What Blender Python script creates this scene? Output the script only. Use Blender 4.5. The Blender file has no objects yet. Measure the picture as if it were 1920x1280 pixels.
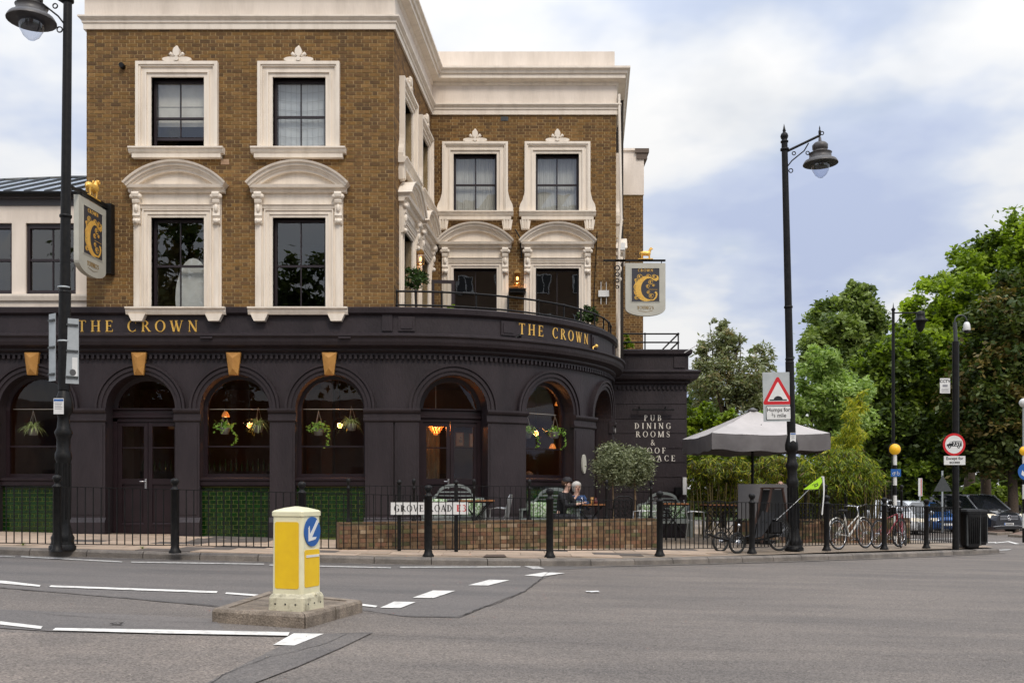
import bpy, bmesh, math, random
import numpy as np
from mathutils import Vector, Matrix
random.seed(7); np.random.seed(7)
SC = bpy.context.scene
COL = SC.collection
R = math.radians
# ------------------------------------------------------------ camera, sky, sun, exposure
EYE = 1.18; FPX = 1867.0
cd = bpy.data.cameras.new('camera'); cam = bpy.data.objects.new('camera', cd); COL.objects.link(cam)
cam.location = (0, 0, EYE); cam.rotation_euler = (R(90), 0, 0)
cd.lens = 35; cd.sensor_width = 36; cd.shift_y = 285 / 1920; cd.clip_end = 2000; cd.clip_start = .1
SC.camera = cam
SC.view_settings.view_transform = 'Standard'; SC.view_settings.look = 'None'
SC.view_settings.exposure = 0.12; SC.view_settings.gamma = 1; SC.view_settings.use_curve_mapping = False
SUN_EL, SUN_AZ = R(48), R(160)      # azimuth measured clockwise from +Y
W = bpy.data.worlds.new('World'); SC.world = W; W.use_nodes = True
nt = W.node_tree; nt.nodes.clear()
def wn(t, **k):
    n = nt.nodes.new(t)
    for a, b in k.items(): setattr(n, a, b)
    return n
sky = wn('ShaderNodeTexSky', sky_type='NISHITA', sun_disc=False, sun_elevation=SUN_EL, sun_rotation=SUN_AZ)
sky.air_density = 1.2; sky.dust_density = 2.0
tc = wn('ShaderNodeTexCoord'); sep = wn('ShaderNodeSeparateXYZ'); nt.links.new(tc.outputs['Generated'], sep.inputs[0])
def wm(op, a, b=None):
    n = wn('ShaderNodeMath', operation=op)
    for i, v in enumerate((a, b)):
        if v is None: continue
        if isinstance(v, (int, float)): n.inputs[i].default_value = v
        else: nt.links.new(v, n.inputs[i])
    return n.outputs[0]
zz = wm('ADD', wm('MAXIMUM', sep.outputs[2], 0.0), 0.22)
comb = wn('ShaderNodeCombineXYZ')
nt.links.new(wm('DIVIDE', sep.outputs[0], zz), comb.inputs[0]); nt.links.new(wm('DIVIDE', sep.outputs[1], zz), comb.inputs[1])
def cloud_noise(scale, detail, rough, off):
    mp = wn('ShaderNodeMapping'); mp.inputs['Location'].default_value = off
    nt.links.new(comb.outputs[0], mp.inputs[0])
    n = wn('ShaderNodeTexNoise'); n.inputs['Scale'].default_value = scale; n.inputs['Detail'].default_value = detail
    n.inputs['Roughness'].default_value = rough; nt.links.new(mp.outputs[0], n.inputs['Vector']); return n.outputs[0]
def ramp(fac, stops):
    r = wn('ShaderNodeValToRGB'); cr = r.color_ramp
    cr.elements[0].position, cr.elements[0].color = stops[0][0], (*stops[0][1], 1)
    cr.elements[1].position, cr.elements[1].color = stops[-1][0], (*stops[-1][1], 1)
    for p, c in stops[1:-1]:
        e = cr.elements.new(p); e.color = (*c, 1)
    nt.links.new(fac, r.inputs[0]); return r.outputs[0]
SKS, SKO = 1.7, (13.1, 7.7, 0)
cn = cloud_noise(SKS, 5, .5, SKO)
cshade = ramp(cn, [(0.36, (4.5, 5.15, 6.9)), (0.45, (5.5, 6.1, 7.4)), (0.52, (7.4, 7.6, 7.95)), (0.59, (8.2, 8.2, 8.2))])
cov = ramp(cloud_noise(.8, 6, .55, (9.2, 4.1, 0)), [(0.34, (0.6,)*3), (0.45, (1, 1, 1))])
mx = wn('ShaderNodeMixRGB'); nt.links.new(cov, mx.inputs[0]); nt.links.new(sky.outputs[0], mx.inputs[1]); nt.links.new(cshade, mx.inputs[2])
# an overcast dome is brighter towards its zenith
zen = wm('ADD', 1.0, wm('MULTIPLY', wm('POWER', wm('MAXIMUM', sep.outputs[2], 0.0), 2.8), 2.3))
mul = wn('ShaderNodeVectorMath', operation='SCALE'); nt.links.new(mx.outputs[0], mul.inputs[0]); nt.links.new(zen, mul.inputs['Scale'])
bg = wn('ShaderNodeBackground'); bg.inputs[1].default_value = 0.098
nt.links.new(mul.outputs[0], bg.inputs[0]); out = wn('ShaderNodeOutputWorld'); nt.links.new(bg.outputs[0], out.inputs[0])
sl = bpy.data.lights.new('sun', 'SUN'); sl.energy = 1.5; sl.angle = R(14); sl.color = (1, .90, .78)
so = bpy.data.objects.new('sun', sl); COL.objects.link(so)
sd = Vector((math.sin(SUN_AZ) * math.cos(SUN_EL), math.cos(SUN_AZ) * math.cos(SUN_EL), math.sin(SUN_EL)))
so.rotation_euler = sd.to_track_quat('Z', 'Y').to_euler(); so.location = (10, -10, 30)

# ------------------------------------------------------------ materials
MATS = {}
def mat(name, col, rough=.7, col2=None, scale=8, bump=0, bscale=60, metal=0, detail=4, stretch=None, spec=.5, emit=0, ecol=None, coat=0, lo=.38, hi=.62, per=0, speck=None):
    if name in MATS: return MATS[name]
    m = bpy.data.materials.new(name); m.use_nodes = True; n = m.node_tree.nodes; l = m.node_tree.links
    b = n['Principled BSDF']; b.inputs['Roughness'].default_value = rough; b.inputs['Metallic'].default_value = metal
    b.inputs['Base Color'].default_value = (*col, 1); b.inputs['Specular IOR Level'].default_value = spec
    b.inputs['Coat Weight'].default_value = coat
    geo = n.new('ShaderNodeNewGeometry'); vec = geo.outputs['Position']
    if stretch:
        mp = n.new('ShaderNodeMapping'); mp.inputs['Scale'].default_value = stretch; l.new(vec, mp.inputs[0]); vec = mp.outputs[0]
    colo = None
    if col2 is not None:
        t = n.new('ShaderNodeTexNoise'); t.inputs['Scale'].default_value = scale; t.inputs['Detail'].default_value = detail; t.inputs['Roughness'].default_value = .62
        l.new(vec, t.inputs['Vector'])
        mr = n.new('ShaderNodeMapRange'); mr.inputs[1].default_value = lo; mr.inputs[2].default_value = hi; l.new(t.outputs[0], mr.inputs[0])
        mxn = n.new('ShaderNodeMixRGB'); mxn.inputs[1].default_value = (*col, 1); mxn.inputs[2].default_value = (*col2, 1); l.new(mr.outputs[0], mxn.inputs[0])
        colo = mxn.outputs[0]
    if speck:   # fine light/dark aggregate: (scale, amount)
        t = n.new('ShaderNodeTexVoronoi'); t.inputs['Scale'].default_value = speck[0]; l.new(geo.outputs['Position'], t.inputs['Vector'])
        sp = n.new('ShaderNodeSeparateColor'); l.new(t.outputs['Color'], sp.inputs[0])
        mr = n.new('ShaderNodeMapRange'); mr.inputs[3].default_value = 1 - speck[1]; mr.inputs[4].default_value = 1 + speck[1]; l.new(sp.outputs[0], mr.inputs[0])
        vm = n.new('ShaderNodeVectorMath'); vm.operation = 'SCALE'
        if colo: l.new(colo, vm.inputs[0])
        else: vm.inputs[0].default_value = col
        l.new(mr.outputs[0], vm.inputs['Scale']); colo = vm.outputs[0]
    if per:     # each object / leaf island slightly different
        oi = n.new('ShaderNodeObjectInfo'); ge = n.new('ShaderNodeNewGeometry'); ad = n.new('ShaderNodeMath'); ad.operation = 'ADD'
        l.new(oi.outputs['Random'], ad.inputs[0]); l.new(ge.outputs['Random Per Island'], ad.inputs[1])
        fr = n.new('ShaderNodeMath'); fr.operation = 'FRACT'; l.new(ad.outputs[0], fr.inputs[0])
        mr = n.new('ShaderNodeMapRange'); mr.inputs[3].default_value = 1 - per; mr.inputs[4].default_value = 1 + per; l.new(fr.outputs[0], mr.inputs[0])
        vm = n.new('ShaderNodeVectorMath'); vm.operation = 'SCALE'
        if colo: l.new(colo, vm.inputs[0])
        else: vm.inputs[0].default_value = col
        l.new(mr.outputs[0], vm.inputs['Scale']); colo = vm.outputs[0]
    if colo: l.new(colo, b.inputs['Base Color'])
    if bump:
        t = n.new('ShaderNodeTexNoise'); t.inputs['Scale'].default_value = bscale; t.inputs['Detail'].default_value = 3; l.new(vec if not speck else geo.outputs['Position'], t.inputs['Vector'])
        bp = n.new('ShaderNodeBump'); bp.inputs['Strength'].default_value = bump; bp.inputs['Distance'].default_value = .02; l.new(t.outputs[0], bp.inputs['Height'])
        l.new(bp.outputs[0], b.inputs['Normal'])
    if emit:
        b.inputs['Emission Color'].default_value = (*(ecol or col), 1); b.inputs['Emission Strength'].default_value = emit
    MATS[name] = m; return m
def glass_mat(name, tint=(.85, .87, .86), ior=1.6, rough=0.0, add=.03):
    m = bpy.data.materials.new(name); m.use_nodes = True; n = m.node_tree.nodes; l = m.node_tree.links
    n.remove(n['Principled BSDF'])
    t = n.new('ShaderNodeBsdfTransparent'); t.inputs[0].default_value = (*tint, 1)
    g = n.new('ShaderNodeBsdfGlossy'); g.inputs['Roughness'].default_value = rough; g.inputs[0].default_value = (.95, .97, 1, 1)
    f = n.new('ShaderNodeFresnel'); gb_ = n.new('ShaderNodeNewGeometry'); mr_ = n.new('ShaderNodeMapRange'); mr_.inputs[3].default_value = ior; mr_.inputs[4].default_value = 1 / ior; l.new(gb_.outputs['Backfacing'], mr_.inputs[0]); l.new(mr_.outputs[0], f.inputs[0])
    tx = n.new('ShaderNodeTexNoise'); tx.inputs['Scale'].default_value = 1.3; geo = n.new('ShaderNodeNewGeometry'); l.new(geo.outputs['Position'], tx.inputs['Vector'])
    bp = n.new('ShaderNodeBump'); bp.inputs['Strength'].default_value = .05; bp.inputs['Distance'].default_value = .03; l.new(tx.outputs[0], bp.inputs['Height']); l.new(bp.outputs[0], g.inputs['Normal'])
    a = n.new('ShaderNodeMath'); a.operation = 'ADD'; a.inputs[1].default_value = add; l.new(f.outputs[0], a.inputs[0])
    mxs = n.new('ShaderNodeMixShader'); l.new(a.outputs[0], mxs.inputs[0]); l.new(t.outputs[0], mxs.inputs[1]); l.new(g.outputs[0], mxs.inputs[2])
    l.new(mxs.outputs[0], n['Material Output'].inputs[0]); MATS[name] = m; return m
def leaf_mat(name, col, col2=None, per=.35, trans=.3):
    m = bpy.data.materials.new(name); m.use_nodes = True; n = m.node_tree.nodes; l = m.node_tree.links
    n.remove(n['Principled BSDF'])
    ge = n.new('ShaderNodeNewGeometry'); cr = n.new('ShaderNodeMixRGB'); cr.inputs[1].default_value = (*col, 1); cr.inputs[2].default_value = (*(col2 or [c * 1.5 for c in col]), 1)
    l.new(ge.outputs['Random Per Island'], cr.inputs[0])
    d = n.new('ShaderNodeBsdfPrincipled'); d.inputs['Roughness'].default_value = .5; d.inputs['Specular IOR Level'].default_value = .35; l.new(cr.outputs[0], d.inputs['Base Color'])
    t = n.new('ShaderNodeBsdfTranslucent'); vm = n.new('ShaderNodeVectorMath'); vm.operation = 'MULTIPLY'; vm.inputs[1].default_value = (1.5, 1.6, .7); l.new(cr.outputs[0], vm.inputs[0]); l.new(vm.outputs[0], t.inputs[0])
    mxs = n.new('ShaderNodeMixShader'); mxs.inputs[0].default_value = trans; l.new(d.outputs[0], mxs.inputs[1]); l.new(t.outputs[0], mxs.inputs[2])
    l.new(mxs.outputs[0], n['Material Output'].inputs[0]); MATS[name] = m; return m

cream = mat('cream_paint', (.83, .745, .635), .55, (.68, .60, .50), 2.2, .12, 30, stretch=(2.5, 2.5, .5), lo=.45, hi=.75)
cream_flat = mat('cream_render', (.79, .70, .605), .7, (.64, .56, .475), 1.4, .2, 14, stretch=(2, 2, .45), lo=.42, hi=.75)
plum = mat('plum_masonry_paint', (.031, .0225, .0255), .52, (.019, .0135, .016), 1.3, .4, 16, spec=.38, stretch=(1.6, 1.6, .55), lo=.35, hi=.68)
plum2 = mat('plum_joinery_paint', (.020, .011, .014), .4, (.014, .008, .010), 3, .1, 20, spec=.35)
BR = [mat('brick_brown', (0.198, 0.106, 0.033), .9, (0.144, 0.075, 0.026), 9, .5, 90, per=.16),
      mat('brick_tan', (0.248, 0.138, 0.044), .9, (0.188, 0.101, 0.033), 9, .5, 90, per=.15),
      mat('brick_dark', (0.105, 0.057, 0.024), .9, (0.144, 0.079, 0.028), 9, .5, 90, per=.2),
      mat('brick_ochre', (0.223, 0.119, 0.032), .9, (0.168, 0.088, 0.024), 9, .5, 90, per=.15),
      mat('brick_umber', (0.154, 0.081, 0.027), .9, (0.114, 0.060, 0.022), 9, .5, 90, per=.18)]
mortar = mat('mortar', (.50, .36, .18), .95, (.34, .24, .11), 2.5, .4, 80)
iron = mat('black_iron', (.006, .006, .0065), .45, (.012, .0115, .011), 14, .15, 60, spec=.22)
irong = mat('grey_green_iron', (.055, .060, .060), .45, (.04, .045, .045), 14, .1, 60)
sashm = mat('dark_sash_paint', (.022, .014, .017), .4)
glassm = glass_mat('window_glass', ior=1.62, add=.05)
glassg = glass_mat('pub_window_glass', (.9, .9, .88), ior=1.45, add=0.0)
whitep = mat('white_paint', (.74, .74, .72), .5, (.66, .66, .64), 5, .05)
curt = mat('net_curtain', (.66, .65, .61), .9, (.52, .51, .48), 3, .2, 20, stretch=(9, 9, .6))
blindm = mat('cream_blind', (.80, .76, .68), .9, (.70, .66, .58), 3)
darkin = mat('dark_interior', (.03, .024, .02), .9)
goldm = mat('gold_leaf', (.95, .60, .13), .32, (.85, .48, .09), 12, metal=.3, spec=.7)
goldp = mat('gold_keystone_paint', (.50, .25, .058), .5, (.42, .20, .045), 5, .2, 25, metal=.12)
zinc = mat('zinc_sheet', (.42, .47, .52), .38, (.34, .39, .44), 2.2, .1, 8, metal=.55)
gtile = mat('green_glazed_tile', (.004, .020, .003), .15, (.006, .034, .004), 16, .1, 40, coat=.4, per=.25)
grout = mat('yellow_green_grout', (.085, .11, .022), .8)
lampred = None
galv = mat('galvanised_grey', (.42, .45, .46), .5, (.36, .39, .40), 6, metal=.3)
timber = mat('orange_timber', (.32, .13, .04), .5, (.22, .085, .028), 6, .2, 20, stretch=(.4, 6, 6))
brass = mat('pale_rod', (.6, .56, .5), .35, metal=.4)
terra = mat('pot_grey', (.30, .29, .27), .7, (.22, .21, .2), 8)
bark = mat('bark', (.09, .065, .045), .95, (.05, .038, .028), 12, .8, 30)
skin = mat('skin', (.52, .30, .21), .55)
rubber = mat('rubber', (.018, .018, .018), .8)
chrome = mat('bright_metal', (.62, .63, .65), .25, metal=.9)

# ------------------------------------------------------------ mesh builder
class MB:
    def __init__(s): s.v = []; s.f = []; s.m = []; s.sm = []
    def add(s, vs, fs, mi=0, smooth=False):
        o = len(s.v); s.v += [tuple(p) for p in vs]
        for f in fs: s.f.append([i + o for i in f]); s.m.append(mi); s.sm.append(smooth)
    def hexa(s, p, mi=0):   # 8 points: bottom ring 0-3 ccw, top ring 4-7
        s.add(p, [(3, 2, 1, 0), (4, 5, 6, 7), (0, 1, 5, 4), (1, 2, 6, 5), (2, 3, 7, 6), (3, 0, 4, 7)], mi)
    def box(s, x0, x1, y0, y1, z0, z1, mi=0, M=None):
        p = [(x0, y0, z0), (x1, y0, z0), (x1, y1, z0), (x0, y1, z0), (x0, y0, z1), (x1, y0, z1), (x1, y1, z1), (x0, y1, z1)]
        if M is not None: p = [M @ Vector(q) for q in p]
        s.hexa(p, mi)
    def prism(s, poly, fn0, fn1, mi=0, smooth=False):   # polygon extruded between two placements
        n = len(poly); s.add([fn0(*q) for q in poly] + [fn1(*q) for q in poly],
              [tuple(range(n))[::-1], tuple(range(n, 2 * n))], mi)
        o = len(s.v) - 2 * n
        for i in range(n):
            j = (i + 1) % n; s.f.append([o + i, o + j, o + n + j, o + n + i]); s.m.append(mi); s.sm.append(smooth)
    def rings(s, rings, close=True, cap=True, mi=0, smooth=True):
        n = len(rings[0]); vs = [p for r in rings for p in r]; fs = []
        for k in range(len(rings) - 1):
            for i in range(n if close else n - 1):
                j = (i + 1) % n; fs.append((k * n + i, k * n + j, (k + 1) * n + j, (k + 1) * n + i))
        s.add(vs, fs, mi, smooth)
        if cap:
            s.add(rings[0], [tuple(range(n))[::-1]], mi); s.add(rings[-1], [tuple(range(n))], mi)
    def tube(s, pts, r, n=8, mi=0, cap=True, smooth=True):
        pts = [Vector(p) for p in pts]; rs = r if isinstance(r, (list, tuple)) else [r] * len(pts); rr = []
        t0 = None; up = None
        for i, p in enumerate(pts):
            t = (pts[min(i + 1, len(pts) - 1)] - pts[max(i - 1, 0)])
            t = t.normalized() if t.length > 1e-9 else Vector((0, 0, 1))
            if up is None:
                up = Vector((0, 0, 1)) if abs(t.z) < .9 else Vector((1, 0, 0))
            a = t.cross(up).normalized(); b = a.cross(t).normalized(); up = b
            rr.append([p + (a * math.cos(2 * math.pi * k / n) + b * math.sin(2 * math.pi * k / n)) * rs[i] for k in range(n)])
        s.rings(rr, True, cap, mi, smooth)
    def lathe(s, prof, c=(0, 0, 0), n=20, mi=0, smooth=True, M=None):
        c = Vector(c); rr = []
        for r, z in prof:
            ring = [Vector((r * math.cos(2 * math.pi * k / n), r * math.sin(2 * math.pi * k / n), z)) for k in range(n)]
            rr.append([(M @ q if M is not None else q) + c for q in ring])
        s.rings(rr, True, True, mi, smooth)
    def ball(s, c, r, n=10, mi=0, sc=(1, 1, 1)):
        prof = [(max(r * math.sin(math.pi * i / n), .0005), -r * math.cos(math.pi * i / n)) for i in range(n + 1)]
        s.lathe(prof, c, max(8, n + 2), mi, True, Matrix.Diagonal((*sc, 1)))
    def torus(s, c, R0, r, axis='y', n=28, k=6, mi=0, a0=0, a1=2 * math.pi):
        pts = []
        full = abs(a1 - a0 - 2 * math.pi) < 1e-6
        for i in range(n + 1):
            a = a0 + (a1 - a0) * i / n; x, z = R0 * math.cos(a), R0 * math.sin(a)
            pts.append((c[0] + x, c[1], c[2] + z) if axis == 'y' else ((c[0], c[1] + x, c[2] + z) if axis == 'x' else (c[0] + x, c[1] + z, c[2])))
        s.tube(pts, r, k, mi, cap=not full)
    def out(s, name, mats, parent=None, M=None, smooth=None):
        me = bpy.data.meshes.new(name)
        me.from_pydata(s.v, [], s.f)
        for m_ in (mats if isinstance(mats, (list, tuple)) else [mats]): me.materials.append(m_)
        me.polygons.foreach_set('material_index', s.m)
        me.polygons.foreach_set('use_smooth', s.sm if smooth is None else [smooth] * len(s.f))
        me.validate(); me.update()
        return link(name, me, parent, M)
WM = {}
def link(name, me, parent=None, M=None):
    o = bpy.data.objects.new(name, me); COL.objects.link(o)
    if parent is not None:
        o.parent = parent
        if parent.name in WM: o.matrix_parent_inverse = WM[parent.name]
    if M is not None: o.matrix_basis = M
    return o
def thing(name, label, cat, loc=(0, 0, 0), rz=0, group=None, world=False):
    o = bpy.data.objects.new(name, None); COL.objects.link(o); o.location = loc; o.rotation_euler = (0, 0, rz)
    o.empty_display_size = .2
    tag(o, label, cat, group)
    if world: WM[o.name] = Matrix.Translation(-Vector(loc))
    return o
def tag(o, label=None, cat=None, group=None, kind=None):
    if label: o['label'] = label
    if cat: o['category'] = cat
    if group: o['group'] = group
    if kind: o['kind'] = kind
    return o
def copy_tree(o, parent=None):
    c = o.copy(); COL.objects.link(c); c.parent = parent
    for ch in list(o.children): copy_tree(ch, c)
    return c
def relabel(o, label): o['label'] = label; return o

# ------------------------------------------------------------ ground model (metres; X right, Y away, Z up; road falls to the right)
def G(x, y): return -.015 - .025 * max(-15, min(x, 30)) - .005 * (max(-30, min(y, 60)) - 17)
def GP(x, y): return G(x, y) + .12 + .012 * max(0, min(y - 17, 4))
def gp(px, py, h=0.0):
    """where the sight line through a photo pixel meets the ground (raised by h)"""
    kx, kz = (px - 960) / FPX, (925 - py) / FPX; D = 15.0
    for _ in range(60):
        z = G(kx * D, D) + h; D = .5 * D + .5 * (z - EYE) / kz
    return Vector((kx * D, D, G(kx * D, D) + h))
def at(px, py, D): return Vector(((px - 960) / FPX * D, D, EYE + (925 - py) / FPX * D))
def zf(py, D=20.9): return EYE + (925 - py) * D / FPX
def xf(px, D=20.9): return (px - 960) * D / FPX

# ------------------------------------------------------------ facade frames: (u along wall, w outwards, z up) -> world
class Flat:
    def __init__(s, o, d, n): s.o = Vector((*o, 0)); s.d = Vector((*d, 0)).normalized(); s.n = Vector((*n, 0)).normalized()
    def __call__(s, u, w, z): p = s.o + s.d * u + s.n * w; return Vector((p.x, p.y, z))
    seg = 99
class Arc:
    def __init__(s, c, r, a0=0): s.c = c; s.r = r; s.a0 = a0
    def __call__(s, u, w, z):
        a = s.a0 + u / s.r; q = s.r + w
        return Vector((s.c[0] + q * math.sin(a), s.c[1] - q * math.cos(a), z))
    seg = .22
def usteps(fr, u0, u1):
    k = max(1, int(math.ceil((u1 - u0) / fr.seg - 1e-6))); return [u0 + (u1 - u0) * i / k for i in range(k + 1)]
def fbox(mb, fr, u0, u1, w0, w1, z0, z1, mi=0):
    us = usteps(fr, u0, u1)
    rr = [[fr(u, w1, z0), fr(u, w0, z0), fr(u, w0, z1), fr(u, w1, z1)] for u in us]
    mb.rings(rr, True, True, mi, False)
def fsweep(mb, fr, u0, u1, prof, mi=0, ends=True):     # prof: closed polygon of (w, z)
    mb.rings([[fr(u, w, z) for w, z in prof] for u in usteps(fr, u0, u1)], True, ends, mi, False)
def farch(mb, fr, uc, zc, prof, a0=0, a1=math.pi, n=24, mi=0, sx=1.0):   # prof: closed polygon of (r, w), swept round an arc
    rr = []
    for i in range(n + 1):
        a = a0 + (a1 - a0) * i / n
        rr.append([fr(uc - r * math.cos(a) * sx, w, zc + r * math.sin(a)) for r, w in prof])
    mb.rings(rr, True, True, mi, False)
def fprism(mb, fr, poly, w0, w1, mi=0): mb.prism(poly, lambda u, z: fr(u, w0, z), lambda u, z: fr(u, w1, z), mi)

# ------------------------------------------------------------ lettering (serif strokes drawn here; sans from the built-in font)
def _rect(x0, y0, x1, y1): return [(x0, y0), (x1, y0), (x1, y1), (x0, y1)]
def _ring(cx, cy, rx, ry, tx, ty, a0, a1, n=18):
    ps = []
    for i in range(n):
        a, b = R(a0 + (a1 - a0) * i / n), R(a0 + (a1 - a0) * (i + 1) / n)
        ps.append([(cx + rx * math.cos(a), cy + ry * math.sin(a)), (cx + rx * math.cos(b), cy + ry * math.sin(b)),
                   (cx + (rx - tx) * math.cos(b), cy + (ry - ty) * math.sin(b)), (cx + (rx - tx) * math.cos(a), cy + (ry - ty) * math.sin(a))])
    return ps
def _diag(x0, y0, x1, y1, w): return [(x0 - w / 2, y0), (x0 + w / 2, y0), (x1 + w / 2, y1), (x1 - w / 2, y1)]
def _path(pts, ws):
    ps = []
    for i in range(len(pts) - 1):
        (x0, y0), (x1, y1) = pts[i], pts[i + 1]; d = math.hypot(x1 - x0, y1 - y0) or 1; nx, ny = -(y1 - y0) / d, (x1 - x0) / d
        a, b = ws[i] / 2, ws[i + 1] / 2
        ps.append([(x0 - nx * a, y0 - ny * a), (x1 - nx * b, y1 - ny * b), (x1 + nx * b, y1 + ny * b), (x0 + nx * a, y0 + ny * a)])
    return ps
def _arcp(cx, cy, rx, ry, a0, a1, n=12): return [(cx + rx * math.cos(R(a0 + (a1 - a0) * i / n)), cy + ry * math.sin(R(a0 + (a1 - a0) * i / n))) for i in range(n + 1)]
def glyph(c, T=.15, t=.07):
    s = .045
    def st(x, w=T, y0=0, y1=1, a=1, b=1):
        o = [_rect(x - w / 2, y0, x + w / 2, y1)]; e = w / 2 + .075
        if a: o.append(_rect(x - e, y0, x + e, y0 + s))
        if b: o.append(_rect(x - e, y1 - s, x + e, y1))
        return o
    if c == ' ': return [], .45
    if c == 'I': return st(.2), .4
    if c == 'T': return st(.36, b=0) + [_rect(.02, .95, .70, 1), _rect(.02, .80, .06, 1), _rect(.66, .80, .70, 1)], .72
    if c == 'H': return st(.18) + st(.70) + [_rect(.18, .48, .70, .535)], .88
    if c == 'E': return st(.18) + [_rect(.1, .95, .62, 1), _rect(.58, .8, .62, 1), _rect(.18, .48, .5, .535), _rect(.47, .40, .51, .62), _rect(.1, 0, .66, .05), _rect(.62, 0, .66, .22)], .72
    if c == 'F': return st(.18) + [_rect(.1, .95, .62, 1), _rect(.58, .8, .62, 1), _rect(.18, .48, .5, .535), _rect(.47, .40, .51, .62)], .66
    if c == 'C': return _ring(.46, .5, .42, .52, .15, .05, 48, 312) + [_rect(.70, .70, .74, .98), _rect(.70, .04, .73, .24)], .82
    if c == 'G': return _ring(.46, .5, .42, .52, .15, .05, 48, 318) + [_rect(.70, .70, .74, .98)] + [_rect(.64, .05, .64 + T * .9, .44), _rect(.56, .42, .86, .46)], .92
    if c == 'O': return _ring(.46, .5, .44, .52, .15, .05, 0, 360, 28), .92
    if c in 'RP':
        o = st(.18, b=1) + _ring(.28, .745, .34, .255, .14, .05, -90, 90) + [_rect(.18, .95, .3, 1), _rect(.18, .49, .3, .54)]
        if c == 'R': return o + [_diag(.74, 0, .40, .51, .16), _rect(.64, 0, .86, .04)], .82
        return o, .68
    if c == 'B': return st(.18) + _ring(.28, .745, .30, .255, .13, .05, -90, 90) + _ring(.28, .27, .36, .27, .15, .05, -90, 90) + [_rect(.18, .95, .3, 1), _rect(.18, .49, .3, .54), _rect(.18, 0, .3, .05)], .74
    if c == 'D': return st(.18) + _ring(.26, .5, .52, .5, .16, .05, -90, 90) + [_rect(.18, .95, .27, 1), _rect(.18, 0, .27, .05)], .88
    if c == 'N': return st(.17, t) + st(.73, t, a=0) + [_diag(.73, 0, .15, 1, .17)], .9
    if c == 'M': return st(.15, t) + st(.92, T) + [_diag(.5, .0, .16, 1, .16), _diag(.5, 0, .88, 1, t)], 1.08
    if c == 'W': return [_diag(.34, 0, .10, 1, .15), _diag(.36, 0, .58, 1, t), _diag(.76, 0, .50, 1, .15), _diag(.78, 0, 1.02, 1, t), _rect(-.02, .955, .24, 1), _rect(.42, .955, .68, 1), _rect(.92, .955, 1.12, 1)], 1.14
    if c == 'V': return [_diag(.38, 0, .12, 1, .16), _diag(.4, 0, .68, 1, t), _rect(0, .955, .26, 1), _rect(.56, .955, .8, 1)], .82
    if c == 'A': return [_diag(.10, 0, .38, 1, t), _diag(.68, 0, .40, 1, .16), _rect(.22, .32, .56, .37), _rect(0, 0, .24, .045), _rect(.54, 0, .82, .045)], .84
    if c == 'U': return st(.18, a=0, y0=.3) + st(.70, t, a=0, y0=.3) + _ring(.43, .32, .32, .33, .13, .05, 180, 360), .88
    if c == 'Y': return [_diag(.36, .45, .12, 1, .15), _diag(.38, .45, .64, 1, t), _rect(0, .955, .24, 1), _rect(.52, .955, .76, 1)] + st(.37, b=0, y1=.46), .76
    if c == "'": return [_rect(.06, .68, .14, 1)], .2
    if c == 'S':
        p = _arcp(.31, .75, .20, .225, 30, 250, 12) + _arcp(.30, .26, .235, .235, 80, -150, 14)
        n = len(p); ws = [.05 + .11 * math.exp(-((i / (n - 1) - .5) / .2) ** 2) for i in range(n)]
        return _path(p, ws) + [_rect(.46, .72, .5, .96), _rect(.07, .04, .11, .28)], .62
    if c == '3':
        return _path(_arcp(.27, .74, .2, .23, 140, -90, 12), [.06, .07, .09, .1, .12, .13, .13, .12, .1, .08, .06, .05, .05]) + _path(_arcp(.27, .27, .24, .25, 90, -150, 12), [.05, .06, .09, .12, .14, .14, .13, .12, .1, .08, .07, .06, .06]), .6
    if c == '&':
        p = [(.74, .52), (.62, .22), (.42, .04), (.2, .06), (.12, .24), (.22, .44), (.44, .62), (.5, .80), (.38, .97), (.24, .88), (.26, .66), (.5, .3), (.76, .02)]
        return _path(p, [.04, .05, .06, .1, .13, .1, .06, .09, .05, .08, .1, .14, .1]), .86
    return [_rect(.05, 0, .35, 1)], .5
def serif_text(mb, fr, text, u0, z0, h, track=.2, w0=.0, dw=.008, fit=None, mi=0, center=False, T=.145, t=.055, parent=None, m=None):
    sep_ = mb is None
    adv = [glyph(c, T, t)[1] + track for c in text]; tot = sum(adv) - track; sx = 1.0
    if fit: sx = fit / (tot * h)
    u = u0 - (tot * h * sx / 2 if center else 0)
    for c, a in zip(text, adv):
        ps, _ = glyph(c, T, t)
        if sep_: mb = MB()
        for i, p in enumerate(ps):
            e = w0 + dw + .00025 * (i % 7)
            mb.prism([(u + x * h * sx, z0 + y * h) for x, y in p], lambda a_, b_: fr(a_, w0, b_), lambda a_, b_: fr(a_, e, b_), mi)
        if sep_ and ps: mb.out('letter', m, parent)
        u += a * h * sx
def sans_text(text, size, name, m, parent, M, extrude=.001, spacing=1.0, align='CENTER', bold=.0):
    c = bpy.data.curves.new(name, 'FONT'); c.body = text; c.size = size; c.extrude = extrude; c.align_x = align; c.space_character = spacing; c.offset = bold
    o = bpy.data.objects.new('tmp', c); COL.objects.link(o)
    dg = bpy.context.evaluated_depsgraph_get(); me = bpy.data.meshes.new_from_object(o.evaluated_get(dg)); bpy.data.objects.remove(o)
    me.name = name; me.materials.clear(); me.materials.append(m)
    return link(name, me, parent, M)
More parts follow.
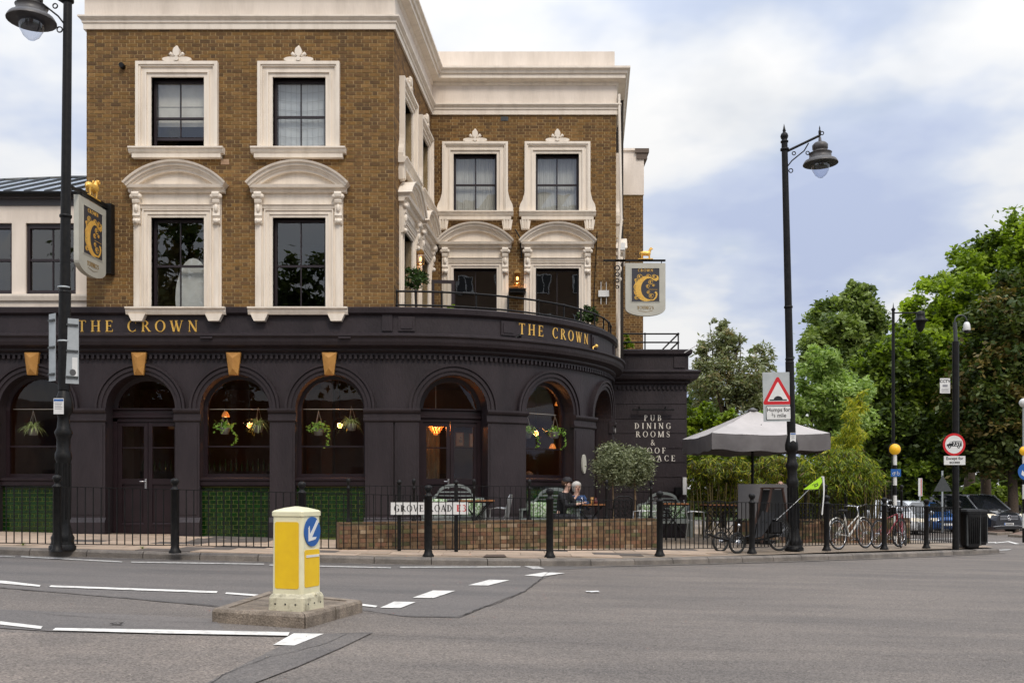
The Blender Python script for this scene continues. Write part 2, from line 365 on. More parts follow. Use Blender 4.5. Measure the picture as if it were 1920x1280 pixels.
# ============================================================ THE SETTING: ground, road, kerb, pavement
asph = mat('asphalt', (.190, .163, .140), .85, (.128, .113, .101), .8, .7, 90, detail=7, speck=(95, .45), stretch=(.4, 1.5, 1), lo=.36, hi=.66)
asph_far = mat('asphalt_smooth', (.150, .134, .122), .78, (.104, .096, .090), .8, .35, 120, detail=7, speck=(90, .32), stretch=(.35, 1.7, 1), lo=.36, hi=.66)
asph_dark = mat('asphalt_patch', (.150, .134, .121), .85, (.112, .102, .095), 1.2, .5, 120, detail=6, speck=(95, .38))
asph_warm = mat('asphalt_brown', (.222, .187, .158), .88, (.160, .138, .120), 1.0, .7, 90, detail=7, speck=(85, .48))
crackm = mat('crack', (.045, .04, .036), .95)
linem = mat('road_paint', (.74, .72, .67), .7, (.40, .385, .36), 9, .3, 60, lo=.45, hi=.74)
linem2 = mat('worn_road_paint', (.52, .51, .48), .75, (.22, .21, .2), 14, .3, 60, lo=.42, hi=.68)
kerbm = mat('kerb_granite', (.20, .175, .15), .85, (.13, .115, .10), 3, .4, 50, per=.14, speck=(150, .2))
slabm = mat('paving_slab', (.46, .345, .25), .85, (.36, .275, .205), 2.2, .3, 50, per=.13)
slabd = mat('paving_patch', (.125, .105, .09), .9, (.09, .078, .068), 3, .3, 60)
pavm = mat('pavement_base', (.32, .25, .185), .9, (.23, .185, .14), 2.5, .3, 60)
grassm = mat('park_grass', (.05, .075, .02), .95, (.035, .055, .016), .6, .6, 12)

def gsheet(name, fn, xs, ys, m, kind='structure', mask=None):
    mb = MB(); n = len(xs)
    for y in ys:
        for x in xs: mb.v.append((x, y, fn(x, y)))
    for j in range(len(ys) - 1):
        for i in range(n - 1):
            if mask and not mask((xs[i] + xs[i + 1]) / 2, (ys[j] + ys[j + 1]) / 2): continue
            mb.f.append((j * n + i, j * n + i + 1, (j + 1) * n + i + 1, (j + 1) * n + i)); mb.m.append(0); mb.sm.append(False)
    return tag(mb.out(name, m), kind=kind)
tag(gsheet('ground', lambda x, y: G(x, y) - .02, [-700, -15, 0, 15, 30, 900], [-300, -30, 17, 60, 1500], grassm))
gsheet('road', lambda x, y: G(x, y), [-80, -15, 0, 15, 30, 200], [-40, -30, 17, 60, 75], asph)
def ground_poly(name, pts, h, m, parent=None, th=0):
    mb = MB(); c = sum(pts, Vector()) / len(pts); vs = [(p.x, p.y, G(p.x, p.y) + h) for p in pts]
    mb.add(vs, [tuple(range(len(vs)))]); return mb.out(name, m, parent)
road = bpy.data.objects['road']
# kerb line, read where the kerb foot meets the road
kpx = [(-330, 1028), (-150, 1034), (0, 1040), (150, 1044), (400, 1051), (650, 1056), (850, 1060), (1000, 1061), (1150, 1060.5), (1300, 1057), (1450, 1053), (1600, 1048), (1720, 1043.5), (1800, 1040), (1850, 1037.5)]
kpts = [gp(*q) for q in kpx]
e = kpts[-1]
kpts += [Vector((e.x + .55, e.y + .45, 0)), Vector((e.x + .75, e.y + 1.3, 0)), Vector((e.x + .4, e.y + 3, 0)), Vector((e.x - .4, e.y + 6, 0)), Vector((e.x - 1.5, e.y + 11, 0)), Vector((e.x - 2.4, e.y + 20, 0))]
def smooth_poly(pts, step):
    out_ = []; P = [Vector((p.x, p.y)) for p in pts]
    dense = []
    for i in range(len(P) - 1):
        p0, p1, p2, p3 = P[max(i - 1, 0)], P[i], P[i + 1], P[min(i + 2, len(P) - 1)]
        for k in range(12):
            t = k / 12; dense.append(.5 * ((2 * p1) + (p2 - p0) * t + (2 * p0 - 5 * p1 + 4 * p2 - p3) * t * t + (3 * p1 - p0 - 3 * p2 + p3) * t ** 3))
    dense.append(P[-1]); out_ = [dense[0]]; acc = 0
    for a, b in zip(dense, dense[1:]):
        d = (b - a).length; 
        while acc + d >= step:
            a = a.lerp(b, (step - acc) / d); out_.append(a); d = (b - a).length; acc = 0
        acc += d
    return out_
ks = smooth_poly(kpts, .92)
kn = []
for i, p in enumerate(ks):
    t = (ks[min(i + 1, len(ks) - 1)] - ks[max(i - 1, 0)]).normalized(); kn.append(Vector((-t.y, t.x)))   # towards the pavement
mbk = MB()
mbk.rings([[(p.x + n_.x * .02, p.y + n_.y * .02, G(p.x, p.y) - .05), (p.x + n_.x * .02, p.y + n_.y * .02, G(p.x, p.y) + .10), (p.x + n_.x * .13, p.y + n_.y * .13, G(p.x, p.y) + .10), (p.x + n_.x * .13, p.y + n_.y * .13, G(p.x, p.y) - .05)] for p, n_ in zip(ks, kn)], smooth=False)
kerb = tag(mbk.out('kerb', crackm), kind='structure')
for i in range(len(ks) - 1):
    a, b, na, nb = ks[i], ks[i + 1], kn[i], kn[i + 1]; t = (b - a).normalized() * .007; j = random.uniform(-.003, .003)
    a = a + t; b = b - t; mb = MB(); rr = []
    for p, n_ in ((a, na), (b, nb)):
        g = G(p.x, p.y); rr.append([(p.x + n_.x * w, p.y + n_.y * w, g + h + (j if h > .05 else 0)) for w, h in ((-.01, -.03), (.0, .085), (.035, .118), (.15, .124), (.15, -.03))])
    mb.rings(rr, smooth=False); mb.out('kerb_stone', kerbm, kerb)
# gutter line of darker dirt along the kerb foot
mb = MB(); mb.rings([[(p.x - n_.x * .16, p.y - n_.y * .16, G(p.x, p.y) + .008), (p.x, p.y, G(p.x, p.y) + .008)] for p, n_ in zip(ks, kn)], close=False, cap=False, smooth=False)
tag(mb.out('gutter', mat('gutter_grit', (.20, .175, .15), .95, (.12, .11, .10), 5, .5, 100, speck=(100, .4))), kind='structure')
# pavement sheet behind the kerb
mb = MB(); rows = []
for p, n_ in zip(ks, kn):
    rows.append([(p.x + n_.x * w, p.y + n_.y * w) for w in (.14, .8, 1.6, 2.4, 3.2)])
far = []
for r in rows:
    ring = []
    for (x, y) in r: ring.append((x, y, GP(x, y) - .012 if y < 24 else GP(x, y) - .012))
    far.append(ring)
cut = [i for i, p in enumerate(ks) if p.y < 30]
# simple fan: kerb edge to a line deep under the buildings
edge = [(r[0][0], r[0][1]) for r in rows]; n = len(edge)
for k in range(9):
    t = k / 8
    for (x, y) in edge:
        bx, by = (x * .82 - .6, max(30, y + 2)) if y < 30 else (x - 8, y)
        X, Y = x + (bx - x) * t, y + (by - y) * t; mb.v.append((X, Y, GP(X, Y) - .012))
for k in range(8):
    for i in range(n - 1): mb.f.append((k * n + i, k * n + i + 1, (k + 1) * n + i + 1, (k + 1) * n + i)); mb.m.append(0); mb.sm.append(False)
pave = tag(mb.out('pavement', pavm), kind='structure')
def inside_kerb(x, y):
    for i in range(len(ks) - 1):
        a, b = ks[i], ks[i + 1]
        if a.x <= x <= b.x: return y > a.y + (b.y - a.y) * (x - a.x) / (b.x - a.x) + .2
    return x < 11
cnt = 0
slab_rows = [(15.6 + .62 * k) for k in range(13)]
for k, y0 in enumerate(slab_rows):
    x = -12.0 + (k % 2) * .45
    while x < 11.5:
        xa, xb, ya, yb = x + .006, x + .894, y0 + .006, y0 + .614
        sl_ = y0 + .62
        ok = all(inside_kerb(X, Y) for X in (xa, xb) for Y in (ya, yb)) and yb < 20.75 + max(0, (x + 2) * .0)
        if ok and cnt < 300:
            j = random.uniform(-.002, .003); mb = MB()
            mb.hexa([(xa, ya, GP(xa, ya) - .03), (xb, ya, GP(xb, ya) - .03), (xb, yb, GP(xb, yb) - .03), (xa, yb, GP(xa, yb) - .03),
                     (xa, ya, GP(xa, ya) + j), (xb, ya, GP(xb, ya) + j), (xb, yb, GP(xb, yb) + j), (xa, yb, GP(xa, yb) + j)])
            mb.out('paving_slab', slabd if random.random() < .06 else slabm, pave); cnt += 1
        x += .9
def pave_poly(name, px, m, h):
    pts = [gp(x, y, .12) for x, y in px]; mb = MB(); mb.add([(p.x, p.y, GP(p.x, p.y) + h) for p in pts], [tuple(range(len(pts)))]); mb.out(name, m, pave)
pave_poly('dark_repair', [(345, 1019), (500, 1019), (545, 1006), (400, 1004)], slabd, .008)
pave_poly('metal_cover', [(905, 1044), (950, 1044), (945, 1040), (912, 1040)], mat('rusty_cover', (.10, .07, .05), .8), .009)
# resurfaced areas, cracks and markings: thin sheets lying on the road
ground_poly('far_lane_surface', [gp(*q) for q in ((-420, 1070), (0, 1102), (250, 1123), (430, 1140), (690, 1145), (760, 1156), (862, 1158), (905, 1140), (940, 1124), (985, 1108), (1010, 1090), (1050, 1068), (1160, 1061.5), (850, 1061), (400, 1052), (0, 1041), (-330, 1029))], .004, asph_far, road)
ground_poly('island_surround', [gp(*q) for q in ((0, 1143), (250, 1153), (400, 1160), (420, 1180), (590, 1186), (560, 1192), (100, 1184), (-300, 1160))], .006, asph_far, road)
ground_poly('brown_patch', [gp(*q) for q in ((-400, 1170), (100, 1188), (560, 1196), (380, 1290), (250, 1360), (-400, 1400))], .004, asph_warm, road)
ground_poly('trench_patch', [gp(*q) for q in ((590, 1190), (700, 1186), (640, 1215), (560, 1250), (430, 1300), (200, 1380), (120, 1380), (380, 1285), (520, 1215))], .008, asph_dark, road)
def crack(px, w=.012, h=.012, name='crack'):
    pts = [gp(*q) for q in px]; d = []
    for a, b in zip(pts, pts[1:]):
        k = max(2, int((b - a).length / .12))
        for i in range(k):
            p = a.lerp(b, i / k); d.append(Vector((p.x + random.uniform(-.012, .012), p.y + random.uniform(-.02, .02), 0)))
    d.append(pts[-1]); rr = []
    for i, p in enumerate(d):
        t = d[min(i + 1, len(d) - 1)] - d[max(i - 1, 0)]; t = Vector((t.x, t.y)).normalized(); nn = Vector((-t.y, t.x)) * w * .6 * random.uniform(.3, 1.2)
        rr.append([(p.x - nn.x, p.y - nn.y, G(p.x, p.y) + h), (p.x + nn.x, p.y + nn.y, G(p.x, p.y) + h)])
    mb = MB(); mb.rings(rr, close=False, cap=False, smooth=False); mb.out(name, crackm, road)
crack([(0, 1102), (120, 1112), (250, 1123), (430, 1139)], .018)
crack([(760, 1156), (862, 1157), (905, 1140), (940, 1128), (985, 1108), (1010, 1090), (1030, 1072)], .016)
crack([(690, 1148), (740, 1154), (770, 1156)], .012)
crack([(60, 1150), (180, 1160), (300, 1166), (420, 1170)], .008)
crack([(380, 1290), (430, 1262), (510, 1232), (600, 1212), (650, 1190)], .006)
crack([(640, 1188), (800, 1192), (960, 1203), (1200, 1211), (1500, 1222), (1700, 1232), (1930, 1240)], .007)
crack([(1700, 1140), (1755, 1125), (1775, 1118)], .004)
def mark(px, m=linem, name='line_marking', h=.012):
    pts = [gp(*q) for q in px]; o = ground_poly(name, pts, h, m, road); return o
mark([(-60, 1086), (10, 1090), (76, 1098), (74, 1101), (0, 1094.5), (-60, 1090)])
mark([(95, 1098.5), (250, 1104), (408, 1109.5), (406, 1113), (250, 1107.5), (92, 1101.5)])
mark([(424, 1111.5), (515, 1118), (515, 1121.5), (422, 1114.5)])
mark([(676, 1133), (708, 1137), (704, 1140), (674, 1136.5)])
mark([(0, 1166.5), (80, 1176), (76, 1181), (0, 1172.5)])
mark([(104, 1179), (300, 1182), (543, 1187), (540, 1193.5), (300, 1189), (98, 1183.5)])
mark([(551, 1189), (607, 1190), (552, 1212), (512, 1211)])
mark([(739, 1129), (779, 1130), (750, 1141.5), (713, 1140.5)])
mark([(812, 1108), (854, 1108.5), (812, 1122.5), (774, 1121.5)])
mark([(918, 1087.5), (955, 1088.5), (915, 1098.5), (878, 1098)])
mark([(1020, 1073.5), (1060, 1075), (1015, 1081.5), (983, 1079.5)])
mark([(982, 1061.5), (1010, 1062.5), (1022, 1067), (1000, 1067.5)], linem2)
mark([(0, 1043), (28, 1044), (28, 1045.2), (0, 1044.2)], linem2)
mark([(40, 1043.2), (230, 1053), (228, 1055), (38, 1045)], linem2)
mark([(246, 1053.5), (495, 1057.3), (495, 1059.2), (246, 1055.3)], linem2)
mark([(505, 1059), (733, 1064), (733, 1066), (505, 1061)], linem2)
mark([(750, 1063), (976, 1062.2), (976, 1064), (750, 1065.2)], linem2)
# scraps of loose grit
for (x, y, w, h_) in ((735, 1122, 6, 2), (1110, 1110, 22, 3)): pass
mb = MB()
for _ in range(420):
    x, y = random.uniform(0, 1920), random.uniform(1075, 1280); p = gp(x, y); s_ = random.uniform(.0015, .0045)
    mb.box(p.x - s_, p.x + s_, p.y - s_, p.y + s_, p.z + .012, p.z + .012 + s_)
tag(mb.out('road_grit', mat('grit', (.42, .38, .33), .9, (.2, .18, .16), 20)), 'pale stone grit scattered over the asphalt of the road', 'grit', kind='stuff')

# ============================================================ THE PUB
PUB = thing('pub_building', 'corner pub with brown brick upper floors, cream window surrounds and dark plum arcaded ground floor', 'building', (-3, 24, .2), world=True)
Ff = Flat((0, 20.9), (1, 0), (0, -1)); Fb = Flat((0, 25.6), (1, 0), (0, -1))
SD = Vector((-2.084 + 2.485, 4.7)).normalized()
Fs = Flat((-2.485, 20.9), (SD.x, SD.y), (SD.y, -SD.x)); SL = 4.717
Fr_ = Flat((2.67, 25.6), (.08, 1), (1, -.08)); Fl = Flat((-8.93, 31), (0, -1), (-1, 0))
BAY = Arc((-2.47, 25.95), 5.05); BAYL = 5.05 * math.pi / 2
Fa = Flat((0, 27.0), (1, 0), (0, -1)); Far_ = Flat((4.72, 27.0), (0, 1), (1, 0))
ZB0, ZB1 = 5.0, 10.93
def subtract(iv, holes):
    out_ = [iv]
    for a, b in holes:
        nx = []
        for p, q in out_:
            if b <= p or a >= q: nx.append((p, q)); continue
            if a > p: nx.append((p, a))
            if b < q: nx.append((q if False else b, q))
        out_ = nx
    return out_
brick_mesh = {}
def brick_wall(fr, u0, u1, z0, z1, holes, parent=PUB, nobj=0, pick=None, name='brick_wall', mats=BR, bl=.2115, bh=.063, j=.015, pr=.008, rough=.0015, back=.22, wts=(5, 3, 2.2, 4, 3)):
    mb = MB(); us = sorted({u0, u1, *[h[0] for h in holes], *[h[1] for h in holes]}); zs = sorted({z0, z1, *[h[2] for h in holes], *[h[3] for h in holes]})
    us = [u for u in us if u0 <= u <= u1]; zs = [z for z in zs if z0 <= z <= z1]
    for a, b in zip(us, us[1:]):
        for c, d in zip(zs, zs[1:]):
            m_, n_ = (a + b) / 2, (c + d) / 2
            if any(h[0] < m_ < h[1] and h[2] < n_ < h[3] for h in holes): continue
            mb.rings([[fr(u, 0, c), fr(u, -back, c), fr(u, -back, d), fr(u, 0, d)] for u in usteps(fr, a, b)], smooth=False)
    wall = mb.out(name, mortar, parent)
    st = MB(); objs = []; hl = (bl - j) / 2; k = 0; z = z0 + j
    while z + bh < z1 + .02:
        zt = min(z + bh, z1); hz = [(h[0], h[1]) for h in holes if h[2] < z + bh * .6 and h[3] > z + bh * .4]
        u = u0 - (0 if k % 2 == 0 else (bl + hl + 2 * j) / 2); t = 0
        while u < u1:
            L = bl if t % 2 == 0 else hl; a, b = max(u, u0 + .002), min(u + L, u1 - .002)
            if b - a > .02:
                for (p, q) in subtract((a, b), hz):
                    if q - p < .02: continue
                    mi = random.choices(range(len(mats)), wts)[0]
                    full = abs((q - p) - L) < 1e-4 and zt - z > bh - 1e-4
                    w = pr + random.uniform(-rough, rough)
                    if full and nobj and (pick is None or pick((p + q) / 2, z)): objs.append((p, q, z, zt, mi, w, t % 2)); 
                    else:
                        P = [fr(p, 0, z), fr(q, 0, z), fr(q, 0, zt), fr(p, 0, zt), fr(p, w, z), fr(q, w, z), fr(q, w, zt), fr(p, w, zt)]
                        st.add(P, [(4, 5, 6, 7), (0, 1, 5, 4), (1, 2, 6, 5), (2, 3, 7, 6), (3, 0, 4, 7)], mi)
            u += L + j; t += 1
        z += bh + j; k += 1
    random.shuffle(objs) if pick is None else None
    for i, (p, q, z, zt, mi, w, hd) in enumerate(objs):
        if i >= nobj:
            P = [fr(p, 0, z), fr(q, 0, z), fr(q, 0, zt), fr(p, 0, zt), fr(p, w, z), fr(q, w, z), fr(q, w, zt), fr(p, w, zt)]
            st.add(P, [(4, 5, 6, 7), (0, 1, 5, 4), (1, 2, 6, 5), (2, 3, 7, 6), (3, 0, 4, 7)], mi); continue
        key = (hd, mi, round(bl, 3), mats[0].name)
        if key not in brick_mesh:
            b_ = MB(); L = q - p; b_.box(-L / 2, L / 2, -pr, .0, 0, zt - z); me = bpy.data.meshes.new('brick'); me.from_pydata(b_.v, [], b_.f); me.materials.append(mats[mi]); brick_mesh[key] = me
        c = fr((p + q) / 2, 0, z); dv = fr(p + .1, 0, z) - fr(p, 0, z); ang = math.atan2(dv.y, dv.x)
        link('brick', brick_mesh[key], wall, Matrix.Translation(c) @ Matrix.Rotation(ang, 4, 'Z') @ Matrix.Translation((0, -(w - pr), 0)))
    if st.f: tag(st.out('brickwork', mats, wall), kind='stuff')
    return wall
W2Z0, W2Z1, W1Z0, W1Z1 = 8.40, 9.90, 5.06, 6.96; HW = .555
fx = [xf(334), xf(561.5)]; bx_ = [-.946, 1.165]; sx_ = [1.42, 3.62]
def holes(cs, full=False): return [(c - HW, c + HW, W2Z0, W2Z1) for c in cs] + [(c - HW, c + HW, 4.7 if full else W1Z0, W1Z1) for c in cs]
brick_wall(Ff, -8.93, -2.485, ZB0, ZB1, holes(fx), nobj=300, pick=lambda u, z: u > -3.66 and z > 5.1 or (-6.05 < u < -5.42 and z < 8))
brick_wall(Fs, .012, SL, ZB0 - .3, ZB1, holes(sx_, True))
brick_wall(Fb, -2.084, 2.67, ZB0 - .3, ZB1, holes(bx_, True))
brick_wall(Fr_, .012, 9, ZB0 - .3, ZB1, [])
brick_wall(Fl, 0, 10.05, ZB0, ZB1, [])

# --- sweeps round the whole outline (mitred corners)
OUTL = [Vector(p) for p in ((-8.93, 33), (-8.93, 20.9), (-2.485, 20.9), (-2.084, 25.6), (2.67, 25.6), (3.39, 34.6))]
def outline_sweep(name, prof, m, path=OUTL, parent=PUB):
    nn = []
    for i in range(len(path)):
        ds = []
        if i > 0: ds.append((path[i] - path[i - 1]).normalized())
        if i < len(path) - 1: ds.append((path[i + 1] - path[i]).normalized())
        ns = [Vector((d.y, -d.x)) for d in ds]; b = sum(ns, Vector((0, 0))).normalized(); nn.append(b / max(.3, b.dot(ns[0])))
    mb = MB(); mb.rings([[(p.x + n_.x * w, p.y + n_.y * w, z) for w, z in prof] for p, n_ in zip(path, nn)], smooth=False); return mb.out(name, m, parent)
outline_sweep('frieze_moulding', [(-.2, 10.90), (.05, 10.90), (.05, 11.02), (.075, 11.03), (.075, 11.075), (.11, 11.10), (.14, 11.13), (.14, 11.16), (-.2, 11.165)], cream)
outline_sweep('frieze', [(-.2, 11.16), (.03, 11.16), (.03, 11.66), (-.2, 11.66)], cream_flat)
outline_sweep('cornice', [(-.2, 11.65), (.04, 11.65), (.07, 11.69), (.07, 11.73), (.22, 11.76), (.24, 11.76), (.24, 11.86), (.28, 11.87), (.30, 11.93), (.36, 11.97), (.36, 12.02), (-.2, 12.08)], cream)
outline_sweep('parapet', [(-.3, 12.0), (-.03, 12.0), (-.03, 12.55), (-.3, 12.56)], cream_flat, [Vector(p) for p in ((-2.7, 22.6), (-2.26, 25.6), (2.67, 25.6), (3.0, 29.5))])
mb = MB(); mb.add([(-8.9, 21, 11.9), (-2.5, 21, 11.9), (-2.1, 25.7, 11.9), (2.6, 25.7, 11.9), (3.3, 34, 11.9), (-8.9, 34, 11.9)], [tuple(range(6))]); mb.out('roof', zinc, PUB)
# inner floors and rear walls, so that the rooms are dark
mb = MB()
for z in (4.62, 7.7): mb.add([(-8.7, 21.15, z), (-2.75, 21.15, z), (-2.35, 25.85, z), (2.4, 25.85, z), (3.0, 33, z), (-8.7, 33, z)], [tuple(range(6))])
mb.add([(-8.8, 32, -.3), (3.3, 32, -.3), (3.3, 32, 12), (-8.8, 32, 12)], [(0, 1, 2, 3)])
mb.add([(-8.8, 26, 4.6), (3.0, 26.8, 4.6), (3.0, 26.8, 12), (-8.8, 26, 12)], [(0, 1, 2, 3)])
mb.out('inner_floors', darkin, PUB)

# --- upper windows
def curtain_mesh(mb, fr, u0, u1, z0, z1, w, fold=.03, n=26):
    mb.rings([[fr(u0 + (u1 - u0) * i / n, w + fold * math.sin(i * 2.1) * (.5 + .5 * math.sin(i * .7)), z0), fr(u0 + (u1 - u0) * i / n, w + .6 * fold * math.sin(i * 2.1), z1)] for i in range(n + 1)], close=False, cap=False)
def sash(fr, uc, z0, z1, win, inside=None, hw=HW, mid=None, open_=0):
    mb = MB(); t = .055; zm = mid or (z0 + z1) / 2
    for a, b in ((uc - hw, uc - hw + t), (uc + hw - t, uc + hw)): fbox(mb, fr, a, b, -.20, -.13, z0, z1)
    fbox(mb, fr, uc - hw + t, uc + hw - t, -.2, -.13, z1 - .06, z1); fbox(mb, fr, uc - hw + t, uc + hw - t, -.2, -.13, z0, z0 + .07 if not open_ else z0 + .02)
    fbox(mb, fr, uc - hw + t, uc + hw - t, -.20, -.14, zm - .022, zm + .022)
    fbox(mb, fr, uc - .012, uc + .012, -.185, -.15, z0 + .07 + open_, zm - .022); fbox(mb, fr, uc - .012, uc + .012, -.18, -.145, zm + .022, z1 - .06)
    if open_: fbox(mb, fr, uc - hw + t, uc + hw - t, -.22, -.16, z0 + open_, z0 + open_ + .06)
    mb.out('sash_frame', sashm, win)
    for a, b in ((uc - hw + t, uc - .012), (uc + .012, uc + hw - t)):
        for c, d in ((z0 + .07 + open_, zm - .022), (zm + .022, z1 - .06)):
            g = MB(); dz = random.uniform(-.004, .004)
            g.add([fr(a, -.165 + dz, c), fr(b, -.165 - dz, c), fr(b, -.165, d), fr(a, -.165, d)], [(0, 1, 2, 3)]); g.out('pane', glassm, win)
def reveal(mb, fr, uc, z0, z1, w1, hw=HW):
    e = .012
    for s_ in (-1, 1):
        a, b = sorted((uc + s_ * hw, uc + s_ * (hw + e))); fbox(mb, fr, a, b, -.22, w1 - .002, z0, z1)
    fbox(mb, fr, uc - hw - e, uc + hw + e, -.22, w1 - .002, z1, z1 + e)
def upper_second(fr, uc, style='front', inside='curtain', hs=1.0):
    z0, z1 = W2Z0, W2Z1; mb = MB(); reveal(mb, fr, uc, z0, z1, .05)
    x = HW + .012; steps = [(.07, .05), (.035, .085), (.085, .06), (.035, .10), (.065, .125)]
    if hs < 1: steps = [(a * hs, b) for a, b in steps]
    for wd, pr in steps:
        zt = z1 + (x - HW) 
        for s_ in (-1, 1):
            a, b = sorted((uc + s_ * x, uc + s_ * (x + wd))); fbox(mb, fr, a, b, -.02, pr, z0, zt + wd)
        fbox(mb, fr, uc - x, uc + x, -.02, pr, zt, zt + wd); x += wd
    if style != 'front':   # flared feet
        for s_ in (-1, 1):
            po = [(uc + s_ * (x - .01), z0), (uc + s_ * (x + .13), z0), (uc + s_ * (x + .135), z0 + .09), (uc + s_ * (x + .11), z0 + .19), (uc + s_ * (x + .05), z0 + .30), (uc + s_ * (x + .012), z0 + .44), (uc + s_ * (x - .01), z0 + .6)]
            fprism(mb, fr, po if s_ > 0 else po[::-1], -.01, .118)
    win = mb.out('window', cream, PUB)
    m2 = MB(); sw = x + (.13 if style == 'front' else .14)
    fsweep(m2, fr, uc - sw + .06, uc + sw - .06, [(-.02, z0 - .21), (.13, z0 - .21), (.13, z0 - .12), (.02, z0 - .12)])
    fsweep(m2, fr, uc - sw, uc + sw, [(-.02, z0 - .12), (.14, z0 - .12), (.17, z0 - .08), (.17, z0 - .055), (.21, z0 - .03), (.21, z0), (-.1, z0 + .012)])
    m2.out('sill', cream, win)
    if style != 'front':
        for s_ in (-1, 1):
            m3 = MB(); c = uc + s_ * (x - .02)
            fprism(m3, fr, [(c - .14, z0 - .212), (c - .10, z0 - .46), (c + .10, z0 - .46), (c + .14, z0 - .212)], -.01, .10)
            for k in (-1.2, 0, 1.2): fprism(m3, fr, [(c + k * .06 - .022, z0 - .214), (c + k * .05 - .018, z0 - .44), (c + k * .05 + .018, z0 - .44), (c + k * .06 + .022, z0 - .214)], .09, .13)
            m3.out('bracket', cream, win)
    m4 = MB(); zt = z1 + (x - HW) + .0
    def el(cx, cz, rx, rz, d):
        m4.prism([(cx + rx * math.cos(2 * math.pi * i / 14), cz + rz * math.sin(2 * math.pi * i / 14)) for i in range(14)], lambda a, b: fr(a, -.01, b), lambda a, b: fr(a, d, b), 0)
    el(uc - .15, zt + .05, .16, .05, .10); el(uc + .15, zt + .05, .16, .05, .10); fbox(m4, fr, uc - .07, uc + .07, -.01, .09, zt - .01, zt + .13)
    for s_ in (-1, 1):
        m4.tube([fr(uc + s_ * (.05 + .02 * k + .055 * math.sin(k * .9)), .08, zt + .11 + .05 * k - .018 * k * k * .5) for k in range(6)], [.03, .035, .035, .032, .03, .02], 7)
        m4.ball(fr(uc + s_ * .125, .08, zt + .155), .038, 6)
    el(uc, zt + .2, .075, .10, .13); m4.ball(fr(uc, .08, zt + .30), .035, 6); el(uc, zt + .05, .05, .045, .14)
    m4.out('ornament', cream, win)
    return win
def upper_first(fr, uc, z0=W1Z0, hs=1.0, side=False):
    z1 = W1Z1; mb = MB(); reveal(mb, fr, uc, z0, z1, .05); x = HW + .012
    for wd, pr in ((.05, .05), (.02, .075), (.06, .06), (.025, .09)):
        wd *= hs; zt = z1 + (x - HW)
        for s_ in (-1, 1):
            a, b = sorted((uc + s_ * x, uc + s_ * (x + wd))); fbox(mb, fr, a, b, -.02, pr, z0, zt + wd)
        fbox(mb, fr, uc - x, uc + x, -.02, pr, zt, zt + wd); x += wd
    X1 = .92 * hs
    for s_ in (-1, 1):
        for a0, a1, pr in ((x, x + .06 * hs, .045), (x + .06 * hs, X1 - .05, .07), (X1 - .05, X1, .045)):
            a, b = sorted((uc + s_ * a0, uc + s_ * a1)); fbox(mb, fr, a, b, -.02, pr, z0, z1 + .17)
    fbox(mb, fr, uc - X1, uc + X1, -.02, .06, z1 + .17, z1 + .52)
    fsweep(mb, fr, uc - X1 + .13, uc + X1 - .13, [(.05, z1 + .18), (.09, z1 + .18), (.10, z1 + .22), (.13, z1 + .25), (.05, z1 + .26)])
    win = mb.out('window', cream, PUB)
    p = MB(); C = 1.0 * hs; e = 1.07 * hs
    fsweep(p, fr, uc - C, uc + C, [(-.02, z1 + .50), (.12, z1 + .50), (.14, z1 + .53), (.14, z1 + .57), (.22, z1 + .58), (.24, z1 + .64), (-.02, z1 + .645)])
    rise = .46; z2 = z1 + .67; Rr = (e * e + rise * rise) / (2 * rise); zc = z2 + rise - Rr; a = math.asin(e / Rr)
    for r0, r1, w in ((Rr - .04, Rr, .30), (Rr - .10, Rr - .04, .25), (Rr - .14, Rr - .10, .20), (Rr - .20, Rr - .14, .16)):
        farch(p, fr, uc, zc, [(r0, -.02), (r0, w), (r1, w + .015), (r1, -.02)], math.pi / 2 - a, math.pi / 2 + a, 22)
    ri = Rr - .2; ai = math.acos(min(1, (z1 + .64 - zc) / ri)); po = [(uc - ri * math.sin(ai - 2 * ai * i / 16), zc + ri * math.cos(ai - 2 * ai * i / 16)) for i in range(17)]
    fprism(p, fr, po, -.01, .07); p.out('pediment', cream, win)
    for s_ in (-1, 1):
        b = MB(); c = uc + s_ * (X1 - .085); zt = z1 + .50
        pr = [(.05, zt), (.20, zt), (.215, zt - .04), (.20, zt - .10), (.15, zt - .135), (.165, zt - .17), (.15, zt - .22), (.12, zt - .24), (.12, zt - .42), (.135, zt - .48), (.10, zt - .53), (.12, zt - .58), (.10, zt - .64), (.05, zt - .66)]
        vv = lambda u: [fr(u, w, z) for w, z in pr]
        b.rings([vv(c - .075), vv(c + .075)], smooth=False)
        for k in (-1, 1): b.ball(fr(c + k * .078, .15, zt - .09), .055, 7)
        b.ball(fr(c, .12, zt - .60), .055, 7); b.ball(fr(c, .13, zt - .33), .045, 6, sc=(1, 1, 2))
        b.out('bracket', cream, win)
    if not side:
        s = MB(); sw = 1.04
        fsweep(s, fr, uc - sw, uc + sw, [(-.05, z0 - .15), (.16, z0 - .15), (.19, z0 - .09), (.19, z0 - .05), (.24, z0 - .03), (.24, z0), (-.1, z0 + .01)])
        for k in (-1, 1): fprism(s, fr, [(uc + k * .80 - .18, z0 - .14), (uc + k * .80 - .11, z0 - .29), (uc + k * .80 + .11, z0 - .29), (uc + k * .80 + .18, z0 - .14)], .0, .20)
        s.out('sill', cream, win)
    return win
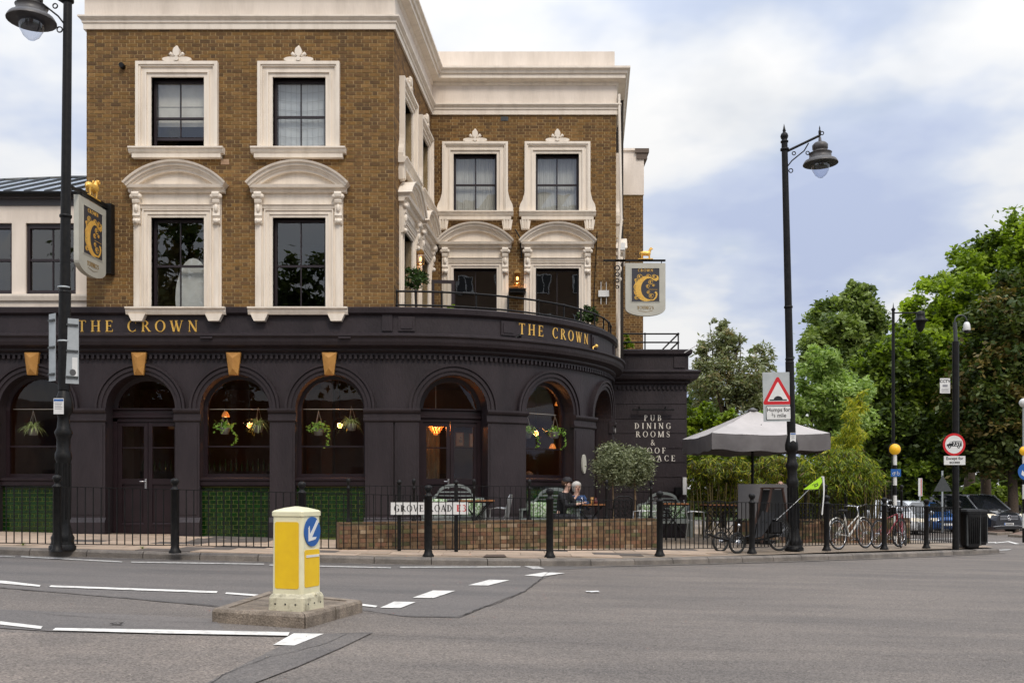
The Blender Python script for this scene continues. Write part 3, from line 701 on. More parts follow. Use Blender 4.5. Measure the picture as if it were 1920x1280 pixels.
for i, c in enumerate(fx):
    w = upper_second(Ff, c, 'front')
    sash(Ff, c, W2Z0, W2Z1, w, open_=.24 if i == 0 else 0, mid=W2Z0 + (.70 if i == 0 else .73))
    m = MB()
    if i == 0:
        for a, b in ((W2Z0 + .56, W2Z0 + 1.0), (W2Z0 + 1.0, W2Z1)): curtain_mesh(m, Ff, c - .5, c + .5, a + .004, b, -.26, .006)
        m.box(c - .5, c + .5, 21.145, 21.165, W2Z0 + .985, W2Z0 + 1.0); m.out('blind', blindm, w)
    else:
        curtain_mesh(m, Ff, c - .5, c + .5, W2Z0, W2Z1, -.27, .012); m.out('net_curtain', mat('grid_net', (.66, .69, .72), .9, (.56, .59, .63), 2), w)
        g = MB()
        for k in range(7): g.tube([Ff(c - .5 + t * .1, -.245, W2Z1 - .18 - k * .19 - .05 * math.sin(math.pi * t / 10)) for t in range(11)], .004, 4)
        for k in range(9): g.tube([Ff(c - .46 + k * .115, -.245, W2Z0), Ff(c - .46 + k * .115, -.245, W2Z1)], .003, 4)
        g.out('curtain_grid', mat('grid_thread', (.35, .36, .38), .9), w)
    w = upper_first(Ff, c); sash(Ff, c, W1Z0, W1Z1, w, mid=W1Z0 + .92)
for c in bx_:
    w = upper_second(Fb, c, 'back', hs=.95); sash(Fb, c, W2Z0, W2Z1, w)
    m = MB(); curtain_mesh(m, Fb, c - .52, c - .02, W2Z0, W2Z1, -.28, .03); curtain_mesh(m, Fb, c + .02, c + .52, W2Z0, W2Z1, -.29, .03); m.out('net_curtain', curt, w)
    w = upper_first(Fb, c, 4.7, hs=.93, side=True); m = MB()
    for a, b in ((c - HW, c - HW + .03), (c + HW - .03, c + HW), (c - .01, c + .01)): fbox(m, Fb, a, b, -.2, -.15, 4.7, W1Z1)
    fbox(m, Fb, c - HW, c + HW, -.2, -.15, W1Z1 - .03, W1Z1); m.out('door_frame', sashm, w)
    for a, b in ((c - HW + .03, c - .01), (c + .01, c + HW - .03)):
        g = MB(); g.add([Fb(a, -.17, 4.75), Fb(b, -.17, 4.75), Fb(b, -.17, W1Z1 - .03), Fb(a, -.17, W1Z1 - .03)], [(0, 1, 2, 3)]); g.out('pane', glassm, w)
for c in sx_:
    w = upper_second(Fs, c, 'back', hs=.95); sash(Fs, c, W2Z0, W2Z1, w)
    w = upper_first(Fs, c, 4.7, hs=.95, side=True); sash(Fs, c, 4.72, W1Z1, w, mid=5.9)
upper_second(Fr_, 1.6, 'back', hs=.95); upper_first(Fr_, 1.6, 4.7, hs=.95, side=True)
# open french door leaf at the side wall
m = MB(); hx, hy = Fs(sx_[1] - .55, .1, 0).xy
lf = Flat((-1.95, 24.1), (1, .12), (.12, -1))
for a, b in ((0, .07), (.48, .55)): fbox(m, lf, a, b, -.02, .02, 4.72, 6.35)
fbox(m, lf, .07, .48, -.02, .02, 6.27, 6.35); fbox(m, lf, .07, .48, -.02, .02, 4.72, 4.95); o = m.out('french_door', sashm, PUB)
g = MB(); g.add([lf(.07, 0, 4.95), lf(.48, 0, 4.95), lf(.48, 0, 6.27), lf(.07, 0, 6.27)], [(0, 1, 2, 3)]); g.out('pane', glassm, o)
# wooden pale oval board standing behind the left window glass
m = MB(); m.prism([(.38 * math.cos(a), .86 * math.sin(a)) for a in [2 * math.pi * i / 28 for i in range(28)]], lambda x, z: (fx[0] + .22 + x, 21.20, 5.33 + z), lambda x, z: (fx[0] + .22 + x, 21.22, 5.33 + z))
ob = m.out('oval_board', whitep); tag(ob, 'white oval board standing inside the left first-floor window', 'board')
# vents and marks on the brick
for (fr, u, z, w_, h_, mt) in ((Ff, xf(422), zf(304), .17, .11, mat('terracotta_vent', (.45, .30, .19), .8)), (Fb, xf(946, 25.6), zf(223, 25.6), .19, .11, irong)):
    m = MB(); fbox(m, fr, u - w_ / 2, u + w_ / 2, 0, .018, z - h_ / 2, z + h_ / 2); 
    for k in range(6): fbox(m, fr, u - w_ / 2 + .02 + k * .023, u - w_ / 2 + .028 + k * .023, .0, .026, z - h_ / 2 + .015, z + h_ / 2 - .015)
    m.out('air_vent', mt, PUB)
m = MB(); m.tube([Ff(xf(231), 0, zf(126)), Ff(xf(231), .12, zf(126))], .055, 10); m.out('pipe_stub', iron, PUB)

# --- dark ground floor arcade
RI, RO, ZS = .735, .93, 2.94
FPROF = [(-.2, 4.08), (.03, 4.08), (.03, 4.12), (.10, 4.17), (.10, 4.21), (.26, 4.26), (.29, 4.33), (.30, 4.40), (.345, 4.44), (.345, 4.475), (.16, 4.52), (.055, 4.545), (.055, 4.90), (.10, 4.925), (.14, 4.95), (.155, 5.05), (.12, 5.075), (-.25, 5.09)]
def arch_wall(name, fr, u0, u1, cs, ztop=4.09, zg=-.5):
    mb = MB(); N = 22; edges = [u0] + [e_ for c in cs for e_ in (c - RI, c + RI)] + [u1]
    for a, b in zip(edges[::2], edges[1::2]):
        if b > a + .01: fbox(mb, fr, a, b, -.35, 0, zg, ZS); fbox(mb, fr, a, b, -.35, 0, ZS, ztop)
    for c in cs:
        for i in range(N):
            a0, a1 = math.pi * i / N, math.pi * (i + 1) / N; ua, ub = c - RI * math.cos(a0), c - RI * math.cos(a1); za, zb = ZS + RI * math.sin(a0), ZS + RI * math.sin(a1)
            mb.hexa([fr(ua, 0, za), fr(ub, 0, zb), fr(ub, -.35, zb), fr(ua, -.35, za), fr(ua, 0, ztop), fr(ub, 0, ztop), fr(ub, -.35, ztop), fr(ua, -.35, ztop)])
    return mb.out(name, plum, PUB)
def pier(fr, a, b, zg=-.4, zpl=.62):
    m = MB(); fbox(m, fr, a, b, -.01, .05, zpl, 2.70)
    fbox(m, fr, a + .05, b - .05, .04, .062, zpl + .12, 2.62)
    fsweep(m, fr, a - .03, b + .03, [(-.02, 2.68), (.06, 2.68), (.085, 2.71), (.085, 2.75), (.07, 2.76), (.07, 2.85), (.11, 2.88), (.13, 2.92), (.13, 2.96), (-.02, 2.975)])
    fsweep(m, fr, a - .02, b + .02, [(-.02, zg), (.13, zg), (.13, zpl - .04), (.06, zpl + .06), (-.02, zpl + .07)])
    m.out('pier', plum, PUB)
def arch_mould(fr, c):
    m = MB()
    for r0, r1, w in ((RI - .01, RI + .07, .045), (RI + .07, RI + .13, .08), (RI + .13, RO, .06), (RO - .035, RO + .012, .105)):
        farch(m, fr, c, ZS + .02, [(r0, -.01), (r0, w), (r1, w + .004), (r1, -.01)], 0, math.pi, 26)
    m.out('arch_moulding', plum, PUB)
def keystone(fr, c):
    m = MB(); a, b, z0, z1 = .095, .155, zf(704), zf(662); rr = [fr(c - a, .07, z0), fr(c + a, .07, z0), fr(c + b, .07, z1), fr(c - b, .07, z1)]
    fro = [fr(c - a, .14, z0), fr(c + a, .14, z0), fr(c + b, .14, z1), fr(c - b, .14, z1)]
    t1, t2 = fr(c, .215, z0 + .13), fr(c, .215, z1 - .13)
    m.add(rr + fro + [t1, t2], [(0, 1, 5, 4), (1, 2, 6, 5), (2, 3, 7, 6), (3, 0, 4, 7), (4, 5, 8), (5, 6, 9, 8), (6, 7, 9), (7, 4, 8, 9)]); m.out('keystone', goldp, PUB)
tile_mesh = {}
def tile_panel(fr, c, zg, zt, obj):
    m = MB(); fbox(m, fr, c - RI, c + RI, -.35, -.13, -.4, zt); pan = m.out('tile_panel', grout, PUB)
    st = MB(); tw, th, j = .166, .088, .010; k = 0; z = zg
    while z < zt - .02:
        u = c - RI - (tw / 2 if k % 2 else 0)
        while u < c + RI:
            a, b = max(u, c - RI + .001), min(u + tw - j, c + RI - .001); z1 = min(z + th - j, zt)
            if b - a > .02 and z1 - z > .02:
                if obj:
                    key = round(b - a, 3), round(z1 - z, 3)
                    if key not in tile_mesh:
                        L, H = b - a, z1 - z; q = .005; bm = MB(); P = [(-L / 2, 0, 0), (L / 2, 0, 0), (L / 2, 0, H), (-L / 2, 0, H), (-L / 2 + q, -.009, q), (L / 2 - q, -.009, q), (L / 2 - q, -.009, H - q), (-L / 2 + q, -.009, H - q)]
                        bm.add(P, [(4, 5, 6, 7), (0, 1, 5, 4), (1, 2, 6, 5), (2, 3, 7, 6), (3, 0, 4, 7)]); me = bpy.data.meshes.new('tile'); me.from_pydata(bm.v, [], bm.f); me.materials.append(gtile); tile_mesh[key] = me
                    link('tile', tile_mesh[key], pan, Matrix.Translation(fr((a + b) / 2, -.13, z)) @ Matrix.Rotation(random.uniform(-.012, .012), 4, 'X') @ Matrix.Rotation(random.uniform(-.01, .01), 4, 'Z'))
                else:
                    P = [fr(a, -.13, z), fr(b, -.13, z), fr(b, -.13, z1), fr(a, -.13, z1), fr(a + .005, -.121, z + .005), fr(b - .005, -.121, z + .005), fr(b - .005, -.121, z1 - .005), fr(a + .005, -.121, z1 - .005)]
                    st.add(P, [(4, 5, 6, 7), (0, 1, 5, 4), (1, 2, 6, 5), (2, 3, 7, 6), (3, 0, 4, 7)])
            u += tw
        z += th; k += 1
    if st.f: tag(st.out('tiling', gtile, pan), kind='stuff')
def arch_glass(fr, c, z0, w, r, m, win, n=20, name='pane'):
    g = MB(); pts = [fr(c - r, w, z0), fr(c + r, w, z0)] + [fr(c + r * math.cos(math.pi * i / n), w, ZS + r * math.sin(math.pi * i / n)) for i in range(n + 1)]
    g.add(pts, [tuple(range(len(pts)))]); return g.out(name, m, win)
def win_unit(fr, c, obj=False, zg=.2):
    w = -.30; r = RI - .075; m = MB()
    farch(m, fr, c, ZS, [(r, w - .04), (r, w + .03), (RI + .002, w + .05), (RI + .002, w - .04)], 0, math.pi, 24)
    for s_ in (-1, 1):
        a, b = sorted((c + s_ * r, c + s_ * RI)); fbox(m, fr, a, b, w - .04, w + .04, 1.52, ZS)
    fbox(m, fr, c - r, c + r, w - .04, w + .03, 1.52, 1.60); fbox(m, fr, c - r, c + r, w - .03, w + .025, 2.165, 2.20)
    win = m.out('arched_window', plum2, PUB)
    s = MB(); fsweep(s, fr, c - RI, c + RI, [(-.35, 1.33), (-.06, 1.33), (-.03, 1.36), (-.03, 1.44), (.0, 1.46), (.0, 1.50), (-.35, 1.54)]); s.out('sill', plum2, win)
    g = MB(); g.add([fr(c - r, w, 1.6), fr(c + r, w, 1.6), fr(c + r, w, 2.165), fr(c - r, w, 2.165)], [(0, 1, 2, 3)]); g.out('pane', glassg, win)
    arch_glass(fr, c, 2.2, w + .005, r, glassg, win)
    rd = MB(); rd.tube([fr(c - r, w - .12, 2.985), fr(c + r, w - .12, 2.985)], .009, 6); rd.out('hanging_rod', brass, win)
    tile_panel(fr, c, zg, 1.33, obj)
def door_unit(fr, c, zg=.3, w=-.42):
    r = RI - .06; m = MB()
    farch(m, fr, c, ZS, [(r - .03, w - .04), (r - .03, w + .03), (RI + .002, w + .06), (RI + .002, w - .04)], 0, math.pi, 24)
    farch(m, fr, c, ZS, [(RI, w - .04), (RI, -.34), (RI + .06, -.34), (RI + .06, w - .04)], 0, math.pi, 24)
    for s_ in (-1, 1):
        a, b = sorted((c + s_ * (r - .03), c + s_ * RI)); fbox(m, fr, a, b, w - .04, w + .05, -.3, ZS)
        a, b = sorted((c + s_ * RI, c + s_ * (RI + .06))); fbox(m, fr, a, b, w - .04, -.34, -.3, ZS)
    fsweep(m, fr, c - RI, c + RI, [(w - .04, 2.72), (w + .05, 2.72), (w + .05, 2.78), (w + .09, 2.80), (w + .09, 2.86), (w + .06, 2.88), (w + .06, 2.95), (w + .10, 2.97), (w + .10, 3.0), (w - .04, 3.01)])
    fr_ = m.out('door_frame', plum2, PUB); arch_glass(fr, c, 3.01, w, r - .03, glassg, fr_)
    for s_ in (-1, 1):
        d = MB(); a, b = sorted((c + s_ * .006, c + s_ * (r - .03))); t = .085
        fbox(d, fr, a, a + t, w - .03, w + .02, zg, 2.72); fbox(d, fr, b - t, b, w - .03, w + .02, zg, 2.72)
        for z0, z1 in ((2.62, 2.72), (2.15, 2.175), (1.38, 1.50), (zg, zg + .18)): fbox(d, fr, a + t, b - t, w - .03, w + .018, z0, z1)
        fbox(d, fr, a + t, b - t, w - .03, w - .01, zg + .18, 1.38)
        fbox(d, fr, a + t + .04, b - t - .04, w - .02, w + .006, zg + .25, 1.30); fsweep(d, fr, a + t, b - t, [(w, zg + .18), (w + .03, zg + .18), (w + .03, zg + .21), (w, zg + .24)])
        dd = d.out('door', plum2, PUB)
        g = MB(); g.add([fr(a + t, w, 1.5), fr(b - t, w, 1.5), fr(b - t, w, 2.15), fr(a + t, w, 2.15)], [(0, 1, 2, 3)]); g.out('pane', glassg, dd)
        g = MB(); g.add([fr(a + t, w, 2.175), fr(b - t, w, 2.175), fr(b - t, w, 2.62), fr(a + t, w, 2.62)], [(0, 1, 2, 3)]); g.out('pane', glassg, dd)
        if s_ < 0:
            h = MB(); fbox(h, fr, b - .06, b - .02, w + .02, w + .035, 1.28, 1.50); h.tube([fr(b - .04, w + .035, 1.44), fr(b - .04, w + .08, 1.44), fr(b - .15, w + .08, 1.44)], .012, 6); h.out('handle', chrome, dd)
    t_ = MB(); fbox(t_, fr, c - RI, c + RI, -.6, .02, -.4, zg - .005); t_.out('doorstep', slabm, PUB)
fcs = [xf(65), xf(264.5), xf(441), xf(619.5)]
bcs = [5.05 * R(14.2), 5.05 * R(41.3), 5.05 * R(68.2)]
arch_wall('ground_floor_wall', Ff, -12.2, -2.47, fcs); arch_wall('bay_wall', BAY, 0, BAYL, bcs)
for c in fcs: arch_mould(Ff, c); keystone(Ff, c)
for c in bcs: arch_mould(BAY, c)
ed = [-12.2] + [e_ for c in fcs for e_ in (c - RI, c + RI)] + [-2.49]
for a, b in zip(ed[::2], ed[1::2]): pier(Ff, a, b)
ed = [.02] + [e_ for c in bcs for e_ in (c - RI, c + RI)] + [BAYL - .02]
for a, b in zip(ed[::2], ed[1::2]): pier(BAY, a, b)
win_unit(Ff, fcs[0], False, .32); door_unit(Ff, fcs[1], .32); win_unit(Ff, fcs[2], True, .26); win_unit(Ff, fcs[3], True, .26)
door_unit(BAY, bcs[0], .25); win_unit(BAY, bcs[1], False, .2); door_unit(BAY, bcs[2], .2)
m = MB(); fsweep(m, Ff, -12.2, -2.47, FPROF); m.out('fascia', plum, PUB)
m = MB(); fsweep(m, BAY, 0, BAYL + .1, FPROF); m.out('curved_fascia', plum, PUB)
# joint blocks on the fascia ledge and small pilasters on the frieze
m = MB()
for u0, u1 in ((xf(480), xf(512)), (xf(655), xf(680)), (-11.6, -11.0)): pass
for u in (xf(385), xf(640)): fbox(m, Ff, u - .004, u + .25, .30, .352, 4.385, 4.42)
m.out('lead_flashing', plum, PUB)
for u0 in (.09, 2.28, 5.08, 6.8):
    m = MB(); fbox(m, BAY, u0, u0 + .34, .05, .085, 4.58, 4.88); fbox(m, BAY, u0 + .05, u0 + .29, .08, .10, 4.63, 4.83); m.out('frieze_block', plum, PUB)
m = MB(); fbox(m, Ff, -2.72, -2.50, .05, .085, 4.58, 5.04); m.out('frieze_block', plum, PUB)
m = MB(); u = -12.1
while u < -2.5: fbox(m, Ff, u, u + .055, .02, .075, 4.00, 4.09); u += .11
u = .05
while u < BAYL: fbox(m, BAY, u, u + .055, .02, .075, 4.00, 4.09); u += .11
u = 2.75
while u < 4.7: fbox(m, Fa, u, u + .06, .02, .075, 4.00, 4.09); u += .12
tag(m.out('dentil_course', plum, PUB), kind='stuff')
serif_text(None, Ff, 'THE CROWN', xf(148), zf(622.5), .235, .35, .055, .012, fit=2.52, parent=PUB, m=goldm)
serif_text(None, BAY, 'THE CROWN', 5.05 * R(30.8), 4.635, .235, .35, .055, .012, fit=2.22, parent=PUB, m=goldm)
# terrace slab over the bay
m = MB(); pts = [BAY(BAYL * i / 16, -.05, 4.64) for i in range(17)] + [Vector((2.6, 26.5, 4.64)), Vector((-2.6, 26.5, 4.64))]
m.prism([(p.x, p.y) for p in pts], lambda a, b: (a, b, 4.25), lambda a, b: (a, b, 4.64)); m.out('terrace_floor', plum, PUB)
# interior shell of the bar
m = MB(); room = mat('bar_wall', (.16, .085, .04), .8, (.11, .06, .03), 1.5)
m.box(-12.1, 2.5, 28.0, 28.1, -.3, 4.3); m.box(-12.2, -12.1, 21.2, 28, -.3, 4.3); m.box(2.45, 2.5, 26.0, 28, -.3, 4.3)
bp_ = [BAY(BAYL * i / 14, -.4, 0) for i in range(15)]; bp_ = [(p.x, p.y) for p in bp_] + [(2.2, 28), (-2.5, 28)]
m.box(-12.1, -2.5, 21.3, 28, 4.1, 4.2); m.prism(bp_, lambda a, b: (a, b, 4.1), lambda a, b: (a, b, 4.2)); m.out('bar_interior', room, PUB)
m = MB(); m.box(-12.1, -2.0, 21.3, 28, .1, .25); m.prism(bp_, lambda a, b: (a, b, .1), lambda a, b: (a, b, .2)); m.out('bar_floor', mat('bar_floor_wood', (.10, .055, .03), .5), PUB)
m = MB(); m.box(-11.5, -6.2, 25.2, 25.8, .25, 1.75); m.box(-5.2, -1.5, 25.6, 26.2, .25, 1.7); m.out('bar_counter', mat('dark_bar_wood', (.018, .010, .007), .4), PUB)
m = MB(); bz = random.Random(3)
for k in range(70): x = -11.4 + k * .14; h = bz.uniform(.2, .32); m.lathe([(.035, 0), (.035, h * .6), (.013, h * .75), (.013, h)], (x, 25.5, 1.76 if x < -6.2 else 1.2), 6)
tag(m.out('bar_bottles', mat('bar_glass', (.05, .09, .03), .15), PUB), kind='stuff')
for (x0, x1, y) in ((-9.9, -9.3, 24.5), (-5.6, -5.2, 24.8), (-4.9, -4.6, 25.5), (-.4, .1, 25)):
    m = MB(); m.box(x0, x1, y, y + .4, .2, 4.1); m.out('bar_column', mat('column_paint', (.06, .04, .03), .6), PUB)

# --- rusticated single-storey wing on the right
m = MB(); fbox(m, Fa, 2.5, 4.70, -.5, 0, -1, 4.09)
bands = [4.09, 3.60, 3.20, 2.81, 2.40, 2.02, 1.62, 1.22, .80, .40, 0, -.4]
for a, b in zip(bands, bands[1:]): fbox(m, Fa, 2.5, 4.72, 0, .022, b + .008, a - .008); fbox(m, Far_, 0, 5, -.02, .022, b + .008, a - .008)
fbox(m, Far_, 0, 5, -.5, -.02, -1, 4.09); m.out('wing_wall', plum, PUB)
wp = [Vector(p) for p in ((2.6, 27.0), (4.72, 27.0), (4.72, 33))]
outline_sweep('wing_fascia', FPROF, plum, wp)
m = MB(); fbox(m, Fa, 4.38, 4.68, .05, .085, 4.58, 4.88); m.out('frieze_block', plum, PUB)
m = MB(); m.box(2.5, 4.7, 27, 33, 4.5, 4.6); m.out('wing_roof', zinc, PUB)
creaml = mat('cream_letters', (.78, .73, .64), .6)
for k, (txt, y) in enumerate((('PUB', 783), ('DINING', 798), ('ROOMS', 813.5), ('&', 829), ('ROOF', 844), ('TERRACE', 858.5))):
    zc = EYE + (925 - y) * 26.98 / FPX; serif_text(None, Fa, txt, xf(1224, 26.98), zc - .08, .155, .40, .022, .012, center=True, T=.18, t=.10, parent=PUB, m=creaml)
m = MB(); zl = EYE + (925 - 769) * 27 / FPX; fbox(m, Fa, xf(1184, 27), xf(1262, 27), .14, .20, zl - .02, zl + .02)
for px in (1198, 1247): m.tube([Fa(xf(px, 27), 0, zl + .08), Fa(xf(px, 27), .1, zl + .09), Fa(xf(px, 27), .17, zl)], .015, 6)
m.out('sign_light', iron, PUB)
m = MB(); fbox(m, Fa, 4.62, 4.72, .03, .09, 1.15, 1.62); m.out('meter_box', whitep, PUB)
m = MB(); fbox(m, Fa, 4.4, 4.58, .03, .2, 1.15, 1.35); m.tube([Fa(4.5, .1, 1.1), Fa(4.5, .1, .2)], .03, 8); m.out('outlet_pipe', iron, PUB)

# --- rear block with rendered chimney stack
Frb = Flat((0, 33), (1, 0), (0, -1))
brick_wall(Frb, 2.2, xf(1206, 33), 4.0, EYE + (925 - 366) * 33 / FPX, [], name='rear_brick_wall')
m = MB(); fbox(m, Flat((xf(1206, 33), 33.2), (0, 1), (1, 0)), 0, 5, -.3, 0, 0, 11.05); m.out('rear_side_wall', mortar, PUB)
m = MB(); z0, z1 = EYE + (925 - 366) * 33 / FPX, EYE + (925 - 284) * 33 / FPX
fbox(m, Frb, 2.2, xf(1207, 33), -3, .05, z0, z1 - .0); fbox(m, Frb, 2.2, xf(1192, 33), -.5, .12, z1, z1 + .07); m.out('rendered_stack', cream_flat, PUB)
m = MB(); fbox(m, Frb, xf(1193, 33), xf(1213, 33), -3, .1, z1 - .28, z1 + .05); fbox(m, Frb, xf(1190, 33), xf(1216, 33), -3, .14, z1 - .08, z1 + .06); m.out('coping', mat('brown_coping', (.12, .09, .07), .8), PUB)
# white downpipe at the corner of the tall block
m = MB(); m.tube([(2.74, 25.5, 11.4), (2.8, 25.52, 8.2), (2.74, 25.5, 7.4), (2.74, 25.5, 4.6)], .035, 8); m.out('downpipe', cream, PUB)
m = MB(); m.tube([Fb(xf(1118, 25.5), .05, 7.6), Fb(xf(1120, 25.5), .06, 7.9), Fb(xf(1112, 25.5), .05, 5.6)], .01, 5); m.tube([Fb(xf(966, 25.5), .06, 7.95), Fb(xf(976, 25.5), .12, 7.7), Fb(xf(978, 25.5), .1, 7.2)], .02, 6); m.tube([Fb(xf(1118, 25.5), .03, 7.48), Fb(xf(1165, 25.5), .03, 7.46)], .006, 4); m.out('cable', iron, PUB)
m = MB(); fbox(m, Fb, xf(1122, 25.5), xf(1142, 25.5), .02, .12, 6.22, 6.38)
for px in (1127, 1137): m.tube([Fb(xf(px, 25.5), .08, 6.03), Fb(xf(px, 25.5), .08, 6.60)], .010, 5)
m.out('aerial_box', whitep, PUB)
m = MB(); fbox(m, Fb, xf(1163, 25.5) , xf(1172, 25.5), .0, .1, 7.42, 7.6); m.out('alarm_box', whitep, PUB)
# ============================================================ LEFT EXTENSION above the arcade (Y = 21.2)
Fe = Flat((0, 21.2), (1, 0), (0, -1)); xe = lambda p: xf(p, 21.2); ze = lambda p: zf(p, 21.2)
EXT = thing('side_extension', 'low cream extension with sash windows and seamed zinc roof, left of the brick block', 'building', (-10.5, 22, 5.05), world=True)
m = MB(); wins = [(-13.6, -12.6), (xe(-62), xe(22)), (xe(48), xe(142))]; es = [-14.5] + [v for w in wins for v in w] + [-8.95]
for a, b in zip(es[::2], es[1::2]): fbox(m, Fe, a, b, -.3, 0, ze(555), ze(418))
fbox(m, Fe, -14.5, -8.95, -.3, 0, ze(418), ze(386)); fbox(m, Fe, -14.5, -8.95, -.3, 0, 5.05, ze(555))
m.out('wall', cream_flat, EXT)
m = MB(); fsweep(m, Fe, -14.5, -8.96, [(-.05, ze(564)), (.05, ze(564)), (.08, ze(556)), (.08, ze(552)), (-.05, ze(551))]); m.out('sill', cream, EXT)
for a, b in wins:
    m = MB(); z0, z1 = ze(551), ze(418); t = .06
    fbox(m, Fe, a, a + t, -.16, -.06, z0, z1); fbox(m, Fe, b - t, b, -.16, -.06, z0, z1); fbox(m, Fe, a + t, b - t, -.16, -.06, z1 - .1, z1); fbox(m, Fe, a + t, b - t, -.16, -.06, z0, z0 + .09)
    zm = ze(486); fbox(m, Fe, a + t, b - t, -.17, -.08, zm - .025, zm + .025); c = (a + b) / 2; fbox(m, Fe, c - .013, c + .013, -.15, -.10, z0 + .09, z1 - .1)
    w = m.out('window', sashm, EXT)
    for p, q in ((a + t, c - .013), (c + .013, b - t)):
        for r, s_ in ((z0 + .09, zm - .025), (zm + .025, z1 - .1)):
            g = MB(); d = random.uniform(-.006, .006); g.add([Fe(p, -.12 + d, r), Fe(q, -.12 - d, r), Fe(q, -.12, s_), Fe(p, -.12, s_)], [(0, 1, 2, 3)]); g.out('pane', glassm, w)
m = MB(); fsweep(m, Fe, -14.5, -8.94, [(-.1, ze(386)), (.02, ze(386)), (.02, ze(374)), (.12, ze(373)), (.12, ze(365)), (-.1, ze(364))]); m.out('eaves_board', mat('dark_grey_eaves', (.07, .065, .07), .5), EXT)
m = MB(); m.rings([[(x, 21.2 - .17 + .06 * math.sin(a), ze(366) + .06 * math.cos(a)) for a in [math.pi * .5 + math.pi * k / 8 for k in range(-1, 10)]] for x in (-14.5, -8.94)], close=False, cap=False)
m.out('gutter', iron, EXT)
ridge = EYE + (925 - 334) * 24.2 / FPX; ez = ze(366) + .01; x = -14.6
while x < -8.96:
    x1 = min(x + .43, -8.95)
    def rp(X, t, h): 
        top = 1.0 if X > -10.9 else max(.3, 1 - (-10.9 - X) * .16)
        T = t * top; return (X, 21.02 + 3.18 * T, ez + (ridge - ez) * T + h)
    m = MB(); m.hexa([rp(x + .006, 0, -.02), rp(x1 - .006, 0, -.02), rp(x1 - .006, 1, -.02), rp(x + .006, 1, -.02), rp(x + .006, 0, .0), rp(x1 - .006, 0, 0), rp(x1 - .006, 1, 0), rp(x + .006, 1, 0)])
    m.hexa([rp(x - .012, 0, -.01), rp(x + .012, 0, -.01), rp(x + .012, 1, -.01), rp(x - .012, 1, -.01), rp(x - .012, 0, .05), rp(x + .012, 0, .05), rp(x + .012, 1, .05), rp(x - .012, 1, .05)], 1)
    m.out('zinc_panel', [zinc, mat('zinc_seam', (.10, .11, .12), .5)], EXT); x += .43
m = MB(); m.tube([(-10.9, 24.2, ridge + .01), (-8.95, 24.2, ridge + .01)], .05, 6); m.tube([(-10.9, 24.2, ridge), (-14.6, 24.2 - 1.88, ez + (ridge - ez) * .41)], .05, 6); m.out('ridge_cap', irong, EXT)
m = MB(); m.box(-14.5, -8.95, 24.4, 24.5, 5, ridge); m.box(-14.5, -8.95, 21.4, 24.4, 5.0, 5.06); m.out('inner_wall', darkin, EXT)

# ============================================================ RAILINGS
def ball_post(h, r=.045, ball=.055):
    m = MB(); m.lathe([(r * 1.7, 0), (r * 1.7, .02), (r * 1.25, .06), (r * 1.1, .10), (r, .13), (r, h - .14), (r * 1.25, h - .13), (r * 1.25, h - .11), (r * .75, h - .09), (r * .55, h - .06), (ball * .75, h - .035), (ball, h + .01), (ball * .8, h + .045), (ball * .3, h + .06), (.001, h + .062)], n=16)
    return m
def fence_line(name, label, posts, top, bot, gap, r=.048, ball=.06, posth=1.12, barr=.008, base=None, post_here=None, cap=True):
    base = base or GP; p0 = posts[0]; F = thing(name, label, 'railing', (p0.x, p0.y, base(p0.x, p0.y)), world=True)
    pm = None
    for i, p in enumerate(posts):
        if post_here is None or post_here[i]:
            if pm is None: pm = ball_post(posth, r, ball).out('post', iron, F); pm.matrix_parent_inverse = Matrix(); me = pm.data
            else: pm = link('post', me, F); pm.matrix_parent_inverse = Matrix()
            pm.matrix_basis = Matrix.Translation(Vector((p.x, p.y, base(p.x, p.y))) - Vector(F.location))
    for a, b in zip(posts, posts[1:]):
        z = lambda q, h: (q.x, q.y, base(q.x, q.y) + h)
        for h in (top, bot):
            m = MB(); d = (b - a).normalized(); nn = Vector((-d.y, d.x, 0)) * .018
            A, B = Vector(z(a, h)), Vector(z(b, h)); nn3 = Vector((nn.x, nn.y, 0)); u = Vector((0, 0, .006))
            m.rings([[A - nn3 - u, A + nn3 - u, A + nn3 + u, A - nn3 + u], [B - nn3 - u, B + nn3 - u, B + nn3 + u, B - nn3 + u]], smooth=False); m.out('rail', iron, F)
        L = (Vector((b.x, b.y)) - Vector((a.x, a.y))).length; k = max(1, round(L / gap))
        for i in range(k):
            q = a.lerp(b, (i + .5) / k); m = MB(); m.tube([z(q, bot), z(q, top)], barr, 6, cap=False); m.out('bar', iron, F)
    return F
postpx = [(-115, 1030), (107, 1034), (328, 1036), (566, 1041), (803, 1043), (1031, 1044.5), (1237, 1043), (1410, 1040), (1550, 1036), (1658, 1033.5), (1737, 1031)]
FP = [gp(x, y, .12) for x, y in postpx]
FP = [Vector((p.x, p.y, 0)) for p in FP]; FP.append(Vector((gp(1797, 1029, .12).x, gp(1797, 1029, .12).y, 0)))
fence_line('guard_railing', 'long black guard railing with ball-topped posts along the kerb', FP, 1.0, .12, .118, r=.057, ball=.07, posth=1.12, barr=.009)
lp = FP[-1]
fence_line('guard_railing', 'short black railing behind the red bicycles beside the side street', [Vector((lp.x - .35, lp.y + 3.6, 0)), Vector((lp.x - 1.5, lp.y + 3.9, 0)), Vector((lp.x - 2.75, lp.y + 4.3, 0))], 1.0, .12, .14, posth=1.1)
fence_line('guard_railing', 'short black railing between the litter bins and the side street', [Vector((lp.x + .1, lp.y + .3, 0)), Vector((lp.x - .0, lp.y + 1.9, 0)), Vector((lp.x - .35, lp.y + 3.4, 0))], 1.0, .12, .13, posth=1.1)

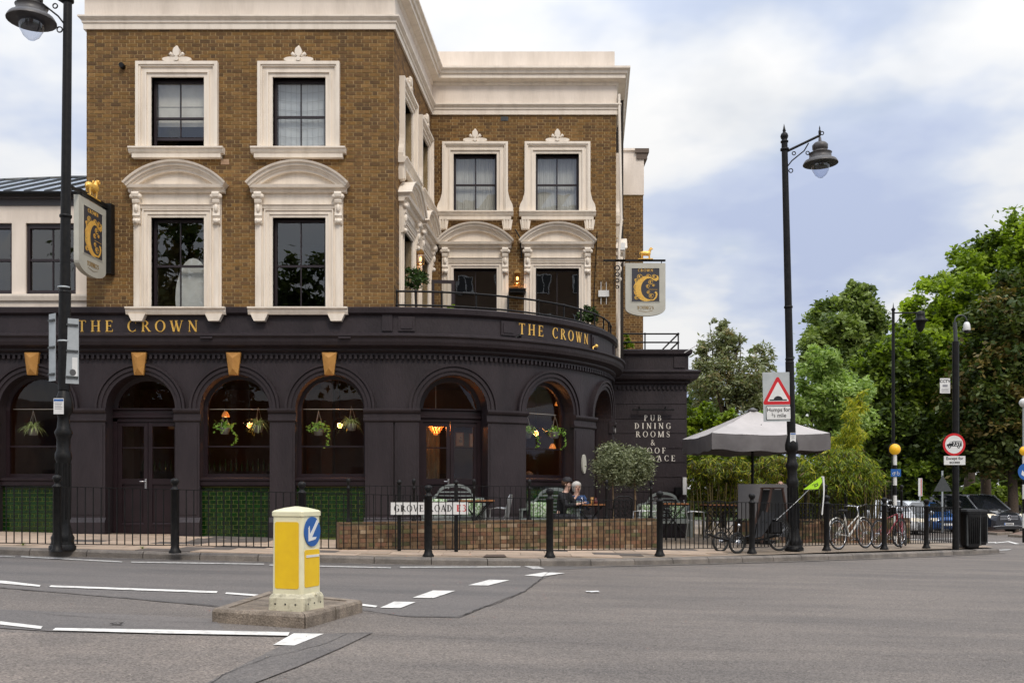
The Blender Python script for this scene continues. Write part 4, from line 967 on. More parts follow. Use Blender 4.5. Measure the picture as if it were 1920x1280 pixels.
# low brick wall of the terrace, with its own railing
wbr = [mat('wall_brick_tan', (0.227, 0.149, 0.081), .92, (0.160, 0.104, 0.057), 8, .6, 70, per=.25), mat('wall_brick_brown', (0.160, 0.095, 0.048), .92, (0.109, 0.068, 0.038), 8, .6, 70, per=.25), mat('wall_brick_red', (0.202, 0.104, 0.057), .92, (0.143, 0.077, 0.048), 8, .6, 70, per=.25), mat('wall_brick_mossy', (0.126, 0.113, 0.048), .95, (0.084, 0.077, 0.038), 6, .6, 70, per=.2), mat('wall_brick_pale', (0.319, 0.243, 0.162), .9, (0.252, 0.180, 0.114), 8, .5, 70, per=.15)]
def low_wall(label, A, B, z0, z1, nobj):
    d = B - A; L = d.length; T = thing('garden_wall', label, 'wall', (A.x, A.y, z0 + .2), world=True)
    fr = Flat((A.x, A.y), (d.x, d.y), (d.y, -d.x))
    w = brick_wall(fr, 0, L, z0, z1, [], T, nobj=nobj, pick=lambda u, z: True, name='wall_core', mats=wbr, bh=.068, j=.008, pr=.012, rough=.005, back=.22, wts=(4, 5, 2.5, 2.5, .8))
    m = MB(); x = 0
    for e_ in (0, L): fbox(m, fr, e_ - .002, e_ + .002, -.215, .005, z0, z1)
    m.out('wall_end', wbr[1], T); x = 0; tb = MB()
    while x < L - .05:
        e_ = min(x + .215, L); h_ = z1 + random.uniform(.004, .014); tb.rings([[fr(x + .005, .012, z1 - .02), fr(x + .005, -.225, z1 - .02), fr(x + .005, -.225, h_), fr(x + .005, .012, h_)], [fr(e_ - .005, .012, z1 - .02), fr(e_ - .005, -.225, z1 - .02), fr(e_ - .005, -.225, h_), fr(e_ - .005, .012, h_)]], smooth=False, mi=random.choice((0, 1, 1, 1, 3))); x += .215
    tag(tb.out('coping', wbr, T), kind='stuff')
    w.data.materials[0] = mat('wall_lime_mortar', (.17, .13, .085), .95, (.10, .08, .05), 4, .5, 60); return fr, L
A_, B_ = gp(636, 1031, .12), gp(1232, 1031, .12); zt = .66
A_ = Vector((A_.x, A_.y, 0)); B_ = Vector((B_.x, B_.y, 0))
fw, Lw = low_wall('low weathered brown brick wall in front of the pub terrace', A_, B_, -.08, .66, 300)
N_ = Vector((-(B_ - A_).y, (B_ - A_).x, 0)).normalized()
tp = [A_ + N_ * .12 + (B_ - A_) * t for t in (.03, .215, .395, .57, .83, .99)]
fence_line('terrace_railing', 'black railing with small ball finials standing on the low terrace wall', tp, .66, .05, .115, r=.026, ball=.038, posth=.74, barr=.006, base=lambda x, y: .66)
C_, D_ = gp(1386, 1020, .12), gp(1706, 1020, .12); C_.z = D_.z = 0
low_wall('low brick wall behind the white bicycle, right of the street lamp', C_, D_, -.3, .50, 230)
N2 = Vector((-(D_ - C_).y, (D_ - C_).x, 0)).normalized(); tp = [C_ + N2 * .12 + (D_ - C_) * t for t in (.38, .5, .62, .74, .86, .97)]
fence_line('terrace_railing', 'dark railing with ball finials on the brick wall before the bamboo', tp, .78, .06, .10, r=.028, ball=.05, posth=.86, barr=.007, base=lambda x, y: .50)
# balcony rails
def tube_rail(label, fn, us, zs_, r=.022, zf0=5.08):
    p = fn(us[0]); T = thing('balcony_railing', label, 'railing', (p[0], p[1], zf0), world=True)
    n = max(2, int((us[-1] - us[0]) / .15)); 
    for z in zs_:
        m = MB(); m.tube([Vector((*fn(us[0] + (us[-1] - us[0]) * i / n), z)) for i in range(n + 1)], r, 8); m.out('rail', irong if False else iron, T)
    for u in us:
        p = fn(u); m = MB(); m.tube([(*p, zf0 - .05), (*p, zs_[0])], r * .9, 8); m.ball((*p, zs_[0]), r * 1.6, 6); m.ball((*p, zs_[1]), r * 1.5, 6); m.lathe([(r * 2, 0), (r * 2, .02), (r, .05)], (*p, zf0 - .03), 10); m.out('post', iron, T)
    return T
tube_rail('black two-bar pipe railing curving round the first-floor roof terrace', lambda u: (BAY(u, -.03, 0).x, BAY(u, -.03, 0).y), [.05, .45, 1.0, 1.75, 2.5, 3.3, 4.1, 4.75, 5.45, 6.1, 6.7, 7.3, 7.85], (5.43, 5.14))
tube_rail('black two-bar pipe railing on the roof of the right-hand wing', lambda u: (2.75 + u, 26.95) , [0, .85, 1.75], (5.50, 5.27), zf0=5.06)
T = bpy.data.objects['balcony_railing.001'] if 'balcony_railing.001' in bpy.data.objects else None
m = MB(); m.tube([(4.5, 26.95, 5.5), (4.52, 30, 5.5)], .022, 8); m.tube([(4.5, 26.95, 5.27), (4.52, 30, 5.27)], .022, 8); m.out('rail', iron, T)
m = MB(); m.tube([(4.62, 26.7, 4.95), (4.95, 26.6, 5.15)], .012, 6); m.ball((4.95, 26.6, 5.16), .03, 6); m.out('flag_bracket', whitep, PUB)

# ============================================================ TRAFFIC ISLAND + BOLLARD
ip = [gp(397, 1166), gp(572, 1178), gp(680, 1147), gp(505, 1128)]
c0 = sum(ip, Vector()) / 4; ISL = thing('traffic_island', 'small square kerbed traffic island in the road with a yellow and white bollard on it', 'traffic island', tuple(c0), world=True)
hi = .115; kerbi = mat('island_kerb', (.27, .22, .17), .9, (.16, .13, .10), 7, .6, 60, speck=(120, .25))
core = MB(); inn = [c0 + (p - c0) * .80 for p in ip]; core.add([(p.x, p.y, G(p.x, p.y) + hi - .012) for p in inn], [(0, 1, 2, 3)]); core.out('island_surface', mat('island_cement', (.22, .175, .13), .95, (.13, .105, .08), 5, .6, 50, speck=(90, .25)), ISL)
for i in range(4):
    a, b = ip[i], ip[(i + 1) % 4]; a2, b2 = inn[i], inn[(i + 1) % 4]
    for t0, t1 in ((0, .5), (.5, 1)) if i in (1, 3) else ((0, 1),):
        e0, e1 = t0 + .006, t1 - .006; m = MB(); P = []
        for t in (e0, e1):
            o_, n_ = a.lerp(b, t), a2.lerp(b2, t); o2 = o_.lerp(n_, .12)
            P.append([(o_.x, o_.y, G(o_.x, o_.y) - .02), (o_.x, o_.y, G(o_.x, o_.y) + hi - .025), (o2.x, o2.y, G(o_.x, o_.y) + hi), (n_.x, n_.y, G(n_.x, n_.y) + hi), (n_.x, n_.y, G(n_.x, n_.y) - .02)])
        m.rings(P, smooth=False); m.out('kerb_stone', kerbi, ISL)
bb = gp(556, 1139, hi); creamp = mat('bollard_cream_plastic', (.80, .76, .52), .35, (.72, .68, .46), 4, .05, spec=.6)
yel = mat('yellow_reflective', (.86, .56, .01), .35, (.80, .50, .012), 5); dirt = mat('bollard_base_dirt', (.62, .58, .42), .6, (.28, .25, .17), 9, .2, lo=.5, hi=.68)
BOL = thing('traffic_bollard', 'square cream and yellow keep-left bollard with a blue arrow disc on the traffic island', 'bollard', tuple(bb), R(-20))
def sqring(h, z, rr=.03, n=3):
    out_ = []
    for sx, sy in ((1, 1), (-1, 1), (-1, -1), (1, -1)):
        cx, cy = sx * (h - rr), sy * (h - rr); a0 = math.atan2(sy, sx) - math.pi / 4
        for k in range(n + 1): a = a0 + math.pi / 2 * k / n; out_.append((cx + rr * math.cos(a), cy + rr * math.sin(a), z))
    return out_
H = .87; m = MB(); m.rings([sqring(.153, .12), sqring(.151, .5), sqring(.149, H - .075), sqring(.158, H - .07), sqring(.158, H - .035), sqring(.146, H - .022), sqring(.08, H), sqring(.01, H + .012, .005)], smooth=False); m.out('body', creamp, BOL)
m = MB(); m.rings([sqring(.178, -.01), sqring(.176, .10), sqring(.165, .125), sqring(.15, .14)], smooth=False); m.out('base', dirt, BOL)
m = MB()
for sx in (-1, 1):
    for k in (-.1, 0, .1): m.tube([(k, -.175, .05), (k, -.180, .05)], .008, 8); m.tube([(sx * .175, k, .05), (sx * .180, k, .05)], .008, 8)
m.out('bolt', irong, BOL)
def rpanel(x0, x1, z0, z1, fr, w, r=.02):
    po = []
    for cx, cz, a0 in ((x1 - r, z1 - r, 0), (x0 + r, z1 - r, 90), (x0 + r, z0 + r, 180), (x1 - r, z0 + r, 270)):
        for k in range(5): a = R(a0 + 90 * k / 4); po.append((cx + r * math.cos(a), cz + r * math.sin(a)))
    mb = MB(); fprism(mb, fr, po, w - .004, w); return mb
LF = Flat((0, -.1505), (1, 0), (0, -1)); RF = Flat((.1505, 0), (0, 1), (1, 0))
rpanel(-.118, .118, .18, H - .12, LF, .006).out('yellow_panel', yel, BOL)
rpanel(-.118, .118, .19, .51, RF, .006).out('yellow_panel', yel, BOL)
m = MB(); fbox(m, RF, -.10, .11, .004, .010, .445, .465); m.out('paper_strip', whitep, BOL)
blue = mat('sign_blue', (.012, .10, .36), .4); m = MB(); cz = .665
m.prism([(.128 * math.cos(2 * math.pi * k / 32), cz + .128 * math.sin(2 * math.pi * k / 32)) for k in range(32)], lambda u, z: RF(u, .002, z), lambda u, z: RF(u, .010, z)); dsc = m.out('blue_disc', blue, BOL)
m = MB()
def ar(pts): m.prism(pts, lambda u, z: RF(u, .009, z), lambda u, z: RF(u, .013, z))
a = R(225 + 4); dx, dz = math.cos(a), math.sin(a); nx, nz = -dz, dx; q = lambda s_, t: (.006 + dx * s_ + nx * t, cz + .004 + dz * s_ + nz * t)
ar([q(-.115, -.017), q(.0, -.017), q(.0, .017), q(-.115, .017)]); ar([q(.115, 0), q(.03, .075), q(.003, .075), q(.052, .019), q(-.002, .019), q(-.002, -.019), q(.052, -.019), q(.003, -.075), q(.03, -.075)]); m.out('white_arrow', whitep, dsc)
m = MB(); m.ball(RF(.02, .004, .115), .024, 6); m.tube([RF(.02, 0, .1), RF(.03, .03, .125)], .012, 6); m.out('socket', dirt, BOL)

# ============================================================ STREET LAMPS
def street_lamp(label, base, s, arm_dir, lean=0, arm=.62):
    T = thing('street_lamp', label, 'street lamp', tuple(base), group='heritage street lamps on the pavement'); T.rotation_euler = (0, lean, 0)
    m = MB(); prof = [(.20, 0), (.20, .05), (.175, .07), (.165, .12), (.175, .16), (.15, .20), (.115, .32), (.105, .36), (.105, 1.15), (.125, 1.2), (.125, 1.26), (.10, 1.31), (.10, 1.45), (.12, 1.5), (.135, 1.54), (.10, 1.60), (.085, 1.72), (.10, 1.78), (.135, 1.81), (.14, 1.9), (.12, 1.97), (.09, 2.06), (.072, 2.1)]
    m.lathe([(r * s * .82, z * s * .97) for r, z in prof], n=20); m.out('base_column', iron, T)
    for k in range(10):
        a = 2 * math.pi * k / 10; mm = MB(); c, s2 = math.cos(a), math.sin(a)
        mm.tube([(c * r * s * .82, s2 * r * s * .82, z * s * .97) for r, z in ((.106, .40), (.108, .8), (.106, 1.14))], .012 * s, 5); mm.out('flute', iron, T)
    m = MB(); ht = 7.45 * s
    m.tube([(0, 0, 2.03 * s), (0, 0, 3.3 * s)], .074 * s, 14); m.tube([(0, 0, 3.3 * s), (0, 0, ht * .96)], [.066 * s, .052 * s], 14)
    for z in (3.28, 3.34, 4.25, 7.0): m.lathe([(.055 * s, -.03), (.075 * s, -.02), (.075 * s, .02), (.055 * s, .03)], (0, 0, z * s), 14)
    m.lathe([(.045 * s, 0), (.068 * s, .01), (.068 * s, .04), (.04 * s, .06), (.06 * s, .10), (.07 * s, .14), (.055 * s, .19), (.02 * s, .23), (.03 * s, .25), (.018 * s, .30), (.002, .40)], (0, 0, ht * .955), 12); m.out('pole', iron, T)
    d = arm_dir; m = MB(); z0 = 6.95 * s; m.tube([(0, 0, z0), (d * arm * s, 0, z0 + .28 * s)], .022 * s, 8); m.tube([(0, 0, z0 - .30 * s), (d * .12 * s, 0, z0 - .15 * s), (d * .34 * s, 0, z0 + .02 * s), (d * .42 * s, 0, z0 + .15 * s)], .012 * s, 6)
    for cx, cz, rr in ((.10, -.32, .035), (.40, -.02, .03), (.16, -.02, .03), (arm + .04, .32, .03)): m.torus((d * cx * s, 0, z0 + cz * s), rr * s, .009 * s, n=10, k=5)
    m.lathe([(.02, 0), (.028, .04), (.03, .10), (.01, .14), (.016, .16), (.001, .22)], (d * arm * s, 0, z0 + .27 * s), 10); m.out('arm', iron, T)
    c = (d * arm * s, 0, z0 - .02 * s); m = MB()
    m.lathe([(r * s, z * s) for r, z in ((.30, -.20), (.30, -.19), (.27, -.14), (.19, -.10), (.185, -.02), (.20, -.01), (.12, .01), (.115, .05), (.13, .06), (.135, .13), (.10, .17), (.03, .19), (.02, .27))], c, 24)
    m.lathe([(r * s, z * s) for r, z in ((.295, -.20), (.26, -.165), (.15, -.14), (.02, -.14))], c, 24); m.out('lamp_hood', mat('lamp_grey', (.09, .085, .082), .45, (.065, .06, .06), 6), T)
    m = MB(); m.lathe([(r * s, z * s) for r, z in ((.155, -.16), (.16, -.22), (.14, -.31), (.095, -.39), (.04, -.435), (.002, -.44))], c, 20); m.out('lamp_bowl', glass_mat('lamp_bowl_glass', (.80, .83, .90), ior=1.4, add=.06) if 'lamp_bowl_glass' not in MATS else MATS['lamp_bowl_glass'], T)
    return T
bl_ = gp(117, 1029, .12); bl_.z = GP(bl_.x, bl_.y) - .01
street_lamp('tall black street lamp at the left, beside the left pub sign', bl_, (EYE + 884 * bl_.y / FPX - bl_.z) / 6.73, -1, R(.55), .46)
br_ = gp(1489, 1036, .12); br_.z = GP(br_.x, br_.y)
street_lamp('black street lamp at the right carrying the triangular road-hump sign', br_, (EYE + 690 * br_.y / FPX - br_.z) / 7.42, 1, R(-1.35))
# backs of two traffic signs on the left lamp
def sign_back(label, px0, px1, y0, y1, D, ang):
    a, b = at(px0, (y0 + y1) / 2, D), at(px1, (y0 + y1) / 2, D); c = (a + b) / 2; w = abs(b.x - a.x) / math.cos(ang); h = (y1 - y0) * D / FPX
    T = thing('sign_board', label, 'road sign', (c.x, c.y, c.z - h / 2), ang); m = MB(); m.box(-w / 2, w / 2, -.004, .004, 0, h); m.out('plate', galv, T)
    for z in (.1, .5, .9):
        m = MB(); m.box(-w / 2 + .01, w / 2 - .01, -.03, -.004, h * z - .015, h * z + .015); m.out('channel', irong, T)
    return T
D0 = bl_.y - .02
sign_back('narrow grey back of a road sign on the left side of the left lamp', 89, 107, 588, 714, D0, R(-35))
T = sign_back('grey back of a road sign with stickers, right of the left lamp', 125, 145, 597, 719, D0, R(30))
m = MB(); m.prism([(-.07 + .05 * math.cos(k * .8), .18 + .055 * math.sin(k * .8)) for k in range(8)], lambda x, z: (x + .08, -.006, z), lambda x, z: (x + .08, -.008, z)); m.out('sticker', mat('sticker_dark', (.08, .08, .08), .6), T)
m = MB(); m.box(.0, .08, -.0065, -.005, .1, .42); m.out('sticker', whitep, T)
m = MB()
for z in (4.48, 3.62): m.lathe([(.098, -.015), (.104, -.01), (.104, .01), (.098, .015)], (bl_.x + .03, bl_.y, z), 16)
tag(m.out('sign_clamp', galv), 'grey metal clamp bands round the left lamp post holding the signs', 'clamp', kind='stuff')
def notice(label, px, py, w, h, D):
    p = at(px, py, D); T = thing('notice', label, 'notice', tuple(p)); m = MB(); m.box(-w / 2, w / 2, -.005, 0, 0, h); m.out('plate', whitep, T)
    m = MB(); m.box(-w / 2 + .005, w / 2 - .005, -.007, -.0045, h * .82, h * .95); m.out('blue_band', blue, T)
    m = MB()
    for k in range(5): m.box(-w / 2 + .02, w / 2 - .02 - .01 * (k % 3), -.0065, -.0045, h * (.72 - .1 * k), h * (.755 - .1 * k))
    m.out('print_lines', mat('print_grey', (.25, .25, .27), .7), T); return T
notice('small white parking notice strapped to the left lamp post', 110, 776, .16, .25, bl_.y - .16)
notice('small white notice strapped to the right lamp below the hump sign', 1487, 828, .12, .19, br_.y - .11)

# hump warning sign
p0 = at(1460, 790, br_.y - .11); HS = thing('warning_sign', 'grey square sign with a red triangle and a road hump, mounted on the right lamp', 'road sign', (p0.x, p0.y, p0.z), R(-3))
HS.rotation_euler = (0, R(-1.5), R(8)); k_ = br_.y / FPX; w, h = 29.5 * k_, 92 * k_
signgrey = mat('sign_plate_grey', (.43, .46, .46), .45, (.38, .41, .41), 5); red = mat('sign_red', (.55, .012, .018), .4); blk = mat('sign_black', (.012, .012, .014), .45)
m = MB(); m.box(-w, w, -.004, 0, 0, h); m.out('plate', signgrey, HS)
def trip(r0, r1, cx, cz, fy, rr=.0):
    return
def rtri(cx, cz, R_, y0, y1, m_, name, par, rc=.04):
    mb = MB(); po = []
    for k in range(3):
        a = R(90 + 120 * k); px_, pz_ = (R_ - rc * 2) * math.cos(a), (R_ - rc * 2) * math.sin(a)
        for j in range(5): b = a + R(-60 + 30 * j); po.append((cx + px_ + rc * math.cos(b), cz + pz_ + rc * math.sin(b)))
    mb.prism(po, lambda x, z: (x, y0, z), lambda x, z: (x, y1, z)); return mb.out(name, m_, par)
cz = 50 * k_; rtri(0, cz, 36.5 * k_, -.004, -.006, red, 'red_triangle', HS); rtri(0, cz, 24.5 * k_, -.006, -.008, whitep, 'white_triangle', HS, .012)
m = MB(); po = [(-17 * k_, 0), (17 * k_, 0), (17 * k_, 2.2 * k_), (11 * k_, 2.4 * k_)] + [(9.5 * k_ * math.cos(R(15 + 150 * j / 10)), 8.5 * k_ * math.sin(R(15 + 150 * j / 10))) for j in range(11)] + [(-11 * k_, 2.4 * k_), (-17 * k_, 2.2 * k_)]
m.prism([(x, z + cz - 11 * k_) for x, z in po], lambda x, z: (x, -.008, z), lambda x, z: (x, -.0095, z)); m.out('hump_symbol', blk, HS)
FH = Flat((0, 0), (1, 0), (0, -1))
rpanel(-24.5 * k_, 24.5 * k_, 3 * k_, 31 * k_ - .02, FH, .006).out('black_border', blk, HS); rpanel(-23.3 * k_, 23.3 * k_, 4.2 * k_, 31 * k_ - .032, FH, .008).out('white_panel', whitep, HS)
RX = Matrix.Rotation(R(90), 4, 'X')
sans_text('Humps for', 10.5 * k_, 'letters', blk, HS, Matrix.Translation((0, -.0095, 18.5 * k_)) @ RX, bold=.0012)
sans_text('mile', 10.5 * k_, 'letters', blk, HS, Matrix.Translation((6 * k_, -.0095, 8 * k_)) @ RX, bold=.0012)
sans_text('2', 6.5 * k_, 'letters', blk, HS, Matrix.Translation((-12.5 * k_, -.0095, 11.5 * k_)) @ RX, bold=.001); sans_text('3', 6.5 * k_, 'letters', blk, HS, Matrix.Translation((-8.0 * k_, -.0095, 8 * k_)) @ RX, bold=.001)
m = MB(); m.tube([(-12 * k_, -.0095, 9 * k_), (-8.5 * k_, -.0095, 15 * k_)], .0022, 4); m.out('fraction_stroke', blk, HS)

# GROVE ROAD E3
k_ = .0098; Y_ = 17.75; a_, b_ = at(733, 965, Y_), at(878, 965, Y_); GS = thing('street_name_sign', 'white street name plate reading GROVE ROAD E3 on two black posts', 'street sign', ((a_.x + b_.x) / 2, Y_, GP(0, Y_)), R(9))
w = (b_.x - a_.x) / 2 / math.cos(R(9)) ; z0, z1 = a_.z - GS.location.z, at(0, 940, Y_).z - GS.location.z
m = MB(); m.box(-w, w, -.01, .005, z0, z1); m.out('plate', whitep, GS)
m = MB(); 
for x0, x1, q0, q1 in ((-w, w, z0, z0 + .009), (-w, w, z1 - .009, z1), (-w, -w + .009, z0 + .009, z1 - .009), (w - .009, w, z0 + .009, z1 - .009)): m.box(x0, x1, -.013, -.009, q0, q1)
m.out('border', blk, GS)
serif_text(None, FH, 'GROVE ROAD', -w + .065, z0 + .062, .118, .14, .0105, .003, fit=w * 2 * .745, parent=GS, m=blk, T=.2, t=.09); serif_text(None, FH, 'E3', w - .215, z0 + .062, .118, .12, .0105, .003, parent=GS, m=red, T=.22, t=.09)
for x in (-w + .16, w - .22):
    m = MB(); m.box(x - .032, x + .032, .006, .07, -.1, z1 + .30); m.lathe([(.02, 0), (.045, .03), (.045, .06), (.01, .09)], (x, .038, z1 + .30), 10); m.out('post', iron, GS)

# ============================================================ HANGING PUB SIGNS
boardm = mat('pub_sign_stone_paint', (.50, .49, .42), .5, (.45, .44, .38), 4); navy = mat('pub_sign_slate', (.035, .035, .045), .5)
def emblem(fr, cx, cz, W_, H_, par, w0):
    # ornate letter C with scrollwork
    def pth(pts, ws, name='gold_scroll', dw=.006):
        mb = MB()
        for i, p in enumerate(_path(pts, ws)): mb.prism([(cx + x * W_, cz + z * H_) for x, z in p], lambda u, z: fr(u, w0, z), lambda u, z, i=i: fr(u, w0 + dw + .0003 * (i % 3), z))
        return mb.out(name, goldm, par)
    n = 22; arc = _arcp(.06, -.08, .36, .37, 62, 292, n)
    pth(arc, [.03 + .10 * math.sin(math.pi * i / n) ** 1.4 for i in range(n + 1)], 'gold_letter')
    arc = _arcp(.13, -.08, .34, .35, 75, 285, n); pth(arc, [.02 + .085 * math.sin(math.pi * i / n) ** 1.4 for i in range(n + 1)], 'gold_letter', .008)
    pth([(.20, .25), (.30, .22), (.40, .20), (.43, .28), (.40, .34)], [.04, .07, .09, .06, .02], 'gold_letter'); pth([(.16, -.44), (.28, -.43), (.37, -.34), (.39, -.22), (.33, -.18)], [.03, .04, .05, .07, .05], 'gold_letter')
    for x, z, r in ((-.20, .30, .09), (.10, .31, .08), (.30, .30, .08), (.18, .13, .08), (.28, .03, .04), (.08, -.0, .06), (.10, -.19, .05), (.20, -.30, .08), (-.33, .20, .05), (-.32, -.36, .06), (-.22, -.36, .03)):
        pth(_arcp(x, z, r, r * .8, 0, 330, 12), [.014] * 13); pth(_arcp(x, z, r * .3, r * .25, 60, 300, 6), [.03, .05, .06, .06, .05, .03, .02])
    pth([(-.36, .24), (-.33, .10), (-.40, .0), (-.38, -.12)], [.012, .04, .03, .01]); pth([(-.40, -.12), (-.37, -.22), (-.32, -.30)], [.012, .04, .012]); pth([(.08, -.10), (.42, -.105)], [.008, .008])
def shield(mb, fr, W_, z0, z1, drop, w0, w1):
    po = [(-W_ / 2, z1), (-W_ / 2, z0)] + [(W_ / 2 * math.sin(R(-90 + 180 * i / 14)) , z0 - drop * math.cos(R(-90 + 180 * i / 14))) for i in range(1, 14)] + [(W_ / 2, z0), (W_ / 2, z1)]
    mb.prism(po, lambda u, z: fr(u, w0, z), lambda u, z: fr(u, w1, z))
def pub_sign(label, loc, rz, W_, H_, both):
    T = thing('pub_sign', label, 'pub sign', loc, rz); z1 = H_; z0 = .14 * H_; dr = .14 * H_; fr = FH
    m = MB(); shield(m, fr, W_, z0, z1, dr, -.075, .03); m.out('board', boardm, T)
    m = MB(); fbox(m, fr, -W_ * .345, W_ * .345, .025, .034, .27 * H_, .90 * H_); pn = m.out('dark_panel', navy, T)
    m = MB(); 
    for x0, x1, q0, q1 in ((-.36, -.345, .262, .908), (.345, .36, .262, .908), (-.345, .345, .262, .27), (-.345, .345, .90, .908)): fbox(m, fr, x0 * W_, x1 * W_, .025, .042, q0 * H_, q1 * H_)
    m.out('panel_bead', boardm, T)
    emblem(fr, .0, .56 * H_, W_ * .72, H_ * .60, pn, .0335)
    m = MB(); serif_text(m, fr, 'CROWN', 0, .835 * H_, .052 * H_, .18, .034, .004, fit=W_ * .38, center=True, T=.2, t=.12); m.out('lettering', goldm, pn); m.v
    m = MB(); serif_text(m, fr, "YOUNG'S", 0, .125 * H_, .062 * H_, .06, .030, .006, fit=W_ * .42, center=True, T=.26, t=.17); m.out('lettering', mat('bronze_letters', (.30, .19, .06), .4, metal=.4), T)
    m = MB(); m.tube([fr(-W_ * .18, .033, .10 * H_), fr(0, .033, .075 * H_), fr(W_ * .18, .033, .10 * H_)], .004, 5); m.out('underline', MATS['bronze_letters'], T)
    # iron beam, hooks
    m = MB(); m.box(-W_ * .75, W_ * .5, -.04, .02, H_ + .045, H_ + .09)
    for x in (-.4, .4): m.tube([(W_ * x, -.02, H_ - .01), (W_ * x, -.02, H_ + .05)], .012, 6)
    m.out('hanging_beam', iron, T)
    # gilded ram on the beam
    r_ = MB(); zb = H_ + .09; s = .30 if not both else .42
    r_.box(-s * .62, s * .62, -.07, .05, zb, zb + .02)
    r_.rings([[(x, math.cos(a) * q * s - .01, zb + (.52 + math.sin(a) * q * 1.05) * s) for a in [2 * math.pi * k / 10 for k in range(10)]] for x, q in ((-.46 * s, .03), (-.42 * s, .15), (-.2 * s, .19), (.1 * s, .19), (.32 * s, .21), (.42 * s, .12), (.45 * s, .03))])
    for x in (-.36, -.26, .26, .36): r_.tube([(x * s, (-.05 if x in (-.36, .26) else .04), zb + .42 * s), (x * s + .01, (-.05 if x in (-.36, .26) else .04), zb + .2 * s), (x * s, (-.05 if x in (-.36, .26) else .04), zb + .02)], [.07 * s, .04 * s, .035 * s], 7)
    r_.tube([(.32 * s, -.01, zb + .62 * s), (.42 * s, -.01, zb + .85 * s), (.52 * s, -.01, zb + .95 * s), (.64 * s, -.01, zb + .86 * s)], [.14 * s, .10 * s, .09 * s, .035 * s], 8)
    for k in (-1, 1): r_.torus((.44 * s, -.01 + k * .055, zb + .88 * s), .085 * s, .032 * s, n=12, k=6)
    r_.tube([(-.45 * s, -.01, zb + .6 * s), (-.5 * s, -.01, zb + .45 * s)], .03 * s, 6); r_.out('gilded_ram', goldm, T)
    return T
D1 = 25.2; p = at(1210, 591, D1); W1 = 75 * D1 / FPX; H1 = 99 * D1 / FPX
S1 = pub_sign('face-on hanging pub sign with gold letter C, right of the brick block', (p.x, p.y, p.z - .02), 0, W1, H1, False)
m = MB(); m.box(-W1 * 1.05, -W1 * .5, -.04, .02, H1 + .045, H1 + .09)
for k in range(4): m.torus((-W1 * .70, -.01, H1 - .12 - .16 * k), .06 - .008 * k, .014, n=12, k=5)
m.tube([(-W1 * .78, 0, H1 + .05), (-W1 * .78, 0, H1 - .9)], .012, 6); m.out('scroll_bracket', iron, S1)
# the left sign projects from the front wall, its face turned mostly along the street
ys = 20.0; p = at(166, 520, ys)
S2 = pub_sign('hanging pub sign seen nearly edge-on, beside the left street lamp', (-8.5, 20.12, at(0, 519, 20.12).z), R(86), 1.12, 1.50, True)
m = MB(); m.box(-.50, .74, -.05, .02, 1.50 + .04, 1.50 + .13); m.box(.60, .76, -.12, .10, .20, 1.66); m.out('wall_bracket', iron, S2)
# ============================================================ LAMPS, PLANTS AND THINGS IN THE BAR
glow = mat('warm_lamp_glow', (1, .42, .10), .5, emit=5, ecol=(1, .45, .12)); glow2 = mat('amber_glass', (.9, .35, .08), .3, emit=.45, ecol=(1, .32, .06))
def point(loc, e, col=(1, .55, .25), r=.06):
    l_ = bpy.data.lights.new('bulb_light', 'POINT'); l_.energy = e; l_.color = col; l_.shadow_soft_size = r; o = bpy.data.objects.new('bulb_light', l_); COL.objects.link(o); return o
def pendant(label, p, shade='globe', e=14):
    T = thing('pendant_lamp', label, 'pendant lamp', tuple(p)); m = MB(); m.tube([(0, 0, .12), (0, 0, 4.1 - p.z)], .006, 5); m.out('flex', iron, T)
    m = MB(); m.ball((0, 0, 0), .045, 8); m.out('bulb', glow, T)
    m = MB()
    if shade == 'globe': m.lathe([(.15 * math.sin(a), -.15 * math.cos(a)) for a in [.15 + 2.9 * k / 10 for k in range(11)]], n=16); m.out('glass_globe', glass_mat('smoked_globe', (.75, .5, .35), 1.35, add=.03) if 'smoked_globe' not in MATS else MATS['smoked_globe'], T)
    else: m.lathe([(.02, .09), (.04, .08), (.07, .03), (.09, -.03), (.085, -.04), (.06, .01)], n=14); m.out('shade', glow2, T)
    l_ = point((0, 0, -.06), e * 3); l_.parent = T; return T
leafA = leaf_mat('leaf_spider', (.30, .40, .14), (.55, .62, .34), trans=.25); leafB = leaf_mat('leaf_pothos', (.16, .34, .05), (.32, .52, .12), trans=.25)
def blade(mb, p0, d, L, w, droop, n=4, mi=0):
    d = Vector(d).normalized(); side = d.cross(Vector((0, 0, 1)));
    side = side.normalized() if side.length > .01 else Vector((1, 0, 0)); pts = []
    for i in range(n + 1):
        t = i / n; c = Vector(p0) + d * L * t + Vector((0, 0, -droop * t * t * L)); ww = w * (1 - t) ** .6 if t < 1 else .0004; pts.append([c - side * ww / 2, c + side * ww / 2])
    mb.rings(pts, close=False, cap=False, mi=mi)
def leafquad(mb, c, s, nrm=None, mi=0, asp=.6):
    a = Vector((random.gauss(0, 1), random.gauss(0, 1), random.gauss(0, .7))).normalized(); b = a.cross(Vector((random.gauss(0, 1), random.gauss(0, 1), random.gauss(0, 1)))).normalized() * asp
    c = Vector(c); mb.add([c - a * s, c - b * s * .7, c + a * s, c + b * s * .7], [(0, 1, 2, 3)], mi)
